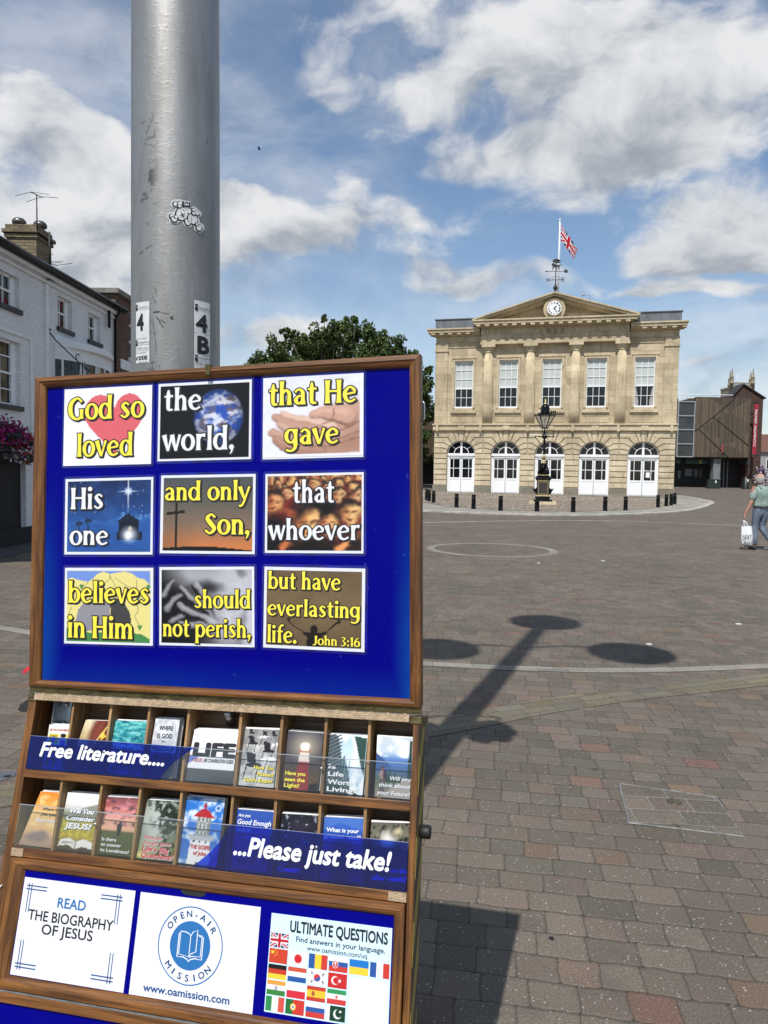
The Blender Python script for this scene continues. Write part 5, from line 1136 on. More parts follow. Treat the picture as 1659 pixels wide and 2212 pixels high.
for (q, (fn, mg, lines, lab)) in zip(CARDS, CT):
    q = np.array(q); w_ = (np.linalg.norm(q[1] - q[0]) + np.linalg.norm(q[2] - q[3])) / 2; h_ = (np.linalg.norm(q[3] - q[0]) + np.linalg.norm(q[2] - q[1])) / 2; c_ = q.mean(0)
    ex_ = (q[1] - q[0]) + (q[2] - q[3]); ang = math.atan2(ex_[1], ex_[0])
    M = BM @ Matrix.Translation(Vector((c_[0], c_[1], -.0038))) @ Matrix.Rotation(ang, 4, 'Z') @ Matrix.Translation(Vector((-w_ / 2, -h_ / 2, 0)))
    mb = MB(); mb.box((0, 0, .0004), (w_, h_, .0014)); root = obj('scripture_card', mb, m_card, None, M); tag(root, lab, 'poster', 'scripture cards on the blue board')
    mb = MB(); e = .0055; ch = .004; P = [(-e + ch, -e), (w_ + e - ch, -e), (w_ + e, -e + ch), (w_ + e, h_ + e - ch), (w_ + e - ch, h_ + e), (-e + ch, h_ + e), (-e, h_ + e - ch), (-e, -e + ch)]; mb.prism(P, -.0002, .0003, 'xy'); obj('laminate', mb, m_lam, root, M)
    a = fn(); mb, cc = a.mesh(w_ * mg[0], h_ * mg[1], w_ * (1 - mg[2]), h_ * (1 - mg[3]), .0018); obj('artwork', mb, m_print, root, M, fixn=False, colors=cc)
    mb = MB()
    for (s, x0, x1, yb, xh, k) in lines:
        thin = .8 if s.startswith('John') else 1.0
        mb.cur = 1; flared(mb, s, x0 * w_, x1 * w_, yb * h_, xh * h_, .0022, grow=.075 * thin); flared(mb, s, x0 * w_, x1 * w_, yb * h_, xh * h_, .0024, grow=.06 * thin, dx=.07, dy=-.06)
        mb.cur = 0; flared(mb, s, x0 * w_, x1 * w_, yb * h_, xh * h_, .0027)
    obj('lettering', mb, [m_yel if lines[0][5] == Y_ else m_wht, m_ink], root, M, fixn=False)

# ------------------------------------------------------------------ three posters on the flap
m_pblue = mat('poster_blue', lin(34, 104, 166), .45); m_navy = mat('poster_dark_blue', lin(40, 78, 130), .45); m_pale = mat('poster_pale_blue', lin(200, 228, 244), .42)
def poster(u0, v0, u1, v1, label, paper=None):
    M = XM @ Matrix.Translation(Vector((u0, v0, -.0045))); mb = MB(); mb.box((0, 0, .0002), (u1 - u0, v1 - v0, .0012)); r = obj('poster', mb, paper or m_card, None, M); tag(r, label, 'poster', 'posters on the lower flap'); return r, M, u1 - u0, v1 - v0
r, M, w_, h_ = poster(.0570, -.5315, .3115, -.3537, 'white poster reading read the biography of Jesus with blue corner lines')
mb = MB(); z = .0017; FR = lambda x, y: (x * w_, y * h_)
def T(s, x0, x1, y, c, bd=0.0, sh=0.0, col=0, sp=1.0): mb.cur = col; txt(mb, s, x0 * w_, x1 * w_, y * h_, c * h_, z, bold=bd, shear=sh, spacing=sp)
T('READ', .335, .585, .735, .105, .016, 0, 1); T('THE BIOGRAPHY', .085, .845, .575, .108, .012); T('OF JESUS', .225, .68, .445, .108, .012)
mb.cur = 2
def bar(x0, y0, x1, y1): mb.box((x0 * w_, y0 * h_, z - .0003), (x1 * w_, y1 * h_, z))
for X0, Y0, sx, sy in ((.03, .945, 1, -1), (.90, .945, -1, -1), (.03, .06, 1, 1), (.90, .06, -1, 1)):
    for d in (.0, .03):
        bar(X0 + sx * (.0), Y0 + sy * (.02 + d * 1.2), X0 + sx * .19, Y0 + sy * (.032 + d * 1.2)); bar(X0 + sx * (.02 + d * .8), Y0, X0 + sx * (.027 + d * .8), Y0 + sy * .30)
obj('lettering', mb, [m_ink, m_pblue, m_navy], r, M, fixn=False)
r, M, w_, h_ = poster(.3234, -.5320, .5769, -.3543, 'white poster with round blue open book emblem and web address, middle of the flap')
mb = MB(); cx, cy = .460 * w_, .545 * h_
def ringm(r0, r1, n=64):
    a = mb.ring([(cx + r0 * math.cos(2 * math.pi * k / n), cy + r0 * math.sin(2 * math.pi * k / n), z) for k in range(n)]); b = mb.ring([(cx + r1 * math.cos(2 * math.pi * k / n), cy + r1 * math.sin(2 * math.pi * k / n), z) for k in range(n)]); mb.bridge(a, b)
mb.cur = 0; ringm(.0655, .0675); mb.poly([(cx + .0420 * math.cos(2 * math.pi * k / 64), cy + .0420 * math.sin(2 * math.pi * k / 64), z) for k in range(64)])
def arc_text(s, rad, a0, a1, cap, flip=False):
    n = len(s)
    for k, ch in enumerate(s):
        a = R(a0 + (a1 - a0) * k / (n - 1)); 
        if ch == ' ': continue
        v, fc = text_geo(ch, .018, 0, 1.0); wd = (v[:, 0].max() - v[:, 0].min()) * cap / .72
        rot = a - math.pi / 2 if not flip else a + math.pi / 2; r_ = rad if not flip else rad + cap
        ox, oy = cx + r_ * math.cos(a), cy + r_ * math.sin(a); g = lambda q, rot=rot, ox=ox, oy=oy: (ox + q[0] * math.cos(rot) - q[1] * math.sin(rot), oy + q[0] * math.sin(rot) + q[1] * math.cos(rot), z)
        txt(mb, ch, -wd / 2, wd / 2, 0, cap, z, bold=.018, f=g)
arc_text('OPEN-AIR', .0490, 146, 34, .0115); arc_text('MISSION', .0490, 222, 318, .0115, True)
mb.cur = 1
def stroke(P, wd): 
    A, B = ribbon([(cx + x, cy + y) for x, y in P], wd); a = mb.ring([(p[0], p[1], z + .0003) for p in A]); b = mb.ring([(p[0], p[1], z + .0003) for p in B]); mb.bridge(a, b, False)
stroke([(-.0245, .0195), (-.0245, -.0215), (-.012, -.0205), (-.003, -.0235), (0, -.027), (.003, -.0235), (.012, -.0205), (.0265, -.0215), (.0265, .0165), (.0175, .018)], .0019)
stroke([(-.0215, .0225), (-.012, .0225), (-.004, .0205), (0, .0165), (0, -.019), (-.0215, -.0165), (-.0215, .0225)], .0016); stroke([(0, .0165), (.004, .0235), (.0135, .0285), (.0135, -.009), (.004, -.0135), (0, -.019)], .0016); stroke([(.0135, .020), (.0235, .0195), (.0235, -.0165), (.006, -.0175), (0, -.020)], .0014)
obj('emblem', mb, [m_pblue, m_wht], r, M, fixn=False)
mb = MB(); mb.cur = 0; txt(mb, 'www.oamission.com', .115 * w_, .815 * w_, .055 * h_, .075 * h_, z, bold=.022); obj('lettering', mb, [m_navy], r, M, fixn=False)
r, M, w_, h_ = poster(.5995, -.5241, .8318, -.3615, 'pale blue poster headed ultimate questions with rows of small national flags', m_pale)
mb = MB()
T('ULTIMATE QUESTIONS', .168, .968, .835, .118, .03); T('Find answers in your language.', .224, .951, .742, .056, .012); T('www.oamission.com/uq', .318, .81, .668, .052, .004)
obj('lettering', mb, [m_ink], r, M, fixn=False)
def flagart(kind):
    a = Art(30, 22, (240, 240, 240)); RD, BL_, GN, YE, WH, BK = (206, 62, 52), (44, 88, 160), (42, 122, 74), (250, 206, 60), (244, 244, 244), (24, 22, 22); H = lambda *c: [a.rect(0, 1 - (k + 1) / len(c), 1, 1 - k / len(c) + .01, q) for k, q in enumerate(c)]; V = lambda *c: [a.rect(k / len(c), 0, (k + 1) / len(c), 1, q) for k, q in enumerate(c)]
    if kind == 'uk': return union(30, 22)
    if kind == 'cn': a.rect(0, 0, 1, 1, (204, 70, 44)); a.ell(.17, .74, .09, .12, YE); [a.ell(x, y, .025, .035, YE) for x, y in ((.33, .9), (.4, .78), (.4, .64), (.33, .52))]
    elif kind == 'jp': a.ell(.5, .5, .21, .31, (206, 40, 46))
    elif kind == 'ro': V(BL_, YE, RD)
    elif kind == 'sk': H(WH, BL_, RD); a.ell(.34, .5, .15, .27, WH); a.ell(.34, .5, .12, .23, RD); a.rect(.325, .36, .355, .7, WH); a.rect(.27, .56, .41, .61, WH)
    elif kind == 'ua': H((30, 120, 200), YE)
    elif kind == 'fr': V(BL_, WH, RD)
    elif kind == 'de': H(BK, (196, 62, 40), YE)
    elif kind == 'nl': H((206, 84, 58), WH, BL_)
    elif kind == 'kr':
        a.ell(.5, .5, .18, .26, RD); a.blend(((a.X - .5) ** 2 / .0324 + (a.Y - .5) ** 2 / .0676 < 1) * (a.Y < .5 + .1 * np.sin((a.X - .5) * 16)), BL_)
        for x, y, s in ((.2, .78, 1), (.8, .78, -1), (.2, .22, -1), (.8, .22, 1)): [a.line([(x - .05 + d, y + s * (.09) - s * 0 + d * s * .4), (x + .03 + d, y - s * .09 + d * s * .4)], .012, BK) for d in (0, .035, .07)]
    elif kind == 'tr': a.rect(0, 0, 1, 1, (200, 44, 44)); a.ell(.38, .5, .2, .29, WH); a.ell(.43, .5, .16, .23, (200, 44, 44)); a.ell(.62, .5, .07, .10, WH)
    elif kind == 'in': H((240, 160, 70), WH, (60, 130, 60)); a.ell(.5, .5, .09, .14, (60, 70, 130)); a.ell(.5, .5, .065, .10, WH); a.ell(.5, .5, .03, .04, (60, 70, 130))
    elif kind == 'pl': H(WH, (212, 48, 62))
    elif kind == 'es': a.rect(0, 0, 1, 1, (196, 64, 46)); a.rect(0, .25, 1, .75, (246, 196, 60)); a.ell(.34, .5, .09, .18, (170, 90, 60))
    elif kind == 'ir': H((54, 148, 92), WH, (206, 62, 62)); a.ell(.5, .5, .06, .12, (206, 80, 70))
    elif kind == 'it': V((46, 140, 80), WH, (214, 84, 72))
    elif kind == 'pt': a.rect(0, 0, 1, 1, (206, 58, 50)); a.rect(0, 0, .4, 1, (40, 110, 60)); a.ell(.4, .5, .15, .23, YE); a.ell(.4, .5, .09, .16, WH); a.ell(.4, .5, .05, .1, BL_)
    elif kind == 'ru': H(WH, BL_, RD)
    elif kind == 'pk': a.rect(.2, 0, 1, 1, (18, 62, 40)); a.ell(.6, .48, .22, .32, WH); a.ell(.66, .54, .18, .27, (18, 62, 40)); a.ell(.74, .66, .06, .08, WH)
    return a
rows = [['uk'], ['cn', 'jp', 'ro', 'sk', 'ua', 'fr'], ['de', 'nl', 'kr', 'tr'], ['in', 'pl', 'es', 'ir'], ['it', 'pt', 'ru', 'pk']]; fw, fh, gx, gy = .153, .146, .166, .160
for j, row in enumerate(rows):
    for i, k in enumerate(row):
        x0 = .008 + i * gx; y1 = .803 - j * gy
        a = flagart(k); mb, cc = a.mesh(x0 * w_, (y1 - fh) * h_, (x0 + fw) * w_, y1 * h_, .0016); obj('printed_flag', mb, m_print, r, M, fixn=False, colors=cc)
mb = MB(); mb.poly([(.685 * w_, .02 * h_, .0016), (.985 * w_, .02 * h_, .0016), (.985 * w_, .46 * h_, .0016), (.685 * w_, .46 * h_, .0016)]); obj('blank_square', mb, m_card, r, M, fixn=False)
# ------------------------------------------------------------------ the tracts in the racks
LSH = [  # (u,v) corners top-left, top-right, bottom-right, bottom-left on the leaflet plane
 ('good', [(.0432, -.054), (.0959, -.0525), (.1044, -.1425), (.0494, -.1427)]), ('creation', [(.1315, -.0395), (.1960, -.038), (.1798, -.1435), (.1119, -.1426)]), ('soul', [(.2036, -.036), (.2820, -.0341), (.2800, -.1430), (.2040, -.1430)]), ('where', [(.2985, -.0255), (.3548, -.025), (.3546, -.1432), (.2971, -.1432)]),
 ('life', [(.3907, -.0436), (.4891, -.0402), (.489, -.1435), (.3850, -.1435)]), ('exam', [(.5021, -.0359), (.5779, -.0338), (.5778, -.1435), (.5030, -.1435)]), ('light', [(.5968, -.0345), (.6713, -.0347), (.6694, -.1435), (.5955, -.1435)]), ('worth', [(.6850, -.0353), (.7627, -.0341), (.7600, -.1435), (.6850, -.1435)]), ('future', [(.782, -.0329), (.8536, -.0328), (.8529, -.1433), (.7838, -.1433)]),
 ('eternity', [(.0473, -.1915), (.0990, -.1898), (.1010, -.2975), (.0195, -.2975)]), ('jesus', [(.1133, -.1884), (.1960, -.1868), (.1950, -.2975), (.1110, -.2975)]), ('lonely', [(.2070, -.1895), (.2860, -.1866), (.2850, -.2975), (.2070, -.2975)]), ('big', [(.3019, -.1882), (.3800, -.1858), (.3790, -.2975), (.2970, -.2975)]), ('john', [(.3905, -.1743), (.4740, -.1753), (.4720, -.2975), (.3905, -.2975)]),
 ('enough', [(.5030, -.1897), (.5799, -.1889), (.5777, -.2975), (.5020, -.2975)]), ('creator', [(.5963, -.1903), (.673, -.1878), (.6746, -.2975), (.5979, -.2975)]), ('need', [(.6848, -.189), (.763, -.1857), (.764, -.2963), (.6852, -.2975)]), ('death', [(.7782, -.1906), (.8528, -.1862), (.8523, -.2937), (.7786, -.2948)])]
NX, NY = 44, 64
def L_good():
    a = Art(NX, NY, (246, 240, 210)); a.rect(0, .80, 1, 1, (250, 246, 236)); 
    for y in (0, .27, .54):
        a.rect(.05, y + .02, .5, y + .25, (240, 216, 40)); a.rect(.54, y + .02, .96, y + .25, (232, 222, 120)); a.ell(.70, y + .12, .08, .09, (240, 200, 170)); a.ell(.28, y + .12, .09, .08, (60, 110, 170)); a.rect(.1, y + .17, .45, y + .23, (90, 80, 20), .4)
    a.ell(.72, .70, .12, .08, (242, 206, 180)); a.ell(.72, .755, .13, .05, (20, 16, 16)); a.rect(.62, .52, .82, .64, (40, 80, 170)); return a
def L_creation():
    a = Art(NX, NY).grad([(0, (90, 40, 20)), (.5, (180, 150, 96)), (1, (226, 214, 176))]); a.ell(.75, .78, .42, .34, (96, 34, 28), 1, .25); a.ell(.62, .75, .2, .3, (140, 70, 40), .7, .5); a.poly([(.7, .72), (.86, .86), (.84, .74), (.98, .70), (.8, .62)], (236, 196, 70)); a.line([(.6, .55), (.9, .9)], .02, (240, 210, 110)); return a.grain(.25, 4)
def L_soul():
    a = Art(NX, NY).grad([(0, (20, 90, 110)), (.5, (34, 132, 142)), (1, (70, 176, 176))]); m = a.nz(7, 26, 6, 4); a.blend(np.clip((m - .5) / .18, 0, 1), (150, 216, 210), .75); a.blend(np.clip((.44 - m) / .15, 0, 1), (14, 84, 108), .8); a.ell(.5, .3, .3, .16, (236, 120, 60), .8, .1); a.ell(.5, .3, .18, .09, (26, 110, 124), 1, .1); return a
def L_where():
    a = Art(NX, NY).grad([(0, (120, 112, 92)), (.3, (150, 150, 140)), (.55, (190, 194, 200)), (1, (206, 210, 216))]); a.clouds(.45, .7, (236, 238, 242), 8, 4, 5, .5); a.poly([(0, .32), (.3, .38), (.55, .33), (.8, .42), (1, .36), (1, 0), (0, 0)], (112, 106, 84)); a.clouds(.5, .7, (84, 86, 56), 9, 8, 9, a=0); return a.grain(.25, 12)
def L_life():
    a = Art(NX, NY, (244, 245, 247)); a.rect(0, 0, 1, .24, (92, 94, 98)); a.blend(np.clip(.24 - a.Y, 0, 1) * 6 * np.clip(a.X, 0, 1), (60, 62, 66), .6); return a
def L_exam():
    a = Art(NX, NY, (208, 208, 206)); a.clouds(.45, .7, (150, 150, 150), 3, 5, 7); a.rect(0, .72, 1, 1, (120, 120, 120), .6); D = (34, 30, 36)
    for x, y, s in ((.28, .42, 1.15), (.70, .66, .85), (.24, .78, .7), (.6, .9, .5), (.2, .95, .4), (.85, .92, .4)):
        a.poly([(x - .14 * s, y + .16 * s), (x + .10 * s, y + .12 * s), (x + .14 * s, y - .02 * s), (x - .08 * s, y - .02 * s)], D); a.ell(x + .08 * s, y - .05 * s, .2 * s, .035 * s, D)
        for d in (-.1, .2): a.line([(x + d * s, y - .05 * s), (x + (d - .05) * s, y - .26 * s)], .013 * s, D)
    for x, y, s in ((.75, .47, 1), (.55, .86, .6), (.93, .74, .6)): a.poly([(x - .25 * s, y), (x + .1 * s, y + .05 * s), (x + .3 * s, y + .02 * s), (x - .05 * s, y - .05 * s)], (236, 236, 234)); a.line([(x, y), (x - .1 * s, y - .25 * s)], .01, D)
    return a
def L_light():
    a = Art(NX, NY).grad([(0, (70, 52, 30)), (.2, (96, 74, 40)), (.5, (72, 66, 70)), (1, (76, 74, 84))]); a.poly([(.0, .1), (.4, .06), (1, .14), (1, 0), (0, 0)], (26, 18, 16)); a.poly([(.32, .0), (.40, .62), (.66, .62), (.74, 0)], (140, 46, 44)); a.poly([(.385, .48), (.40, .64), (.66, .64), (.68, .48)], (206, 196, 196)); a.ell(.53, .67, .18, .03, (130, 40, 36)); a.rect(.43, .68, .64, .80, (255, 246, 214)); a.ell(.53, .75, .3, .17, (255, 240, 200), .6, .9); a.ell(.53, .75, .12, .06, (255, 252, 240), 1, .5); return a
def L_worth():
    a = Art(NX, NY).grad([(0, (150, 190, 220)), (.5, (214, 230, 240)), (1, (176, 206, 226))]); a.clouds(.45, .65, (246, 248, 250), 14, 3, 4); 
    a.poly([(0, 0), (0, 1), (.24, .98), (.36, .6), (.38, 0)], (96, 110, 116)); [a.line([(0, y), (.34, y + .12)], .012, (52, 62, 66)) for y in np.linspace(.1, .95, 14)]; a.poly([(.36, 0), (.34, .55), (.44, .64), (.60, .3), (.66, 0)], (70, 92, 96)); [a.line([(x, .0), (x - .02, .55)], .008, (130, 150, 154)) for x in (.42, .48, .54, .6)]; a.poly([(.66, .98), (1, .96), (1, .3), (.9, .45)], (44, 74, 66)); a.poly([(0, 0), (0, .16), (.6, .10), (.9, 0)], (44, 60, 62)); return a
def L_future():
    a = Art(NX, NY).grad([(0, (150, 140, 126)), (.25, (96, 104, 84)), (.5, (66, 104, 160)), (.62, (90, 130, 190)), (.75, (190, 206, 220)), (1, (200, 210, 216))]); a.clouds(.42, .65, (238, 240, 242), 6, 3, 5, .66); a.poly([(0, .72), (.3, .58), (.45, .48), (0, .45)], (52, 84, 138)); a.clouds(.5, .72, (200, 196, 190), 16, 6, 10, a=0); a.poly([(.2, 0), (.6, .24), (1, .38), (1, 0)], (168, 160, 150)); a.poly([(.88, .3), (.93, .95), (.99, .95), (1, .3)], (30, 52, 36)); [a.poly([(x - .08, .24), (x, .24 + h), (x + .08, .24)], (44, 70, 44)) for x, h in ((.4, .24), (.55, .18), (.3, .14), (.66, .14))]
    a.ell(.2, .47, .05, .035, (70, 50, 40)); a.ell(.2, .37, .09, .09, (160, 130, 120)); a.ell(.27, .36, .06, .08, (60, 40, 60)); a.rect(.13, .08, .27, .30, (96, 84, 74)); return a
def L_eternity():
    a = Art(NX, NY).grad([(0, (150, 130, 120)), (.3, (212, 170, 120)), (.6, (232, 190, 120)), (.8, (236, 160, 70)), (1, (226, 134, 40))]); a.clouds(.5, .7, (244, 214, 150), 5, 3, 9, .2, .7); a.ell(.45, .17, .35, .09, (120, 104, 108), .9, .4); a.ell(.6, .22, .18, .07, (130, 112, 112), .9, .4); return a
def L_jesus():
    a = Art(NX, NY).grad([(0, (60, 56, 30)), (.25, (170, 150, 40)), (.45, (150, 150, 60)), (.62, (120, 124, 80)), (.70, (190, 190, 180)), (.8, (226, 226, 222)), (1, (240, 240, 238))]); a.poly([(0, .62), (.4, .72), (.7, .78), (1, .84), (1, .6), (0, .55)], (128, 126, 116), .8); a.clouds(.5, .65, (214, 190, 50), 7, 7, 12, a=0); a.blend(np.clip((a.nz(9, 14, 5) - .5) / .1, 0, 1) * (a.Y < .55) * (a.Y > .2), (206, 184, 60), .7)
    a.poly([(.02, .06), (.06, .17), (.30, .21), (.5, .16), (.7, .21), (.96, .17), (.98, .05), (.7, .08), (.5, .03), (.3, .09)], (222, 222, 218)); a.line([(.5, .16), (.5, .03)], .015, (150, 150, 146)); [a.line([(.1, y), (.45, y - .01)], .006, (160, 160, 156)) for y in (.11, .13, .15)]; a.poly([(0, 0), (0, .06), (.3, .08), (.5, .02), (.7, .07), (1, .05), (1, 0)], (54, 40, 34)); return a
def L_lonely():
    a = Art(NX, NY).grad([(0, (60, 70, 32)), (.35, (76, 86, 44)), (.40, (92, 84, 52)), (.43, (226, 170, 140)), (.65, (220, 160, 140)), (.85, (170, 96, 96)), (1, (120, 70, 76))]); a.blend(np.clip((a.nz(4, 14, 31) - .55) / .08, 0, 1) * (a.Y > .5), (96, 64, 76), .85); a.blend(np.clip((a.nz(5, 12, 5) - .56) / .08, 0, 1) * (a.Y > .5), (232, 150, 150), .6)
    a.ell(.53, .56, .035, .025, (16, 14, 16)); a.rect(.46, .42, .60, .535, (16, 14, 16)); a.rect(.48, .33, .58, .43, (20, 18, 18)); return a.grain(.15, 3)
def L_big():
    a = Art(NX, NY).grad([(0, (70, 80, 30)), (.15, (120, 130, 70)), (.4, (96, 104, 92)), (.7, (150, 160, 150)), (1, (130, 140, 130))]); a.ell(.35, .5, .35, .4, (206, 212, 204), .8, .8); m = a.nz(9, 12, 44, 4); a.blend(np.clip((m - .48) / .06, 0, 1) * (a.Y > .45) * np.clip(a.X + a.Y - .7, 0, 1) * 1.6, (26, 34, 22), .95); a.blend(np.clip((a.nz(10, 14, 4) - .5) / .06, 0, 1) * (a.X > .45), (40, 54, 30), .9); a.ell(.1, .06, .2, .05, (220, 214, 140), .9, .6); return a
def L_john():
    a = Art(NX, NY).grad([(0, (66, 120, 186)), (.4, (40, 100, 186)), (1, (46, 120, 206))]); a.clouds(.5, .68, (210, 224, 240), 23, 3, 6); a.poly([(.20, 0), (.25, .38), (.74, .38), (.82, 0)], (226, 226, 228)); a.poly([(.16, .40), (.24, .36), (.76, .36), (.86, .40), (.86, .43), (.16, .43)], (176, 180, 184)); [a.rect(x, .33, x + .05, .365, (70, 74, 80)) for x in (.3, .45, .62)]; a.rect(.34, .43, .70, .70, (122, 128, 122)); [a.line([(x, .43), (x + .12, .70)], .008, (210, 212, 210)) for x in (.34, .44, .54)]; [a.line([(x + .12, .43), (x, .70)], .008, (210, 212, 210)) for x in (.34, .44, .54)]; a.rect(.28, .42, .76, .46, (150, 156, 160)); a.poly([(.22, .70), (.82, .70), (.62, .82), (.56, .84), (.48, .84), (.40, .81)], (176, 36, 40)); a.ell(.52, .88, .045, .035, (184, 40, 44)); a.rect(.505, .82, .535, .93, (150, 30, 34)); a.ell(.86, .86, .075, .05, (226, 232, 240)); a.ell(.86, .86, .05, .034, (70, 120, 190)); a.rect(.42, 0, .52, .04, (110, 112, 116)); return a
def L_blue(): a = Art(NX, NY).grad([(0, (30, 52, 140)), (1, (46, 84, 170))]); a.ell(.5, .1, .6, .3, (24, 44, 130), .6, .7); return a
def L_creator(): a = Art(NX, NY, (22, 24, 32)); a.ell(.55, .55, .3, .25, (90, 60, 80), .7, .8); a.clouds(.62, .8, (200, 200, 220), 5, 12, 18); return a
def L_need(): a = Art(NX, NY).grad([(0, (20, 40, 110)), (.7, (40, 80, 170)), (1, (60, 104, 190))]); a.poly([(0, .78), (.4, .92), (1, .80), (1, 1), (0, 1)], (80, 124, 200), .6); a.ell(.5, .3, .3, .3, (26, 54, 44), .9, .4); a.poly([(.3, 0), (.4, .3), (.6, .3), (.7, 0)], (20, 36, 40)); return a
def L_death(): a = Art(NX, NY).grad([(0, (30, 34, 30)), (.5, (60, 64, 52)), (.8, (120, 116, 96)), (1, (96, 92, 78))]); a.blend(np.clip((a.nz(12, 10, 61) - .5) / .06, 0, 1) * (a.Y > .5), (34, 32, 22), .9); a.ell(.45, .72, .2, .12, (250, 246, 232), .9, .7); a.ell(.7, .86, .1, .06, (240, 226, 180), .8, .7); return a
K, Wc, Yc, Bc, Rc = 0, 1, 2, 3, 4
LT = {'good': [('ARE YOU A GOOD PERSON?', .06, .98, .86, .05, .01, 0, Rc)], 'creation': [('true?', .25, .8, .06, .09, .01, .2, K)], 'soul': [('What about', .04, .90, .50, .085, 0, 0, Wc), ('your Soul?', .09, .86, .34, .085, 0, 0, Wc)],
 'where': [('WHERE', .22, .78, .80, .075, 0, 0, K), ('IS GOD', .18, .80, .665, .075, 0, 0, K), ('in a', .42, .56, .595, .03, 0, 0, K), ('MESSED-UP', .06, .94, .45, .08, 0, 0, K), ('WORLD?', .14, .84, .32, .075, 0, 0, K)],
 'life': [('LIFE', .09, .97, .50, .245, .045, 0, K), ('3 CIRCLES:', .07, .30, .375, .07, 0, 0, Rc), ('LIFE CONVERSATION GUIDE', .33, .97, .375, .07, 0, 0, K)],
 'exam': [('Have You', .40, .96, .30, .065, .015, 0, Yc), ('Passed', .52, .96, .185, .065, .015, 0, Yc), ("God's Exam?", .16, .96, .075, .065, .015, 0, Yc)], 'light': [('Have you', .06, .62, .245, .065, .02, 0, Yc), ('seen the', .06, .62, .14, .065, .02, 0, Yc), ('Light?', .06, .48, .04, .065, .02, 0, Yc)],
 'worth': [('Is', .05, .23, .41, .075, .015, 0, Wc), ('Life', .05, .45, .285, .075, .015, 0, Wc), ('Worth', .05, .75, .15, .08, .015, 0, Wc), ('Living?', .05, .84, .03, .08, .015, 0, Wc)], 'future': [('Will you', .42, 1.0, .285, .065, .01, .2, Wc), ('think about', .12, 1.0, .17, .065, .01, .2, Wc), ('your Future?', .06, 1.0, .045, .065, .01, .2, Wc)],
 'eternity': [('Where w', .38, .98, .66, .055, 0, .25, K), ('you spen', .36, .98, .565, .055, 0, .25, K), ('Eternity', .24, .96, .44, .085, 0, .25, Wc)], 'jesus': [('Will You', .18, .86, .65, .085, .03, .15, Wc), ('Consider', .12, .92, .52, .085, .03, .1, Wc), ('JESUS?', .12, .86, .38, .095, .03, .1, Wc)],
 'lonely': [('Is there', .08, .50, .235, .06, 0, 0, Wc), ('an answer', .08, .66, .145, .06, 0, 0, Wc), ('to Loneliness?', .08, .92, .05, .06, 0, 0, Wc)], 'big': [('Have you', .12, .62, .34, .06, .01, .15, Rc), ('thought about', .12, .88, .25, .06, .01, .15, Rc), ("Life's Big", .12, .84, .135, .085, .025, .1, Rc), ('Questions?', .12, .98, .03, .085, .025, .1, Rc)],
 'john': [('THE GOSPEL', .26, .80, .235, .06, .02, 0, Rc), ('of John', .36, .70, .145, .06, .015, 0, Rc)], 'enough': [('Are you', .05, .38, .88, .055, .01, .1, Wc), ('Good Enough', .05, .97, .755, .085, .012, .2, Wc), ('to go to', .08, .42, .64, .06, 0, .15, Wc), ('Heaven?', .35, .92, .52, .075, 0, .1, Bc)],
 'creator': [('your', .06, .28, .16, .06, 0, 0, Bc), ('Creator?', .06, .62, .06, .085, .02, 0, Bc)], 'need': [('What is your', .08, .90, .765, .065, .02, 0, Wc), ('greatest need?', .03, .95, .665, .065, .02, 0, Wc)], 'death': [('is there life', .28, .98, .20, .075, .015, 0, Bc), ('after death?', .12, .98, .07, .085, .02, 0, Bc)]}
LLAB = {'good': 'cartoon strip tract headed are you a good person, far left of the top rack', 'creation': 'brown and cream tract ending in true, behind the Free literature film', 'soul': 'turquoise water tract reading what about your soul', 'where': 'grey mountain tract reading where is God in a messed-up world', 'life': 'white square tract with big photo letters LIFE and grey base', 'exam': 'grey classroom chairs tract reading have you passed God\'s exam', 'light': 'dark tract with a lit red lighthouse reading have you seen the light', 'worth': 'tract of glass skyscrapers reading is life worth living', 'future': 'mountain hiker tract reading will you think about your future',
 'eternity': 'orange sunset tract reading where will you spend eternity', 'jesus': 'tract with an open Bible in yellow fields reading will you consider Jesus', 'lonely': 'pink sky tract with a lone dark figure reading is there an answer to loneliness', 'big': 'woodland sunbeam tract with red words life\'s big questions', 'john': 'blue booklet with white and red lighthouse reading the Gospel of John', 'enough': 'plain blue tract reading are you good enough', 'creator': 'black tract ending in Creator behind the blue film', 'need': 'blue tract reading what is your greatest need', 'death': 'dark forest sunlight tract reading is there life after death'}
m_leaf_print = vcol_mat('printed_tract', .38, .3, .2); m_edge = mat('paper_edges', (.70, .70, .68), .7, var=.2, vscale=60, stretch=(1, 1, 30))
m_red = mat('red_ink', (.50, .03, .04), .5); m_bink = mat('blue_ink', (.30, .42, .95), .5); TM = [m_ink, m_wht, m_yel, m_bink, m_red]
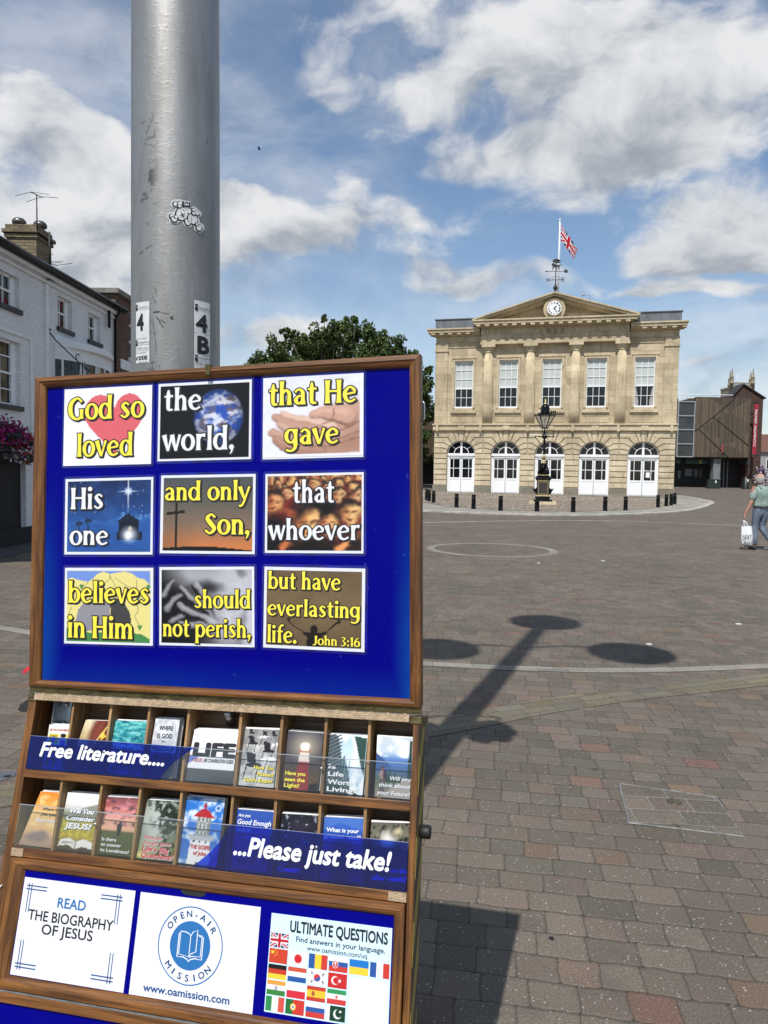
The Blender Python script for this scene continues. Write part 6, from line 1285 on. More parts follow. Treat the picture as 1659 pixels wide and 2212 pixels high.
for k, (key, q) in enumerate(LSH):
    tl, tr, brr, bl_ = [np.array(p) for p in q]; zt, zb = -.024, -.016; n = 4 + k % 3
    def P(x, y, dz=0.0): a = bl_ * (1 - x) + brr * x; b = tl * (1 - x) + tr * x; c = a * (1 - y) + b * y; return (c[0], c[1], zb + (zt - zb) * y + dz)
    mb = MB(); th = .018
    for j in range(n):                                       # the pile behind the front copy, slightly fanned
        d0, d1 = -.0008 - th * j / n, -.0008 - th * (j + .82) / n; dx = random.uniform(-.0012, .0022) * (j > 0); dy = random.uniform(-.001, .0035) * (j > 0)
        cs = [(P(x, y, 0), s) for x, y, s in ((0, 0, 0), (1, 0, 0), (1, 1, 1), (0, 1, 1))]
        A = mb.ring([(p[0] + dx, p[1] + dy * s, p[2] + d0) for p, s in cs]); B = mb.ring([(p[0] + dx, p[1] + dy * s, p[2] + d1) for p, s in cs]); mb.face(A); mb.face(B[::-1]); mb.bridge(A, B)
    root = obj('tract_stack', mb, m_edge, None, XM); tag(root, LLAB[key], 'leaflet', 'tracts in the display racks')
    a = globals()['L_' + key]() if key != 'enough' else L_blue()
    mb, cc = a.mesh(0, 0, 1, 1, 0, lambda p: P(p[0], p[1], 0)); obj('cover', mb, m_leaf_print, root, XM, fixn=False, colors=cc)
    mb = MB()
    for (s, x0, x1, y, c, bd, sh, col) in LT.get(key, []):
        if key in ('jesus', 'big', 'exam') and col != K:
            mb.cur = K if key != 'big' else Wc; txt(mb, s, x0 + .012, x1 + .012, y - .008, c, .0006, bold=bd + .02, shear=sh, f=lambda q: P(q[0], q[1], q[2]))
        mb.cur = col; txt(mb, s, x0, x1, y, c, .0010, bold=bd + .012, shear=sh, f=lambda q: P(q[0], q[1], q[2]))
    obj('lettering', mb, TM, root, XM, fixn=False)
if True:                                                     # a second copy of the booklet peeps out beside the first
    pass

# ------------------------------------------------------------------ manhole, gum and litter on the paving
MQ = [ground(*p) for p in ((1336, 1693), (1549, 1723), (1607, 1809), (1356, 1779))]
MQ = [np.array(p) for p in MQ]; mc = sum(MQ) / 4; MM = Matrix.Translation(Vector((mc[0], mc[1], 0)))
mb = MB(); L = lambda s, z: [(mc[0] * 0 + (p[0] - mc[0]) * s, (p[1] - mc[1]) * s, z) for p in MQ]
a, b, c, d = mb.ring(L(1.0, .002)), mb.ring(L(.992, .006)), mb.ring(L(.968, .006)), mb.ring(L(.962, .003)); mb.bridge(a, b); mb.bridge(b, c); mb.bridge(c, d)
man = obj('manhole_cover', mb, mat('worn_steel', (.26, .26, .25), .6, .5, var=.35, vscale=20), None, MM); tag(man, 'square steel framed manhole cover inset with paving blocks near the stand', 'manhole cover')
mb = MB(); mb.face(mb.ring(L(.962, .0046))); inset = pavers('manhole_blocks', .20, .14, R(5), PSTOPS, (.19, .18, .16), jit=.006, loc=(.07, .03, 0), joint=(.005, .011)); obj('paving_inset', mb, inset, man)
g = ground(1457, 1734); mb = MB(); mb.lathe([(.036, .005), (.034, .0085), (.026, .0085), (.024, .0055), (.017, .0055), (.014, .008), (.0, .008)], (g[0] - mc[0], g[1] - mc[1], 0), 28); obj('lifting_key', mb, mat('tarnished_brass', (.16, .13, .08), .4, .7, var=.3, vscale=40), man)
def flat_bit(px, py, r, m, name, label, cat, h=.004):
    g = ground(px, py); mb = MB(); n = 11; P = [(r * random.uniform(.6, 1.1) * math.cos(2 * math.pi * k / n), .8 * r * random.uniform(.6, 1.1) * math.sin(2 * math.pi * k / n)) for k in range(n)]
    mb.prism(P, .001, h, 'xy'); o = obj(name, mb, m, None, Matrix.Translation(Vector((g[0], g[1], gz(g[1]))))); tag(o, label, cat)
flat_bit(1191, 2028, .014, m_bmatt, 'chewing_gum', 'black spot of trodden chewing gum near the shadow of the stand', 'gum')
pg = [ground(*p) for p in ((-45, 1671), (34.5, 1667), (33, 1677.5), (-45, 1706))]; pc_ = sum(np.array(p) for p in pg) / 4
mb = MB(); mb.prism([(p[0] - pc_[0], p[1] - pc_[1]) for p in pg], .001, .005, 'xy'); o = obj('steel_plate', mb, mat('plate_steel', (.20, .215, .235), .45, .6, var=.2, vscale=12), None, Matrix.Translation(Vector((pc_[0], pc_[1], 0)))); tag(o, 'small grey steel plate let into the paving at the left edge', 'metal plate')
g = ground(16, 1679); mb = MB(); mb.prism([(.022 * math.cos(t), .016 * math.sin(t)) for t in [2 * math.pi * k / 9 for k in range(9)]], .0052, .0062, 'xy'); obj('keyhole', mb, m_bmatt, o, Matrix.Translation(Vector((g[0], g[1], 0))))
m_lit = mat('litter_white', (.62, .62, .60), .6)
for px, py, r, lab in ((1595, 1349, .035, 'white scrap of paper on the paving at the right edge'), (1402, 1393, .030, 'small pale scrap of litter right of the lamp shadow'), (1303, 1212, .045, 'white scrap on the paving between ring and walking man'), (1419, 1109, .06, 'white crumpled paper at the kerb of the island'), (1163, 1217, .035, 'tiny white scrap just right of the paving ring')):
    flat_bit(px, py, r, m_lit, 'litter', lab, 'litter', .012)

# ------------------------------------------------------------------ ornate lamp in front of the hall
g = ground(1172, 1089, .08); OLM = rotz((g[0], g[1], g[2] - .01), R(-12)) @ Matrix.Scale(g[1] / 39.23, 4)
ol = thing('street_lamp', 'ornate black and gold cast-iron lantern post on a pedestal in front of the middle door', 'street lamp', OLM)
S_ = 1.0
mb = MB(); mb.box((-.72, -.60, 0), (.72, .60, .17)); obj('base_slab', mb, m_trim, ol, bevel=.015)
mb = MB(); mb.box((-.50, -.45, .17), (.50, .45, .27)); mb.box((-.38, -.38, .27), (.38, .38, .46)); mb.box((-.34, -.34, .52), (.34, .34, 1.30)); mb.box((-.38, -.38, 1.30), (.38, .38, 1.36)); mb.box((-.42, -.42, 1.36), (.42, .42, 1.46)); mb.lathe([(.5, 1.46), (.33, 1.58), (.26, 1.62)], n=4); 
for s in (-1, 1): mb.prism([(s * .34, .60), (s * .40, .58), (s * .55, .86), (s * .42, .84), (s * .34, .92)], -.22, .22)
ped = obj('pedestal', mb, m_black, ol, bevel=.012)
mb = MB(); mb.box((-.385, -.385, .46), (.385, .385, .52)); 
for x0, x1, z0, z1 in ((-.27, -.25, .58, 1.22), (.25, .27, .58, 1.22), (-.27, .27, .56, .58), (-.27, .27, 1.22, 1.24)): mb.box((x0, -.355, z0), (x1, -.342, z1))
for k in range(9): mb.box((-.30 + k * .068, -.40, 1.27), (-.27 + k * .068, -.385, 1.34))
mb.box((-.30, -.30, 1.60), (.30, .30, 1.63)); obj('gilding', mb, m_gold, ped)
mb = MB(); mb.box((-.25, -.352, .58), (.25, -.3405, 1.22)); obj('plaque', mb, mat('bronze_plaque', (.06, .055, .045), .45, .4, var=.2, vscale=40), ped)
mb = MB(); mb.sm = True
for k in range(4):
    a = math.pi / 2 * k + .4; P = [(.10 * math.cos(a), .10 * math.sin(a), 1.64), (.24 * math.cos(a), .24 * math.sin(a), 1.78), (.25 * math.cos(a + .5), .25 * math.sin(a + .5), 1.95), (.15 * math.cos(a + 1.1), .15 * math.sin(a + 1.1), 2.08), (.12 * math.cos(a + 1.6), .12 * math.sin(a + 1.6), 2.26)]
    mb.tube(P, [.10, .115, .09, .06, .03], 9); mb.ico((P[1][0], P[1][1], 1.74), .11, 2)
mb.lathe([(.12, 1.6), (.10, 2.3)], n=16); obj('dolphin_figures', mb, m_black, ol)
mb = MB(); mb.lathe([(.12, 2.26), (.125, 2.30), (.10, 2.33), (.11, 2.36), (.13, 2.40), (.085, 2.46)], n=20); mb.lathe([(.095, 2.52), (.09, 2.70), (.065, 2.76)], n=12); obj('gilt_collar', mb, m_gold, ol)
mb = MB(); mb.lathe([(.10, 2.24), (.09, 2.5), (.078, 2.7), (.062, 2.78), (.06, 3.02), (.075, 3.04), (.075, 3.07), (.05, 3.1), (.045, 3.38), (.065, 3.42), (.07, 3.52), (.045, 3.56), (.05, 3.60), (.16, 3.68), (.18, 3.73), (.08, 3.80), (.065, 3.92), (.08, 3.98), (.035, 4.02), (.03, 4.16)], n=20); obj('shaft', mb, m_black, ol)
mb = MB(); mb.tube([(-.50, 0, 3.73), (.50, 0, 3.73)], .022, 8); [mb.ico((s * x, 0, 3.73), r, 2) for s in (-1, 1) for x, r in ((.50, .045), (.24, .045))]; obj('ladder_bar', mb, m_black, ol)
mb = MB()
for k in range(4): a = math.pi / 2 * k; mb.tube([(.06 * math.cos(a), .06 * math.sin(a), 3.96), (.14 * math.cos(a), .14 * math.sin(a), 4.02), (.10 * math.cos(a), .10 * math.sin(a), 4.10), (.17 * math.cos(a), .17 * math.sin(a), 4.18), (.13 * math.cos(a), .13 * math.sin(a), 4.22)], .016, 6)
obj('cradle', mb, m_black, ol)
nl = 6; rb_, rt_, zb_, zt_ = .17, .54, 4.20, 4.90; mb = MB(); an = [2 * math.pi * k / nl + math.pi / 6 * 0 for k in range(nl)]
for a in an: mb.tube([(rb_ * math.cos(a), rb_ * math.sin(a), zb_), (rt_ * math.cos(a), rt_ * math.sin(a), zt_)], .028, 6); mb.ico((rt_ * 1.04 * math.cos(a), rt_ * 1.04 * math.sin(a), zt_ + .05), .04, 1)
for r, z, h in ((rb_, zb_ - .03, .05), (rt_, zt_ - .02, .06)): 
    A = mb.ring([(r * 1.06 * math.cos(a), r * 1.06 * math.sin(a), z) for a in an]); B = mb.ring([(r * 1.06 * math.cos(a), r * 1.06 * math.sin(a), z + h) for a in an]); C2 = mb.ring([(r * .94 * math.cos(a), r * .94 * math.sin(a), z + h) for a in an]); D2 = mb.ring([(r * .94 * math.cos(a), r * .94 * math.sin(a), z) for a in an]); mb.bridge(A, B); mb.bridge(B, C2); mb.bridge(C2, D2); mb.bridge(D2, A)
mb.lathe([(rt_ * 1.02, zt_ + .03), (.40, 4.97), (.27, 5.02)], n=6); lan = obj('lantern', mb, m_black, ol)
mb = MB(); A = mb.ring([(rb_ * math.cos(a), rb_ * math.sin(a), zb_) for a in an]); B = mb.ring([(rt_ * .985 * math.cos(a), rt_ * .985 * math.sin(a), zt_) for a in an]); mb.bridge(A, B)
gm, t, p = mat_custom('lantern_glass'); p.inputs['Base Color'].default_value = (.62, .62, .55, 1); p.inputs['Roughness'].default_value = .15; p.inputs['Alpha'].default_value = .35
obj('glazing', mb, gm, lan, fixn=False)
mb = MB(); mb.lathe([(.03, 4.2), (.03, 4.5), (.06, 4.55), (.06, 4.72)], n=10); obj('lamp_bulb', mb, mat('lamp_opal', (.55, .53, .45), .5), lan)
mb = MB(); mb.sm = True; mb.lathe([(.27, 5.02), (.25, 5.06), (.235, 5.12), (.24, 5.24), (.22, 5.36), (.16, 5.46), (.08, 5.51)], n=28); obj('dome', mb, m_black, lan)
mb = MB(); mb.lathe([(.11, 5.50), (.12, 5.53), (.05, 5.56), (.03, 5.60), (.055, 5.66), (.04, 5.72), (.005, 5.80)], n=14); obj('finial', mb, m_gold, lan)
mb = MB(); [mb.lathe([(.04, 4.99), (.04, 5.12), (.045, 5.14)], (.33 + .10 * k, -.04, 0), 10) for k in range(3)]; obj('vents', mb, m_black, lan)

# ------------------------------------------------------------------ bollards along the kerb
BOL = [(2.57, 42.99), (2.61, 41.23), (2.75, 39.52), (3.54, 34.67), (4.22, 33.45), (5.29, 32.19), (6.92, 32.09), (8.53, 31.98), (10.45, 33.52), (11.7, 34.36), (14.79, 38.31), (15.86, 39.87), (16.67, 41.21), (17.68, 43.17)]
BPX = [(1366.6, 1081.3), (1368, 1085), (1411, 1089)]
BLAB = ['black bollard farthest back of the three beside the board edge', 'black bollard in the middle of the three beside the board edge', 'black bollard nearest the kerb of the three beside the board edge', 'lone black bollard before the pier left of the second arched door', 'black bollard standing before the second arched door', 'black bollard just right of the second arched door, left of the ornate lamp', 'black bollard standing directly in front of the ornate lamp pedestal', 'first black bollard to the right of the ornate lamp', 'black bollard in front of the fourth arched door', 'black bollard before the pier between the fourth and fifth doors', 'black bollard in front of the fifth arched door, first of the right-hand row', 'second black bollard of the close row at the right corner of the hall', 'third black bollard of the close row at the right corner of the hall', 'farthest black bollard of the close row at the right corner of the hall']
proto = None
for k, (x, y) in enumerate(BOL):
    P_ = cast(np.array([x, y, -CAM_H]), .08)
    M = Matrix.Translation(Vector((P_[0], P_[1], P_[2] - .02))) @ Matrix.Scale(.95, 4)
    if proto is None:
        proto = thing('bollard', BLAB[k], 'bollard', M, 'black bollards round the island')
        mb = MB(); mb.lathe([(.112, 0), (.112, .05), (.104, .06), (.102, .52), (.108, .525), (.108, .545)], n=24); obj('post', mb, m_black, proto)
        mb = MB(); mb.lathe([(.075, .545), (.07, .575), (.10, .60), (.108, .63), (.098, .67), (.06, .695), (.0, .70)], n=24); obj('cap', mb, m_black, proto)
        mb = MB(); mb.lathe([(.1085, .50), (.1105, .505), (.1105, .515), (.1085, .52)], n=24); obj('band', mb, m_iron, proto)
    else:
        o = copy_tree(proto, M); o['label'] = BLAB[k]
# ------------------------------------------------------------------ shopping centre to the right of the hall
def slats(name, c1, c2, wd=.14, diag=None):
    m, t, p = mat_custom(name); x, y, z = t.sep(t.obj()); u = t.math('ADD', x, t.math('MULTIPLY', y, .9)); k = t.math('DIVIDE', u, wd); fl_ = t.math('FLOOR', k); fr = t.math('SUBTRACT', k, fl_)
    zone = t.math('FLOOR', t.math('MULTIPLY', t.math('ADD', z, t.math('MULTIPLY', u, .62)), .30)); zone2 = t.math('FLOOR', t.math('MULTIPLY', t.math('SUBTRACT', z, t.math('MULTIPLY', u, .62)), .30))
    r = t.sep(t.wn(t.comb(fl_, zone, zone2))[1]); c = t.mix(r[0], c1, c2)
    zr = t.sep(t.wn(t.comb(zone, zone2, 3.0))[1]); c = t.mix(1.0, c, t.ramp(zr[0], [(0, (.75, .75, .76)), (1, (1.2, 1.18, 1.15))]), 'MULTIPLY')
    c = t.mix(1.0, c, t.ramp(t.noise(t.mapping(t.obj(), scale=(3, 3, .3)), 3, 5, .6), [(.3, (.75, .74, .72)), (.7, (1.2, 1.2, 1.2))]), 'MULTIPLY')
    gap = t.math('MULTIPLY', t.mr(fr, .0, .12), t.mr(fr, 1.0, .88)); c = t.mix(gap, (.012, .010, .008), c); t.put(p.inputs['Base Color'], c); p.inputs['Roughness'].default_value = .8
    b = t.new('ShaderNodeBump'); b.inputs['Distance'].default_value = .04; b.inputs['Strength'].default_value = .8; t.put(b.inputs['Height'], gap); t.put(p.inputs['Normal'], b.outputs[0]); return m
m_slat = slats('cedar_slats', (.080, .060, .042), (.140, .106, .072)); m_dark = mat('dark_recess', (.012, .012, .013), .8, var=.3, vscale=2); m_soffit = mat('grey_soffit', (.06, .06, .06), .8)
Y7 = 72.0; B7 = Matrix.Translation(Vector((0, Y7, gz(Y7))))
g7 = gz(Y7)
tb = thing('shopping_centre', 'timber slatted shopping block over dark recessed shops, right of the town hall', 'building', Matrix.Translation(Vector((33, Y7, g7))))
mb = MB(); zb, zt = 3.70, 9.72; mb.box((31.25, Y7, zb), (36.75, Y7 + 14, zt)); mb.box((24.0, Y7 + .25, zb + .1), (29.55, Y7 + 14, zt - .15)); mb.prism([(36.75, Y7), (37.15, Y7 + .9), (37.15, Y7 + 14), (36.75, Y7 + 14)], zb, zt, 'xy'); obj('slatted_upper_floor', mb, m_slat, tb, Matrix.Identity(4))
mb = MB(); mb.prism([(36.76, Y7 + .06), (37.3, Y7 + .95), (37.3, Y7 + 3), (36.76, Y7 + 3)], 3.0, 3.69, 'xy'); obj('sloping_soffit', mb, m_soffit, tb, Matrix.Identity(4))
mb = MB(); mb.tube([(31.25, Y7 - .02, 6.3), (33.05, Y7 - .02, 7.75), (35.2, Y7 - .02, 9.7)], .035, 6); mb.tube([(33.05, Y7 - .02, 7.75), (36.7, Y7 - .02, 4.9)], .035, 6); mb.tube([(31.6, Y7 - .02, 6.5), (34.7, Y7 - .02, 3.72)], .035, 6); obj('diagonal_joints', mb, m_dark, tb, Matrix.Identity(4))
mb = MB(); mb.box((29.56, Y7 + .2, 3.66), (31.24, Y7 + 3, 9.25)); wg = obj('window', mb, m_glassg, tb, Matrix.Identity(4))
mb = MB(); 
for z in (3.66, 4.95, 6.38, 7.78, 9.2): mb.box((29.5, Y7 + .10, z), (31.25, Y7 + .19, z + .1))
for x in (29.5, 31.15): mb.box((x, Y7 + .09, 3.66), (x + .1, Y7 + .185, 9.3))
obj('frame', mb, mat('alloy_frame', (.42, .44, .46), .4, .5), wg, Matrix.Identity(4))
mb = MB(); mb.box((24, Y7 + .3, 9.62), (31.2, Y7 + .5, 9.70)); mb.tube([(24, Y7 - .1, 9.93), (34.9, Y7 - .1, 9.93)], .05, 8); [mb.tube([(x, Y7 - .1, 9.6), (x, Y7 - .1, 9.93)], .03, 6) for x in (25, 27, 29, 30.3)]; obj('roof_rail', mb, m_white, tb, Matrix.Identity(4))
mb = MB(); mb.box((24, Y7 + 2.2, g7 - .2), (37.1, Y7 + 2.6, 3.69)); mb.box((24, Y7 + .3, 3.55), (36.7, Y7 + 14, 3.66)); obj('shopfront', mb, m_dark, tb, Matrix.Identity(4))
mb = MB(); mb.box((30.9, Y7 + 1.2, 3.02), (33.4, Y7 + 1.45, 3.52)); fa = obj('shop_fascia', mb, mat('green_fascia', (.006, .035, .030), .5), tb, Matrix.Identity(4))
mb = MB(); f = lambda q: (q[0], Y7 + 1.19 - q[2], q[1]); txt(mb, '8', 32.37, 32.57, 3.08, .36, 0, bold=.03, f=f); obj('lettering', mb, mat('yellow_sign', (.55, .45, .02), .5), fa, Matrix.Identity(4), fixn=False)
mb = MB(); A = mb.ring([(30.15 + .21 * math.cos(t), Y7 + 1.18, 3.27 + .21 * math.sin(t)) for t in [2 * math.pi * k / 24 for k in range(24)]]); Bq = mb.ring([(30.15 + .17 * math.cos(t), Y7 + 1.18, 3.27 + .17 * math.sin(t)) for t in [2 * math.pi * k / 24 for k in range(24)]]); mb.bridge(A, Bq); txt(mb, 'm', 30.06, 30.24, 3.2, .16, 0, bold=.03, f=f); obj('round_sign', mb, m_mud, tb, Matrix.Identity(4), fixn=False)
mb = MB(); mb.box((29.2, Y7 + 1.3, 2.95), (30.85, Y7 + 1.44, 3.58)); obj('dark_fascia', mb, m_dark, tb, Matrix.Identity(4))
mb = MB(); mb.box((33.45, Y7 + .4, g7 - .1), (34.2, Y7 + 1.1, 3.60)); obj('pillar', mb, mat('grey_pillar', (.17, .18, .19), .7, var=.15, vscale=2), tb, Matrix.Identity(4))
m_blu = mat('blue_shop_poster', (.02, .10, .14), .5); m_gry = mat('grey_shop_poster', (.10, .11, .12), .5)
for (x0, x1, z0, z1, m) in ((29.3, 30.0, 1.6, 2.85, m_blu), (30.55, 30.85, 1.5, 2.3, m_gry), (31.3, 32.05, 1.75, 2.5, m_gry), (32.3, 32.6, 1.7, 2.5, m_gry), (32.75, 33.1, 1.6, 2.5, mat('brown_shop_poster', (.08, .05, .03), .5))):
    mb = MB(); mb.box((x0, Y7 + 2.12, z0), (x1, Y7 + 2.19, z1)); obj('shop_poster', mb, m, tb, Matrix.Identity(4))
mb = MB(); [mb.box((x, Y7 + 2.1, g7), (x + .06, Y7 + 2.19, 3.5)) for x in (34.5, 34.95, 35.3, 35.7)]; obj('glazing_bars', mb, m_mud, tb, Matrix.Identity(4))
mb = MB(); mb.tube([(33.95, Y7 - .2, 2.6), (33.95, Y7 - .2, 5.1)], .04, 6); mb.tube([(33.6, Y7 - .2, 4.0), (34.3, Y7 - .2, 4.0)], .03, 6); rp = obj('red_pennant', mb, m_iron); tag(rp, 'dark bracket post with a red pennant before the slatted wall', 'banner')
mb = MB(); mb.box((33.9, Y7 - .235, 4.2), (34.06, Y7 - .215, 5.0)); obj('cloth', mb, mat('pennant_red', (.35, .05, .04), .8), rp, Matrix.Identity(4))
# the left-hand continuation glimpsed beside the hall
dk = thing('timber_block', 'dark slatted block with black opening glimpsed left of the town hall under the tree', 'building', Matrix.Translation(Vector((4, 68, gz(68)))))
m_slatd = slats('dark_cedar_slats', (.075, .055, .035), (.12, .088, .052))
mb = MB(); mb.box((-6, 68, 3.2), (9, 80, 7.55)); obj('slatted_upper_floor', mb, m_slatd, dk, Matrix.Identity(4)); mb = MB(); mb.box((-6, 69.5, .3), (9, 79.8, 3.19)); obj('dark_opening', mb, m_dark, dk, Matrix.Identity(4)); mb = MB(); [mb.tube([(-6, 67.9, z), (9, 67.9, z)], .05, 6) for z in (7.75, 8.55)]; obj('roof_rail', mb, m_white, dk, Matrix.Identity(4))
mb = MB(); mb.box((-6, 67.97, 3.0), (9, 68.1, 3.19)); obj('edge_beam', mb, m_dark, dk, Matrix.Identity(4))
# brick gabled hall and its church tower behind
m_rbrick = bricks('red_brick', (.060, .027, .020), (.085, .038, .027), (.08, .066, .056), .24, .08); m_slate = mat('roof_slate', (.035, .032, .032), .7, var=.25, vscale=4)
GB = thing('gabled_brick_building', 'dark red brick building with a steep gable rising behind the slatted shopping block', 'building', Matrix.Translation(Vector((37, 80, gz(80)))))
k = 80 / 72.0; zc = lambda z: CAM_H + (z - CAM_H) * k
xl, xr, xm = 34.75 * k, 38.0 * k, 35.9 * k; ze, zr = zc(9.7), zc(11.0)
mb = MB(); mb.prism([(xl, .3), (xr, .3), (xr, ze), (xm, zr), (xl, ze)], 80, 81.6, 'xz'); obj('wall', mb, m_rbrick, GB, Matrix.Identity(4))
mb = MB(); mb.prism([(xl - .1, ze - .06), (xm, zr + .01), (xr + .2, ze - .10), (xr + .2, ze + .05), (xm, zr + .13), (xl - .1, ze + .06)], 79.8, 81.7, 'xz'); obj('roof', mb, m_slate, GB, Matrix.Identity(4))
mb = MB(); mb.box((37.0, 72.95, .5), (37.75, 80, 8.2)); obj('side_wall', mb, m_rbrick, GB, Matrix.Identity(4)); mb = MB(); mb.box((36.95, 72.9, 8.2), (37.85, 80, 8.36)); mb.box((38.0 * k, 82, 6.5), (38.0 * k + .35, 84, 8.7)); obj('coping', mb, m_slate, GB, Matrix.Identity(4))
CT_ = thing('church_tower', 'pale stone church tower top with pierced parapet and four tall pinnacles behind the gable', 'church', Matrix.Translation(Vector((64.4, 130, 0))))
k = 130 / 72.0; m_ch = stone('church_stone', (.26, .235, .18), (.30, .27, .2), 1.2, .5)
tx0, tx1 = 34.72 * k, 36.95 * k; zt_ = CAM_H + (11.0 - CAM_H) * k
mb = MB(); mb.box((tx0, 130, 0), (tx1, 134, zt_ - .4)); mb.box((tx0 - .1, 129.9, zt_ - .6), (tx1 + .1, 134.1, zt_ - .35)); obj('shaft', mb, m_ch, CT_, Matrix.Identity(4))
mb = MB(); n = 9
for i in range(n): x = tx0 + .3 + (tx1 - tx0 - .6) * i / (n - 1); mb.box((x - .1, 130, zt_ - .35), (x + .1, 130.2, zt_ + .25))
mb.box((tx0, 129.98, zt_ + .25), (tx1, 130.22, zt_ + .42)); obj('parapet', mb, m_ch, CT_, Matrix.Identity(4))
for x in (tx0 + .1, tx1 - .1):
    for y, h, dx_ in ((130.1, CAM_H + (12.66 - CAM_H) * k, 0), (133.0, CAM_H + (12.60 - CAM_H) * k, 1.05)):
        mb = MB(); mb.lathe([(.36, zt_ - 1.6), (.36, zt_ + .2), (.44, zt_ + .25), (.34, zt_ + .4), (.30, zt_ + 1.3), (.37, zt_ + 1.38), (.25, zt_ + 1.5), (.05, h - .3), (.12, h - .25), (.02, h)], (x + dx_, y, 0), 8); obj('pinnacle', mb, m_ch, CT_, Matrix.Identity(4))
mb = MB(); mb.tube([((tx0 + tx1) / 2, 132, zt_), ((tx0 + tx1) / 2, 132, zt_ + 2.2)], .04, 5); obj('mast', mb, m_white, CT_, Matrix.Identity(4))
# banners
m_bred = mat('banner_red', (.30, .018, .035), .7, var=.1, vscale=2)
mb = MB(); Q = [(36.90, 4.02), (37.30, 4.0), (37.36, 9.12), (36.96, 9.13)]; mb.prism(Q, 71.6, 71.63); b1_ = obj('banner', mb, m_bred); tag(b1_, 'tall red banner with white letters Chantry Centre beside the slatted wall', 'banner')
mb = MB(); ab = (4.85, 8.55)
f = lambda q: (36.95 + .05 * (q[0] - 4) / 5 + (.30 - q[1]), 71.59 - q[2] * 50, q[0]); txt(mb, 'CHANTRY CENTRE', 5.20, 8.50, .06, .22, 0, bold=.012, f=f)
A = mb.ring([(37.12 + .14 * math.cos(t), 71.595, 4.98 + .14 * math.sin(t)) for t in np.linspace(.7, 5.6, 14)]); Bq = mb.ring([(37.12 + .10 * math.cos(t), 71.595, 4.98 + .10 * math.sin(t)) for t in np.linspace(.7, 5.6, 14)]); mb.bridge(A, Bq, False); obj('lettering', mb, m_white, b1_, Matrix.Identity(4), fixn=False)
mb = MB(); mb.box((36.75, 71.55, 9.14), (37.5, 71.68, 9.3)); mb.box((36.75, 71.55, 3.86), (37.5, 71.68, 3.98)); obj('arm', mb, m_iron, b1_, Matrix.Identity(4))
mb = MB(); Q = [(37.30, 3.85), (37.42, 3.8), (37.52, 8.62), (37.40, 8.66)]; mb.prism(Q, 72.3, 72.33); b2_ = obj('banner', mb, m_white); tag(b2_, 'narrow white and red banner hanging just right of the red one', 'banner')
mb = MB(); mb.prism([(37.42, 3.7), (37.56, 3.7), (37.62, 7.9), (37.51, 8.0)], 72.34, 72.36); obj('red_edge', mb, m_bred, b2_, Matrix.Identity(4)); mb = MB(); f = lambda q: (37.44 - q[1] + .03 * (q[0] - 5) / 3, 72.29 - q[2] * 50, q[0]); txt(mb, 'CHANTRY CENTRE', 4.6, 7.9, 0, .09, 0, bold=.01, f=f); obj('lettering', mb, m_bred, b2_, Matrix.Identity(4), fixn=False)
# street cabinets, post, bicycle, flower tower
m_cab = mat('cabinet_green', (.018, .030, .022), .5, var=.2, vscale=4)
def cabinet(x0, x1, h, lab, y=70.6):
    M = Matrix.Translation(Vector(((x0 + x1) / 2, y, gz(y)))); w2 = (x1 - x0) / 2; mb = MB(); mb.box((-w2 + .03, -.25, .06), (w2 - .03, .25, h - .06)); r = obj('street_cabinet', mb, m_cab, None, M, bevel=.015); tag(r, lab, 'cabinet')
    mb = MB(); mb.box((-w2, -.29, h - .06), (w2, .29, h)); obj('lid', mb, m_cab, r, bevel=.01); mb = MB(); mb.box((-w2, -.27, 0), (w2, .27, .06)); obj('base', mb, m_dark, r); mb = MB(); mb.box((-.012, -.258, .1), (.012, -.251, h - .1)); obj('door_joint', mb, m_dark, r)
    mb = MB(); mb.poly([(.08, -.262, h - .35), (.22, -.262, h - .35), (.22, -.262, h - .12), (.08, -.262, h - .12)]); obj('sticker', mb, m_white, r, fixn=False)
cabinet(32.0, 33.3, .92, 'wide dark green street cabinet in front of the shop pillar'); cabinet(35.55, 36.1, 1.1, 'narrow dark green cabinet beside the white post near the bicycle')
mb = MB(); mb.lathe([(.05, 0), (.05, 1.1), (.03, 1.14)], n=10); o = obj('post', mb, mat('post_pale', (.42, .43, .42), .5), None, Matrix.Translation(Vector((35.6, 70.0, gz(70))))); tag(o, 'thin pale post standing before the narrow green cabinet', 'post')
BK_ = rotz((36.75, 70.3, gz(70.3)), R(8)); bk = thing('bicycle', 'dark parked bicycle partly hidden behind the walking man', 'bicycle', BK_)
for x in (-.5, .5):
    mb = MB(); P = [(x + .34 * math.cos(t), 0, .36 + .34 * math.sin(t)) for t in np.linspace(0, 2 * math.pi, 29)]; mb.tube(P, .025, 6); wh = obj('wheel', mb, m_bmatt, bk); mb = MB(); [mb.tube([(x, 0, .36), (x + .32 * math.cos(t), 0, .36 + .32 * math.sin(t))], .004, 4) for t in np.linspace(0, 2 * math.pi, 13)]; mb.ico((x, 0, .36), .03, 1); obj('spokes', mb, m_steel, wh)
mb = MB(); [mb.tube(P, .018, 6) for P in ([(-.5, 0, .36), (-.08, 0, .33), (.36, 0, .80), (-.16, 0, .80), (-.08, 0, .33)], [(-.16, 0, .80), (-.5, 0, .36)], [(.5, 0, .36), (.34, 0, .98)], [(-.16, 0, .8), (-.2, 0, .95)])]; obj('frame', mb, m_black, bk)
mb = MB(); mb.tube([(.34, -.25, 1.0), (.34, .25, 1.0)], .016, 6); obj('handlebar', mb, m_black, bk); mb = MB(); mb.ico((-.2, 0, .97), .09, 2, 0, (1.3, .6, .4)); obj('saddle', mb, m_bmatt, bk)

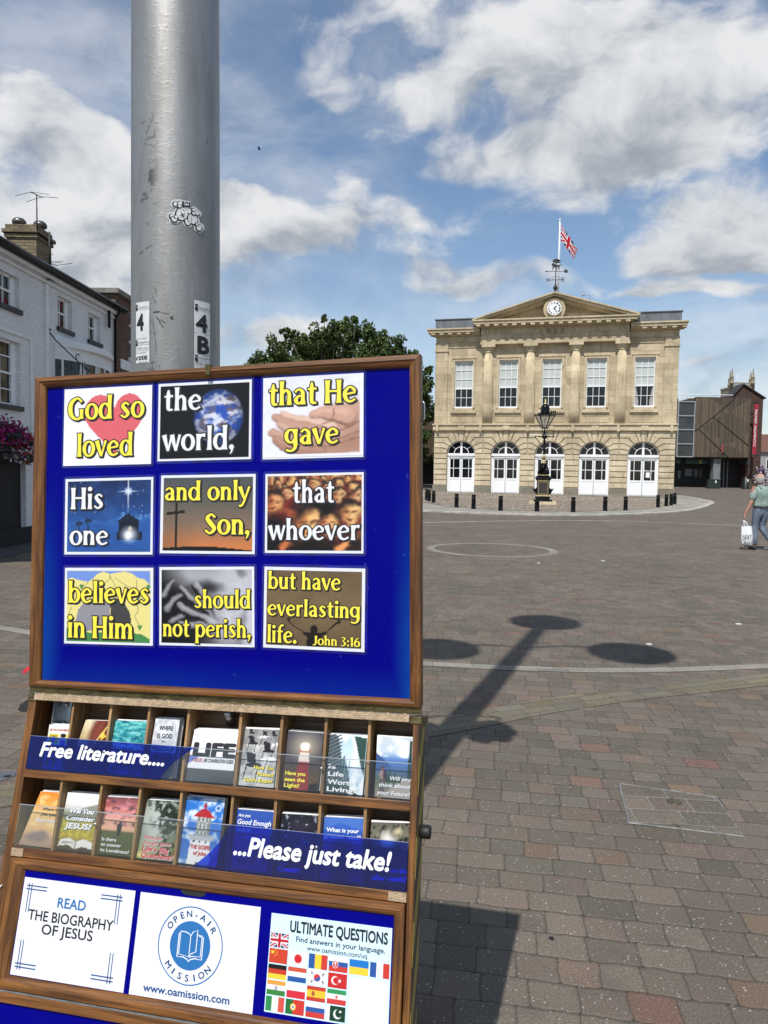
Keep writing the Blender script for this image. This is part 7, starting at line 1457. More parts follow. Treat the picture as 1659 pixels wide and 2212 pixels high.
def leaf_cloud(mb, n, fn, size, matn=3, tilt=1.0):
    for _ in range(n):
        c = fn()
        if c is None: continue
        s = size * random.uniform(.6, 1.3); a = Vector((random.gauss(0, 1), random.gauss(0, 1), random.gauss(0, 1) * tilt)).normalized(); b = a.orthogonal().normalized(); q = random.uniform(0, 6.28); b = Matrix.Rotation(q, 3, a) @ b; cc = a.cross(b)
        mb.cur = random.randrange(matn); mb.face([mb.vert(Vector(c) + b * s), mb.vert(Vector(c) + cc * s * .55 + a * s * .15), mb.vert(Vector(c) - b * s), mb.vert(Vector(c) - cc * s * .55 + a * s * .15)])
m_flw = mat('white_petals', (.62, .60, .64), .7); m_flp = mat('purple_petals', (.10, .02, .14), .7); m_flm = mat('magenta_petals', (.34, .01, .14), .7); m_flr = mat('red_petals', (.45, .02, .03), .7); m_gr = mat('basket_green', (.035, .065, .018), .7); m_yl = mat('yellow_petals', (.5, .36, .06), .7)
P_ = at(1646, 1022, 66); FT = Matrix.Translation(Vector((P_[0], 66, gz(66)))); ft = thing('flower_tower', 'tiered planter tower of white and dark purple flowers behind the walking man', 'planter', FT)
mb = MB(); mb.lathe([(.3, 0), (.35, .5), (.1, .55), (.06, 2.3)], n=12); obj('stand', mb, m_dark, ft)
for z, r in ((.9, .75), (1.45, .62), (1.95, .42)):
    mb = MB(); leaf_cloud(mb, 240, lambda: (r * random.gauss(0, .45), r * random.gauss(0, .45), z + random.gauss(0, .16)), .11, 5); obj('flowers', mb, [m_flw, m_flp, m_gr, m_flw, m_flp], ft, fixn=False)
# far end of the street on the right edge
far = thing('distant_street_house', 'pale rendered house far down the street at the right edge', 'house', Matrix.Translation(Vector((60, 108, gz(108)))))
P_ = at(1640, 1000, 108); mb = MB(); mb.box((P_[0] + .2, 108, 1), (P_[0] + 14, 118, 5.6)); obj('wall', mb, m_mud, far, Matrix.Identity(4)); mb = MB(); mb.prism([(107.6, 5.6), (118.4, 5.6), (113, 8.6)], P_[0] - .2, P_[0] + 14.2, 'yz'); obj('roof', mb, mat('tile_brown', (.13, .06, .04), .8, var=.2, vscale=5), far, Matrix.Identity(4))
for j in (1, 4): mb = MB(); mb.box((P_[0] + j, 107.9, 3), (P_[0] + j + 1, 107.99, 4.6)); wq = obj('window', mb, m_white, far, Matrix.Identity(4)); mb = MB(); mb.box((P_[0] + j + .1, 107.88, 3.1), (P_[0] + j + .9, 107.895, 4.5)); obj('pane', mb, m_glass, wq, Matrix.Identity(4))
mb = MB(); n = 40; a = mb.ring([(-200 + 900 * k / n, 330, -4) for k in range(n + 1)]); b = mb.ring([(-200 + 900 * k / n, 360, 16 + 7 * math.sin(k * .31 + 1.6) + 2 * math.sin(k * 1.3)) for k in range(n + 1)]); c = mb.ring([(-200 + 900 * k / n, 430, -4) for k in range(n + 1)]); mb.bridge(a, b, False); mb.bridge(b, c, False); mb.smooth = [True] * len(mb.f)
struct('hill', mb, mat('far_hill', (.085, .10, .06), .9, var=.4, vscale=.05))

# ------------------------------------------------------------------ trees
def leafmat(name, c): 
    m, t, p = mat_custom(name); n = t.noise(t.obj(), 1.2, 3, .5); t.put(p.inputs['Base Color'], t.mix(t.mr(n, .3, .7), tuple(q * .65 for q in c), tuple(q * 1.25 for q in c))); p.inputs['Roughness'].default_value = .55; p.inputs['Subsurface Weight'].default_value = 0; p.inputs['Specular IOR Level'].default_value = .3
    return m
LFM = [leafmat('leaf_green', (.066, .108, .026)), leafmat('leaf_dark', (.044, .076, .020)), leafmat('leaf_olive', (.096, .125, .034))]; m_bark = mat('bark', (.09, .07, .05), .9, var=.3, vscale=6, bump=.5, bscale=12)
TY = 60.0
def tree_at(px, py): P = at(px, py, TY); return P
tr = thing('broadleaf_tree', 'large dark green broadleaf tree behind the display board, left of the town hall', 'tree', Matrix.Translation(Vector((-4.2, TY, gz(TY)))))
mb = MB(); mb.tube([(-4.2, TY, 0), (-4.1, TY, 2.5), (-4.3, TY, 4.5)], [.5, .38, .32], 12)
lobes = []
for (px, py, r) in ((745, 700, .9), (720, 715, 1.1), (790, 718, 1.1), (690, 735, 1.4), (765, 735, 1.7), (830, 745, 1.3), (640, 735, .9), (625, 720, .6), (600, 765, 1.4), (655, 770, 2.0), (720, 775, 2.4), (790, 775, 2.2), (850, 770, 1.6), (560, 780, 1.1), (545, 800, 1.0), (590, 810, 1.8), (660, 830, 2.6), (740, 840, 2.8), (820, 830, 2.4), (880, 800, 1.3), (905, 840, 1.4), (915, 880, 1.4), (880, 870, 1.8), (922, 830, .8), (870, 920, 2.0), (925, 900, 1.0), (905, 945, 1.2), (895, 815, 1.3), (870, 785, 1.2), (840, 760, 1.1), (805, 735, 1.2), (670, 745, 1.3), (620, 785, 1.4), (580, 800, 1.2), (900, 862, 1.5), (700, 900, 3), (600, 890, 2.2), (780, 910, 2.8), (890, 768, .7), (925, 800, .5), (860, 745, .6), (560, 830, 1.3), (700, 690, .4), (770, 692, .45), (910, 985, 1.0), (880, 960, 1.4)):
    P = at(px, py, TY + random.uniform(-2.0, 2.0)); lobes.append((P, r * .92)); mb.tube([(-4.3, TY, 4.4), ((P[0] - 4.3) / 2 * 1.0, (P[1] + TY) / 2, (P[2] + 4.4) / 2 - .4), tuple(P)], [.16, .09, .03], 6)
obj('trunk', mb, m_bark, tr, Matrix.Identity(4))
mb = MB()
for P, r in lobes:
    nk = int(900 * r ** 1.75) + 160; sub = [(P + r * .8 * np.array([random.gauss(0, .5), random.gauss(0, .5), random.gauss(0, .42)]), r * random.uniform(.22, .42)) for _ in range(int(9 + 7 * r))]
    def fn():
        c, s = random.choice(sub); d = np.array([random.gauss(0, 1), random.gauss(0, 1), random.gauss(0, 1)]); d /= np.linalg.norm(d); return c + d * s * random.uniform(.55, 1.05)
    leaf_cloud(mb, nk, fn, .135)
obj('crown', mb, LFM, tr, Matrix.Identity(4), fixn=False)

# ------------------------------------------------------------------ white public house on the left
th = R(1.9); PD = np.array([math.sin(th), math.cos(th), 0]); PN = np.array([math.cos(th), -math.sin(th), 0])
# local frame: x runs along the street away from the camera, y into the building, z up
PM = mat4((-7.68, 15.06, 0), PD, -PN, (0, 0, 1))
pub = thing('public_house', 'white painted brick public house with dark eaves and a bowed bay, on the left', 'pub', PM)
m_pubw = bricks('painted_brick', (.74, .74, .74), (.70, .70, .70), (.64, .64, .64), .22, .072, .006, 'XZ', .7, .3, stain=.08); m_pubp = mat('white_render', (.76, .76, .76), .7, var=.06, vscale=3); m_sill = mat('dark_sill', (.035, .037, .042), .6)
WP = [(-.75, -.03, 4.90, 5.56), (1.60, 2.30, 4.90, 5.62), (3.17, 3.88, 4.90, 5.58), (-1.05, -.03, 2.90, 4.22), (-3.6, -2.7, 4.9, 5.56), (-3.7, -2.7, 2.9, 4.2)]; SH = (-4.5, .14, .25, 1.95)
mb = MB(); wall_open(mb, -6.5, 4.72, 0, 5.98, WP + [SH], 0, .16); mb.poly(((4.72, 0, 0), (4.72, 5, 0), (4.72, 5, 5.98), (4.72, 0, 5.98))); obj('wall', mb, m_pubw, pub, fixn=False)
mb = MB(); mb.box((-6.5, -.10, 5.86), (4.78, .2, 5.95)); mb.box((-6.5, -.06, 5.74), (4.75, .2, 5.78)); mb.box((.98, -.05, .2), (1.10, -.002, 5.72)); mb.box((-1.35, -.03, 4.36), (.40, -.002, 4.42)); mb.box((.34, -.03, 2.2), (.42, -.002, 4.36)); obj('cornice', mb, m_pubp, pub)
mb = MB(); mb.prism([(-.22, 5.95), (-.22, 6.08), (2.6, 6.95), (5, 6.1), (5, 5.95)], -6.5, 4.95, 'yz'); obj('roof', mb, mat('dark_slate', (.02, .02, .021), .75, var=.3, vscale=5), pub)
mb = MB(); mb.tube([(-6.5, -.24, 6.02), (5.0, -.24, 6.02)], .06, 8); mb.tube([(4.66, -.20, 5.95), (4.66, -.08, 5.7), (4.66, -.06, 3)], .035, 8); mb.tube([(4.66, -.06, 3), (4.66, -.06, .2)], .035, 8); mb.box((4.2, -.12, 5.4), (4.26, -.06, 5.85)); obj('gutter', mb, m_black, pub)
m_red = mat('red_curtain', (.12, .012, .012), .9, var=.3, vscale=12); m_grn = mat('pale_curtain', (.16, .165, .15), .9, var=.3, vscale=14)
for i, (a, b, c, d) in enumerate(WP):
    y = .09; mb = MB(); fr = .05; mb.box((a, y, c), (a + fr, y + .05, d)); mb.box((b - fr - .14, y, c), (b - .14, y + .05, d)); mb.box((a, y, d - fr), (b - .14, y + .05, d)); mb.box((a, y, c), (b - .14, y + .05, c + fr)); zm = (c + d) / 2; mb.box((a, y - .015, zm - .02), (b - .14, y + .05, zm + .02)); mb.box((b - .14, y - .0, c), (b, y + .06, d))
    u = (a + b - .14) / 2; mb.box((u - .012, y + .01, c), (u + .012, y + .05, d))
    if d - c > 1: [mb.box((a, y + .01, z - .012), (b - .14, y + .05, z + .012)) for z in (c + .33, c + 1.0)]
    wf = obj('sash_window', mb, m_white, pub); mb = MB(); mb.poly(((a, y + .045, c), (b - .14, y + .045, c), (b - .14, y + .045, d), (a, y + .045, d))); obj('pane', mb, m_glass, wf, fixn=False)
    mb = MB(); 
    if i in (0, 1): mb.box((a + .05, y + .038, c + .04), (b - .19, y + .044, c + .18 if i == 0 else c + .22)); (mb.box((a + .05, y + .038, d - .24), (b - .19, y + .044, d - .06)) if i == 1 else None); obj('curtain', mb, m_red, wf)
    mb = MB(); mb.box((a - .06, -.06, c - .10), (b + .04, .10, c)); obj('sill', mb, m_sill, wf)
# bowed bay with its lead top, under the board edge
mb = MB()
def bow(s, r0): t = (s - 1.45) / 2.9; return -r0 * math.sin(math.pi * max(0, min(1, t))) ** .75 if 0 < t < 1 else 0.0
def bow(s, r0): t = max(0.0, min(1.0, (s - 1.45) / 2.9)); return -r0 * (math.sin(math.pi * t) ** .62)
S__ = [1.45 + 2.9 * k / 24 for k in range(25)]
def band(z0, z1, r0, r1=None): a = mb.ring([(s, bow(s, r0) - .001, z0) for s in S__]); b = mb.ring([(s, bow(s, r1 or r0) - .001, z1) for s in S__]); mb.bridge(a, b, False); return a, b
band(2.2, 3.1, .44); band(4.14, 4.40, .44); band(4.40, 4.44, .44, .52); band(4.44, 4.56, .54); a, b = band(4.56, 4.60, .54, .50); a, b = band(4.60, 4.72, .50, .02); mb.smooth = [True] * len(mb.f)
bay = obj('bow_bay', mb, m_pubp, pub, fixn=False)
mb = MB(); band(3.1, 4.14, .41); obj('bay_glass', mb, m_glass, bay, fixn=False)
mb = MB(); 
for k in (1, 5, 6, 10, 11, 14, 18, 19, 23): s = S__[k]; mb.box((s - .022, bow(s, .44) - .01, 3.1), (s + .022, bow(s, .44) + .03, 4.14))
obj('bay_bars', mb, m_pubp, bay)
# ground floor: black shop recess, white pier, name board
mb = MB(); mb.box((-4.5, .12, .0), (.14, .15, 1.95)); obj('dark_shopfront', mb, m_dark, pub); mb = MB(); mb.box((-6.5, -.07, 0), (4.72, -.002, .36)); obj('plinth', mb, m_dark, pub)
mb = MB(); mb.box((-4.4, -.06, 1.98), (.25, -.001, 2.34)); nb = obj('name_board', mb, mat('sign_board_dark', (.035, .03, .025), .5, var=.2, vscale=5), pub); 
mb = MB(); f = lambda q: (q[0], -.064 - q[2] * 5, q[1]); txt(mb, 'GOLDEN GLOBE', -2.6, -.10, 2.10, .17, 0, bold=.03, f=f); obj('lettering', mb, m_gold, nb, fixn=False)
mb = MB(); mb.box((-1.3, -.055, 1.76), (.10, -.002, 1.96)); s2 = obj('small_sign', mb, m_dark, pub); mb = MB(); txt(mb, 'GLOBE', -.80, -.33, 1.80, .11, 0, bold=.01, f=f); obj('lettering', mb, mat('sign_silver', (.40, .41, .42), .5), s2, fixn=False)
# scrolled sign bracket
mb = MB(); P0, P1 = at(158, 1075 / 1 - 0, 16), None
def pubpt(px, py, out=0.0):
    d = ray(px, py); p0 = np.array([-7.68, 15.06, 0]) + PN * out; t = np.dot(p0 - c_o, PN) / np.dot(d, PN); q = c_o + d * t - np.array([-7.68, 15.06, 0]); return (float(np.dot(q, PD)), -out, float(q[2]))
pp = lambda x, y, o=.25: pubpt(x * .2939 / 1.507, (600 + y * .2939) / 1.507, o)
mb.tube([pp(550, 1640, .02), pp(620, 1730, .1), pp(860, 1960, .5), pp(990, 2070, .7)], .014, 6); mb.tube([pp(850, 1940, .5), pp(840, 1900, .5), pp(855, 1878, .5), pp(878, 1885, .5), pp(872, 1905, .5)], .012, 6); mb.tube([pp(880, 2060, .55), pp(880, 1975, .55), pp(940, 1975, .55), pp(940, 2060, .55)], .010, 6); mb.tube([pp(795, 2060, .4), pp(785, 1965, .4), pp(820, 1960, .4)], .010, 6); mb.ico(pp(550, 1610, .04), .035, 1)
br = obj('sign_bracket', mb, m_iron, pub)
mb = MB(); mb.tube([pp(495, 1010, .04), pp(560, 1060, .05), pp(640, 1090, .05), pp(600, 1062, .06), pp(520, 1050, .05)], .012, 5); obj('cable_loop', mb, m_iron, pub)
# hanging flower displays on the front
def flower(px, py, w_, h_, n, mats, lab, out=.3):
    c = pubpt(px, py, out); o = thing('flower_basket', lab, 'flowers', PM @ Matrix.Translation(Vector(c)), 'flower baskets on the pub front'); mb = MB(); mb.lathe([(.02, -h_ * .5), (w_ * .35, -h_ * .3), (w_ * .4, 0)], n=12); obj('basket', mb, m_dark, o)
    mb = MB(); leaf_cloud(mb, n, lambda: (random.gauss(0, w_ * .36), random.gauss(0, .09), random.gauss(0, h_ * .30)), .045, len(mats)); obj('blooms', mb, mats, o, fixn=False); mb = MB(); mb.tube([(0, out, h_ * .8), (0, 0, h_ * .85), (0, 0, 0)], .008, 5); obj('hook', mb, m_iron, o)
flower(18, 935, .62, .34, 900, [m_flm, m_flm, m_flp, m_gr, m_flm], 'trailing magenta petunias hanging over the pub name board at the left edge'); flower(62, 955, .42, .30, 420, [m_flr, m_flm, m_flw, m_gr], 'red and pink flowers beside the board edge, above the white ones'); flower(58, 985, .42, .26, 420, [m_flw, m_flp, m_flw, m_gr, m_flr], 'white and purple flower basket lowest beside the board edge', .35)
# chimney and aerials stand on the roof
CHM = Matrix.Translation(Vector((-8.55, 17.0, 0))); m_ybrick = bricks('stock_brick', (.25, .20, .12), (.15, .112, .068), (.10, .085, .065), .215, .075, .010, 'XZ', .9, .6)
chm = thing('chimney_stack', 'yellow stock brick chimney stack with two metal cowls on the pub roof', 'chimney', CHM)
mb = MB(); mb.box((-.42, 0, 6.1), (.28, .75, 7.12)); mb.box((-.46, -.04, 7.02), (.32, .79, 7.09)); mb.box((-.50, -.08, 7.12), (.36, .83, 7.20)); mb.box((-.44, -.02, 7.20), (.30, .77, 7.32)); obj('stack', mb, m_ybrick, chm)
for x, y in ((-.22, .2), (.18, .4)): mb = MB(); mb.sm = True; mb.lathe([(.09, 7.32), (.09, 7.38), (.15, 7.385), (.16, 7.43), (.145, 7.48), (.10, 7.52), (.0, 7.53)], (x, y, 0), 18); obj('cowl', mb, mat('cowl_metal', (.12, .115, .11), .4, .7, var=.2, vscale=10), chm)
ae = lambda x, y, d=16.8: tuple(at(x * .2939 / 1.507, (600 + y * .2939) / 1.507, d))
def aerial(lab, mast, booms, els, r=.014):
    b0 = np.array(ae(*mast[0])); o = thing('tv_aerial', lab, 'aerial', Matrix.Translation(Vector(b0))); mb = MB(); mb.tube([ae(*p) for p in mast], r, 6); obj('mast', mb, m_iron, o, Matrix.Identity(4)); mb = MB(); [mb.tube([ae(*a), ae(*b, 16.8 + dz)], .011, 5) for a, b, dz in booms]; obj('boom', mb, m_iron, o, Matrix.Identity(4)); mb = MB(); [mb.tube([ae(*a), ae(*b, 17.0)], .006, 4) for a, b in els]; obj('elements', mb, m_iron, o, Matrix.Identity(4))
aerial('thin rooftop aerial on a tall mast above the chimney stack', [(412, 520), (405, 110)], [((335, 85), (475, 148), .5)], [((165, 128), (340, 87)), ((340, 85), (540, 112)), ((290, 195), (450, 143)), ((470, 138), (645, 150))])
aerial('lower pale mast with small aerials to the right of the chimney stack', [(552, 905), (545, 530)], [((485, 545), (565, 540), .1), ((480, 852), (630, 902), .4)], [((485, 825), (590, 770)), ((550, 858), (705, 850)), ((560, 872), (680, 866)), ((630, 897), (800, 875)), ((540, 520), (550, 545))], .018)
# brick house next along the street
nbm = mat4((-7.50, 19.86, 0), PD, -PN, (0, 0, 1)); nb_ = thing('brick_shop', 'red brown brick house with stone capped parapet between the pub and the lamp column', 'house', nbm)
m_bb = bricks('brown_brick', (.15, .070, .045), (.095, .048, .034), (.14, .12, .10), .22, .075, .010, 'XZ')
mb = MB(); wall_open(mb, 0, 7, 0, 6.45, [(.95, 1.65, 4.85, 5.85), (3, 3.8, 4.85, 5.85)], .0, .14); mb.poly(((0, 0, 0), (0, 0, 6.45), (0, 6, 6.45), (0, 6, 0))); obj('wall', mb, m_bb, nb_, fixn=False); mb = MB(); mb.box((-.10, -.12, 6.45), (7.1, .30, 6.58)); mb.box((-.1, .30, 6.45), (.3, 6, 6.58)); obj('coping', mb, mat('coping_stone', (.20, .19, .17), .85, var=.25, vscale=4), nb_)
for a in (.95, 3.0): mb = MB(); mb.box((a, .06, 4.85), (a + .05, .12, 5.85)); mb.box((a + .5, .06, 4.85), (a + .56, .12, 5.85)); mb.box((a, .06, 5.78), (a + .56, .12, 5.85)); mb.box((a, .05, 5.3), (a + .56, .12, 5.36)); wq = obj('sash_window', mb, m_pubp, nb_); mb = MB(); mb.box((a, .125, 4.85), (a + .7, .135, 5.85)); obj('pane', mb, m_glassg, wq); mb = MB(); mb.box((a - .08, -.05, 4.74), (a + .75, .1, 4.85)); obj('sill', mb, m_pubp, wq)
mb = MB(); mb.box((.3, -.03, 4.45), (1.9, -.001, 4.72)); pl = obj('name_plate', mb, m_pubp, nb_)
mb = MB(); mb.tube([(.6, 0, 6.02), (.6, -.35, 6.08)], .025, 6); mb.ico((.6, -.55, 6.1), .1, 2, 0, (1.2, 2.6, .5)); obj('wall_light', mb, mat('light_casing', (.25, .26, .28), .5), nb_)
# road and pavement before the pub
mb = MB(); sheet(mb, [(-7.68 - .3, -10), (-7.52, 22), (-7.3, 60)], [(-6.95, -10), (-6.80, 22), (-6.6, 60)], .01); struct('pub_pavement', mb, m_asph)
# bird
P_ = at(560, 322, 40); mb = MB(); mb.ico((0, 0, 0), .05, 2, 0, (1.8, .8, .7)); 
bd = obj('bird', mb, m_dark, None, Matrix.Translation(Vector(P_))); tag(bd, 'tiny dark bird in flight high in the sky right of the lamp column', 'bird')
for s in (-1, 1): mb = MB(); mb.poly([(-.04, 0, .01), (.05, 0, .01), (.03, s * .16, .07), (-.05, s * .24, .03)]); obj('wing', mb, m_dark, bd, fixn=False)
# ------------------------------------------------------------------ the man walking away with a carrier bag
def skin(name, verts, edges, mats, parent, M, sub=2, root=0, smooth=True):
    me = bpy.data.meshes.new('t'); me.from_pydata([v[0] for v in verts], edges, []); o = bpy.data.objects.new('t', me); COL.objects.link(o)
    md = o.modifiers.new('s', 'SKIN'); md.use_smooth_shade = True; ly = me.skin_vertices[0].data
    for i, v in enumerate(verts): ly[i].radius = v[1] if hasattr(v[1], '__len__') else (v[1], v[1]); ly[i].use_root = (i == root)
    sd = o.modifiers.new('d', 'SUBSURF'); sd.levels = sub; sd.render_levels = sub
    dg = bpy.context.evaluated_depsgraph_get(); dg.update(); nm = bpy.data.meshes.new_from_object(o.evaluated_get(dg)); bpy.data.objects.remove(o)
    nm.name = name; nm.materials.clear()
    for m in mats: nm.materials.append(m)
    nm.polygons.foreach_set('use_smooth', [smooth] * len(nm.polygons)); return link(bpy.data.objects.new(name, nm), parent, M)
m_skin = mat('skin', (.42, .22, .15), .55, var=.10, vscale=14); m_jean = mat('faded_denim', (.11, .14, .185), .85, var=.42, vscale=7, bump=.3, bscale=30); m_shoe = mat('dark_shoe', (.02, .018, .018), .5); m_hair = mat('grey_hair', (.42, .40, .37), .85, var=.25, vscale=40, bump=.5, bscale=90)
def shirtmat():
    m, t, p = mat_custom('green_striped_shirt'); x, y, z = t.sep(t.obj()); s = t.math('SINE', t.math('MULTIPLY', t.math('ADD', x, t.math('MULTIPLY', y, .5)), 210)); n = t.noise(t.obj(), 9, 4, .6)
    c = t.mix(t.mr(s, -.2, .8), (.29, .385, .345), (.165, .235, .215)); c = t.mix(1.0, c, t.ramp(n, [(.3, (.8, .8, .8)), (.7, (1.15, 1.15, 1.15))]), 'MULTIPLY'); t.put(p.inputs['Base Color'], c); p.inputs['Roughness'].default_value = .85
    b = t.new('ShaderNodeBump'); b.inputs['Distance'].default_value = .03; b.inputs['Strength'].default_value = .8; t.put(b.inputs['Height'], t.noise(t.mapping(t.obj(), scale=(1, 1, .6)), 11, 3, .5, 1.0)); t.put(p.inputs['Normal'], b.outputs[0]); return m
m_shirt = shirtmat()
g = ground(1628, 1188); MMn = Matrix.Translation(Vector((g[0], g[1], 0))) @ Matrix.Scale(1.03, 4)
mn = thing('person', 'balding grey-haired man in a green short-sleeved shirt and jeans walking away with a white bag', 'person', MMn)
# joints: x to the right in the picture, y away, z up
J = dict(pel=(.14, .02, .93), spi=(.14, .03, 1.12), che=(.13, .03, 1.30), nek=(.10, .02, 1.455), hd0=(.085, .01, 1.53), hd1=(.08, .02, 1.62), sL=(-.045, .02, 1.385), eL=(-.105, -.02, 1.06), wL=(-.205, .03, .80), sR=(.31, .02, 1.37), eR=(.40, .06, 1.10), wR=(.36, .26, .92), hL=(.045, .0, .90), kL=(.035, .06, .49), aL=(.015, .0, .09), tL=(.0, .17, .035), hR=(.235, .02, .90), kR=(.19, .10, .50), aR=(.30, -.20, .20), tR=(.30, -.10, .07))
names = ['pel', 'spi', 'che', 'nek', 'hd0', 'hd1', 'sL', 'eL', 'wL', 'sR', 'eR', 'wR', 'hL', 'kL', 'aL', 'tL', 'hR', 'kR', 'aR', 'tR']
rad = dict(pel=(.15, .11), spi=(.14, .10), che=(.16, .11), nek=.055, hd0=.072, hd1=.075, sL=.055, eL=.043, wL=.029, sR=.055, eR=.043, wR=.029, hL=.085, kL=.058, aL=.04, tL=.03, hR=.085, kR=.058, aR=.04, tR=.03)
V = [(J[n], rad[n]) for n in names]; ix = {n: i for i, n in enumerate(names)}
E_ = [(ix[a], ix[b]) for a, b in (('pel', 'spi'), ('spi', 'che'), ('che', 'nek'), ('nek', 'hd0'), ('hd0', 'hd1'), ('che', 'sL'), ('sL', 'eL'), ('eL', 'wL'), ('che', 'sR'), ('sR', 'eR'), ('eR', 'wR'), ('pel', 'hL'), ('hL', 'kL'), ('kL', 'aL'), ('aL', 'tL'), ('pel', 'hR'), ('hR', 'kR'), ('kR', 'aR'), ('aR', 'tR'))]
def hand(w_, d, side, curl):
    """palm and five fingers continuing the wrist w_ along d"""
    w_ = np.array(w_); d = np.array(d) / np.linalg.norm(d); s = np.array(side) / np.linalg.norm(side); n = np.cross(d, s); i0 = len(V)
    V.append((tuple(w_ + d * .045), (.034, .022))); E_.append((ix['wL'] if side[0] < 0 or curl > .5 else ix['wR'], i0)); palm = w_ + d * .085; V.append((tuple(palm), (.036, .02))); E_.append((i0, i0 + 1))
    for k, ln in enumerate((.062, .072, .067, .052)):
        b = palm + s * (.027 - .018 * k); p1 = b + d * ln * .5 + n * ln * .2 * curl; p2 = p1 + d * ln * (.35 - .5 * curl) + n * ln * .5 * curl; a = len(V); V.append((tuple(b), .0095)); V.append((tuple(p1), .009)); V.append((tuple(p2), .008)); E_.extend([(i0 + 1, a), (a, a + 1), (a + 1, a + 2)])
    b = w_ + d * .05 + s * .034; a = len(V); V.append((tuple(b), .011)); V.append((tuple(b + d * .03 + s * .012 + n * .012), .010)); V.append((tuple(b + d * .055 + n * .022), .008)); E_.extend([(i0, a), (a, a + 1), (a + 1, a + 2)])
hand(J['wL'], (-.25, .10, -1), (0.2, 1, .1), .9); ixw = ix['wL']
i_before = len(E_); hand(J['wR'], (-.4, .9, .1), (-.3, -.1, 1), .3); E_[i_before] = (ix['wR'], E_[i_before][1])
body = skin('body', V, E_, [m_skin], mn, MMn)
mb = MB(); mb.sm = True
def ell_loft(mb, rows, n=28):
    rings = []
    for (cx, cy, z, rx, ry) in rows: rings.append(mb.ring([(cx + rx * math.cos(2 * math.pi * k / n), cy + ry * math.sin(2 * math.pi * k / n), z) for k in range(n)]))
    for a, b in zip(rings, rings[1:]): mb.bridge(a, b)
    return rings
hc = (.08, .015); hr = ell_loft(mb, [(hc[0], hc[1] + .01, 1.475, .055, .06), (hc[0], hc[1] + .005, 1.51, .072, .083), (hc[0], hc[1], 1.555, .083, .098), (hc[0], hc[1], 1.60, .088, .104), (hc[0], hc[1], 1.64, .084, .100), (hc[0], hc[1], 1.675, .068, .082), (hc[0], hc[1], 1.70, .036, .046), (hc[0], hc[1], 1.705, .01, .012)]); mb.face(hr[-1]); mb.face(hr[0][::-1])
for s in (-1, 1): mb.ico((hc[0] + s * .091, hc[1] + .005, 1.575), .03, 2, 0, (.4, .75, 1.1))
mb.ico((hc[0] + .01, hc[1] + .108, 1.575), .022, 2, 0, (.7, 1, 1.2)); mb.ico((hc[0], hc[1] + .098, 1.535), .018, 2, 0, (1.5, .5, .35)); [mb.ico((hc[0] + s * .032, hc[1] + .096, 1.60), .012, 2, 0, (1.2, .5, .7)) for s in (-1, 1)]
obj('head', mb, m_skin, body, MMn)
mb = MB(); mb.sm = True; n = 28; rings = []
for (z, rx, ry) in ((1.505, .078, .086), (1.54, .089, .099), (1.58, .095, .107), (1.615, .094, .108), (1.632, .091, .105), (1.640, .086, .100)): rings.append([(hc[0] + rx * math.cos(2 * math.pi * k / n), hc[1] - .006 + ry * math.sin(2 * math.pi * k / n), z + .006 * math.sin(k * 2.7)) for k in range(n)])
R_ = [mb.ring(r) for r in rings]
for a, b in zip(R_, R_[1:]):
    for k in range(n):
        an = 360 * (k + .5) / n
        if 30 < an < 150: continue
        mb.face((a[k], a[(k + 1) % n], b[(k + 1) % n], b[k]))
obj('hair', mb, m_hair, body, MMn, fixn=False)
# shirt: torso and sleeves as one surface, a little larger than the body
SV = [((.14, .02, .92), (.200, .150)), ((.14, .02, 1.02), (.200, .150)), ((.14, .03, 1.15), (.198, .148)), ((.135, .03, 1.28), (.200, .138)), ((.115, .025, 1.385), (.165, .095)), ((.10, .02, 1.445), (.078, .072)), ((-.01, .02, 1.34), .095), ((-.065, .0, 1.22), .082), ((-.095, -.012, 1.09), .076), ((.28, .02, 1.34), .095), ((.345, .04, 1.22), .082), ((.385, .055, 1.09), .076)]
skin('shirt', SV, [(0, 1), (1, 2), (2, 3), (3, 4), (4, 5), (3, 6), (6, 7), (7, 8), (3, 9), (9, 10), (10, 11)], [m_shirt], mn, MMn, 2)
mb = MB(); mb.sm = True; ell_loft(mb, [(.10, .02, 1.425, .078, .078), (.098, .02, 1.455, .072, .072), (.098, .022, 1.46, .066, .066), (.10, .02, 1.43, .066, .066)]); obj('collar', mb, m_shirt, mn, MMn, fixn=False)
TV = [((.14, .02, 1.0), (.160, .120)), ((.14, .02, .93), (.168, .128)), ((.05, .01, .84), (.112, .115)), ((.04, .045, .66), .092), ((.035, .06, .49), .080), ((.025, .02, .28), .068), ((.015, .0, .10), .066), ((.23, .02, .84), (.112, .115)), ((.205, .07, .66), .094), ((.19, .09, .50), .082), ((.25, -.06, .34), .070), ((.295, -.185, .21), .064)]
skin('jeans', TV, [(0, 1), (1, 2), (2, 3), (3, 4), (4, 5), (5, 6), (1, 7), (7, 8), (8, 9), (9, 10), (10, 11)], [m_jean], mn, MMn, 2)
mb = MB(); ell_loft(mb, [(.14, .02, .945, .182, .140), (.14, .02, .975, .182, .140)]); obj('belt', mb, m_shoe, mn, MMn, fixn=False)
skin('shoe', [((.015, -.05, .045), (.042, .04)), ((.010, .04, .05), (.044, .045)), ((.0, .14, .035), (.045, .03)), ((-.005, .20, .03), (.035, .022))], [(0, 1), (1, 2), (2, 3)], [m_shoe], mn, MMn, 2)
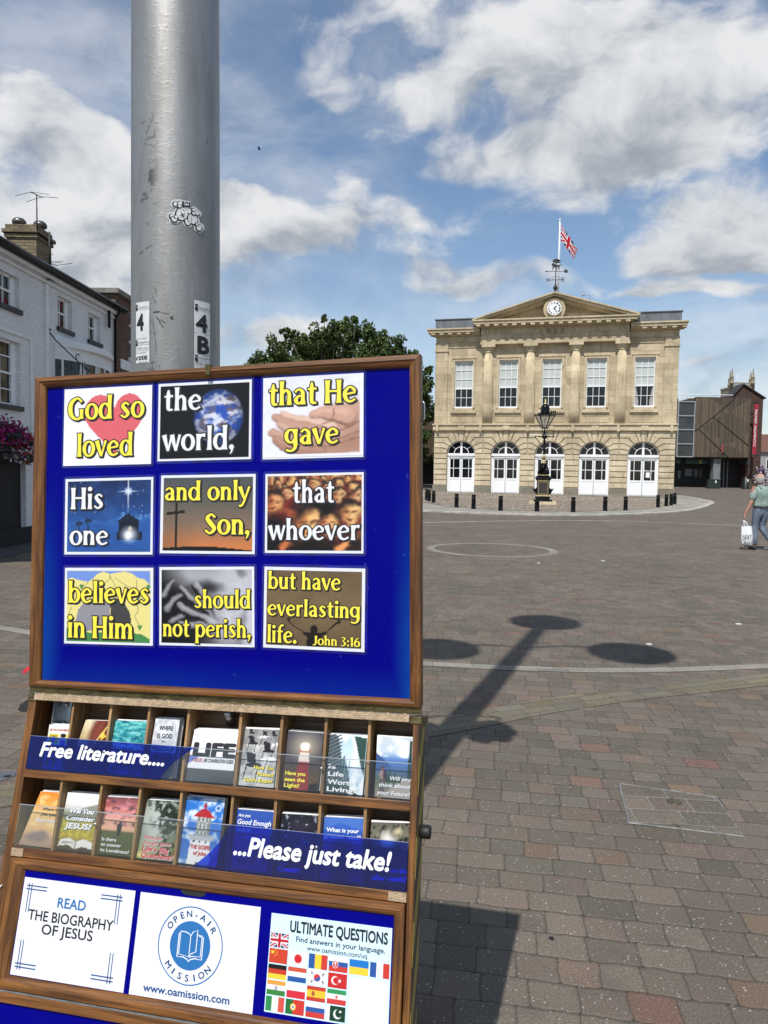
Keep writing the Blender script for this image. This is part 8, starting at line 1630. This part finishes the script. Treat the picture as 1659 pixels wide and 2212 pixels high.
skin('shoe', [((.305, -.24, .165), (.042, .04)), ((.30, -.19, .10), (.044, .045)), ((.295, -.12, .045), (.045, .03)), ((.293, -.07, .03), (.035, .022))], [(0, 1), (1, 2), (2, 3)], [m_shoe], mn, MMn, 2)
hand_c = Vector((-.245, .055, .705))
BGM = MMn @ Matrix.Translation(Vector((-.185, .02, 0))) @ Matrix.Rotation(R(10), 4, 'Z') @ Matrix.Diagonal((.84, .90, .95, 1))
m_bag = mat('white_plastic', (.74, .75, .76), .35, var=.06, vscale=9, bump=.7, bscale=9)
mb = MB(); mb.sm = True; n = 26; rows = []
rg = np.random.default_rng(3)
for (z, rx, ry) in ((.115, .13, .05), (.13, .165, .075), (.25, .172, .085), (.40, .165, .065), (.50, .155, .040), (.555, .150, .022)):
    rows.append(mb.ring([(.02 - .04 * (.55 - z) / .45 * -1 + (rx * (abs(math.cos(t)) ** .7) * (1 if math.cos(t) > 0 else -1)) + .006 * rg.normal(), ry * math.sin(t) + .010 * rg.normal(), z + .006 * rg.normal() + .02 * math.cos(t) * (z < .2) * -1) for t in [2 * math.pi * k / n for k in range(n)]]))
for a, b in zip(rows, rows[1:]): mb.bridge(a, b)
mb.face(rows[0][::-1]); bag = obj('carrier_bag', mb, m_bag, None, BGM); tag(bag, 'white plastic carrier bag with dark letters held by the walking man', 'bag')
for y, s in ((-.02, 1), (.02, -1)):
    mb = MB(); hx, hz = -.06, .70; P = [(-.05, y, .55), (-.06, y * .8, .63), (hx, y * .5 + .02, hz), (.01, y * .8, .64), (.06, y, .55)]; A = mb.ring([(p[0] - .012, p[1], p[2]) for p in P]); Bq = mb.ring([(p[0] + .012, p[1] + .004, p[2]) for p in P]); mb.bridge(A, Bq, False); obj('handle', mb, m_bag, bag, fixn=False)
mb = MB(); f = lambda q: (q[0], -.097 - .006 * abs(q[0]) - q[2] * 5, q[1]); txt(mb, 'NEXT', -.160, .10, .26, .105, 0, bold=.0, f=f); obj('lettering', mb, m_ink, bag, fixn=False)
print('objects', len(bpy.data.objects))
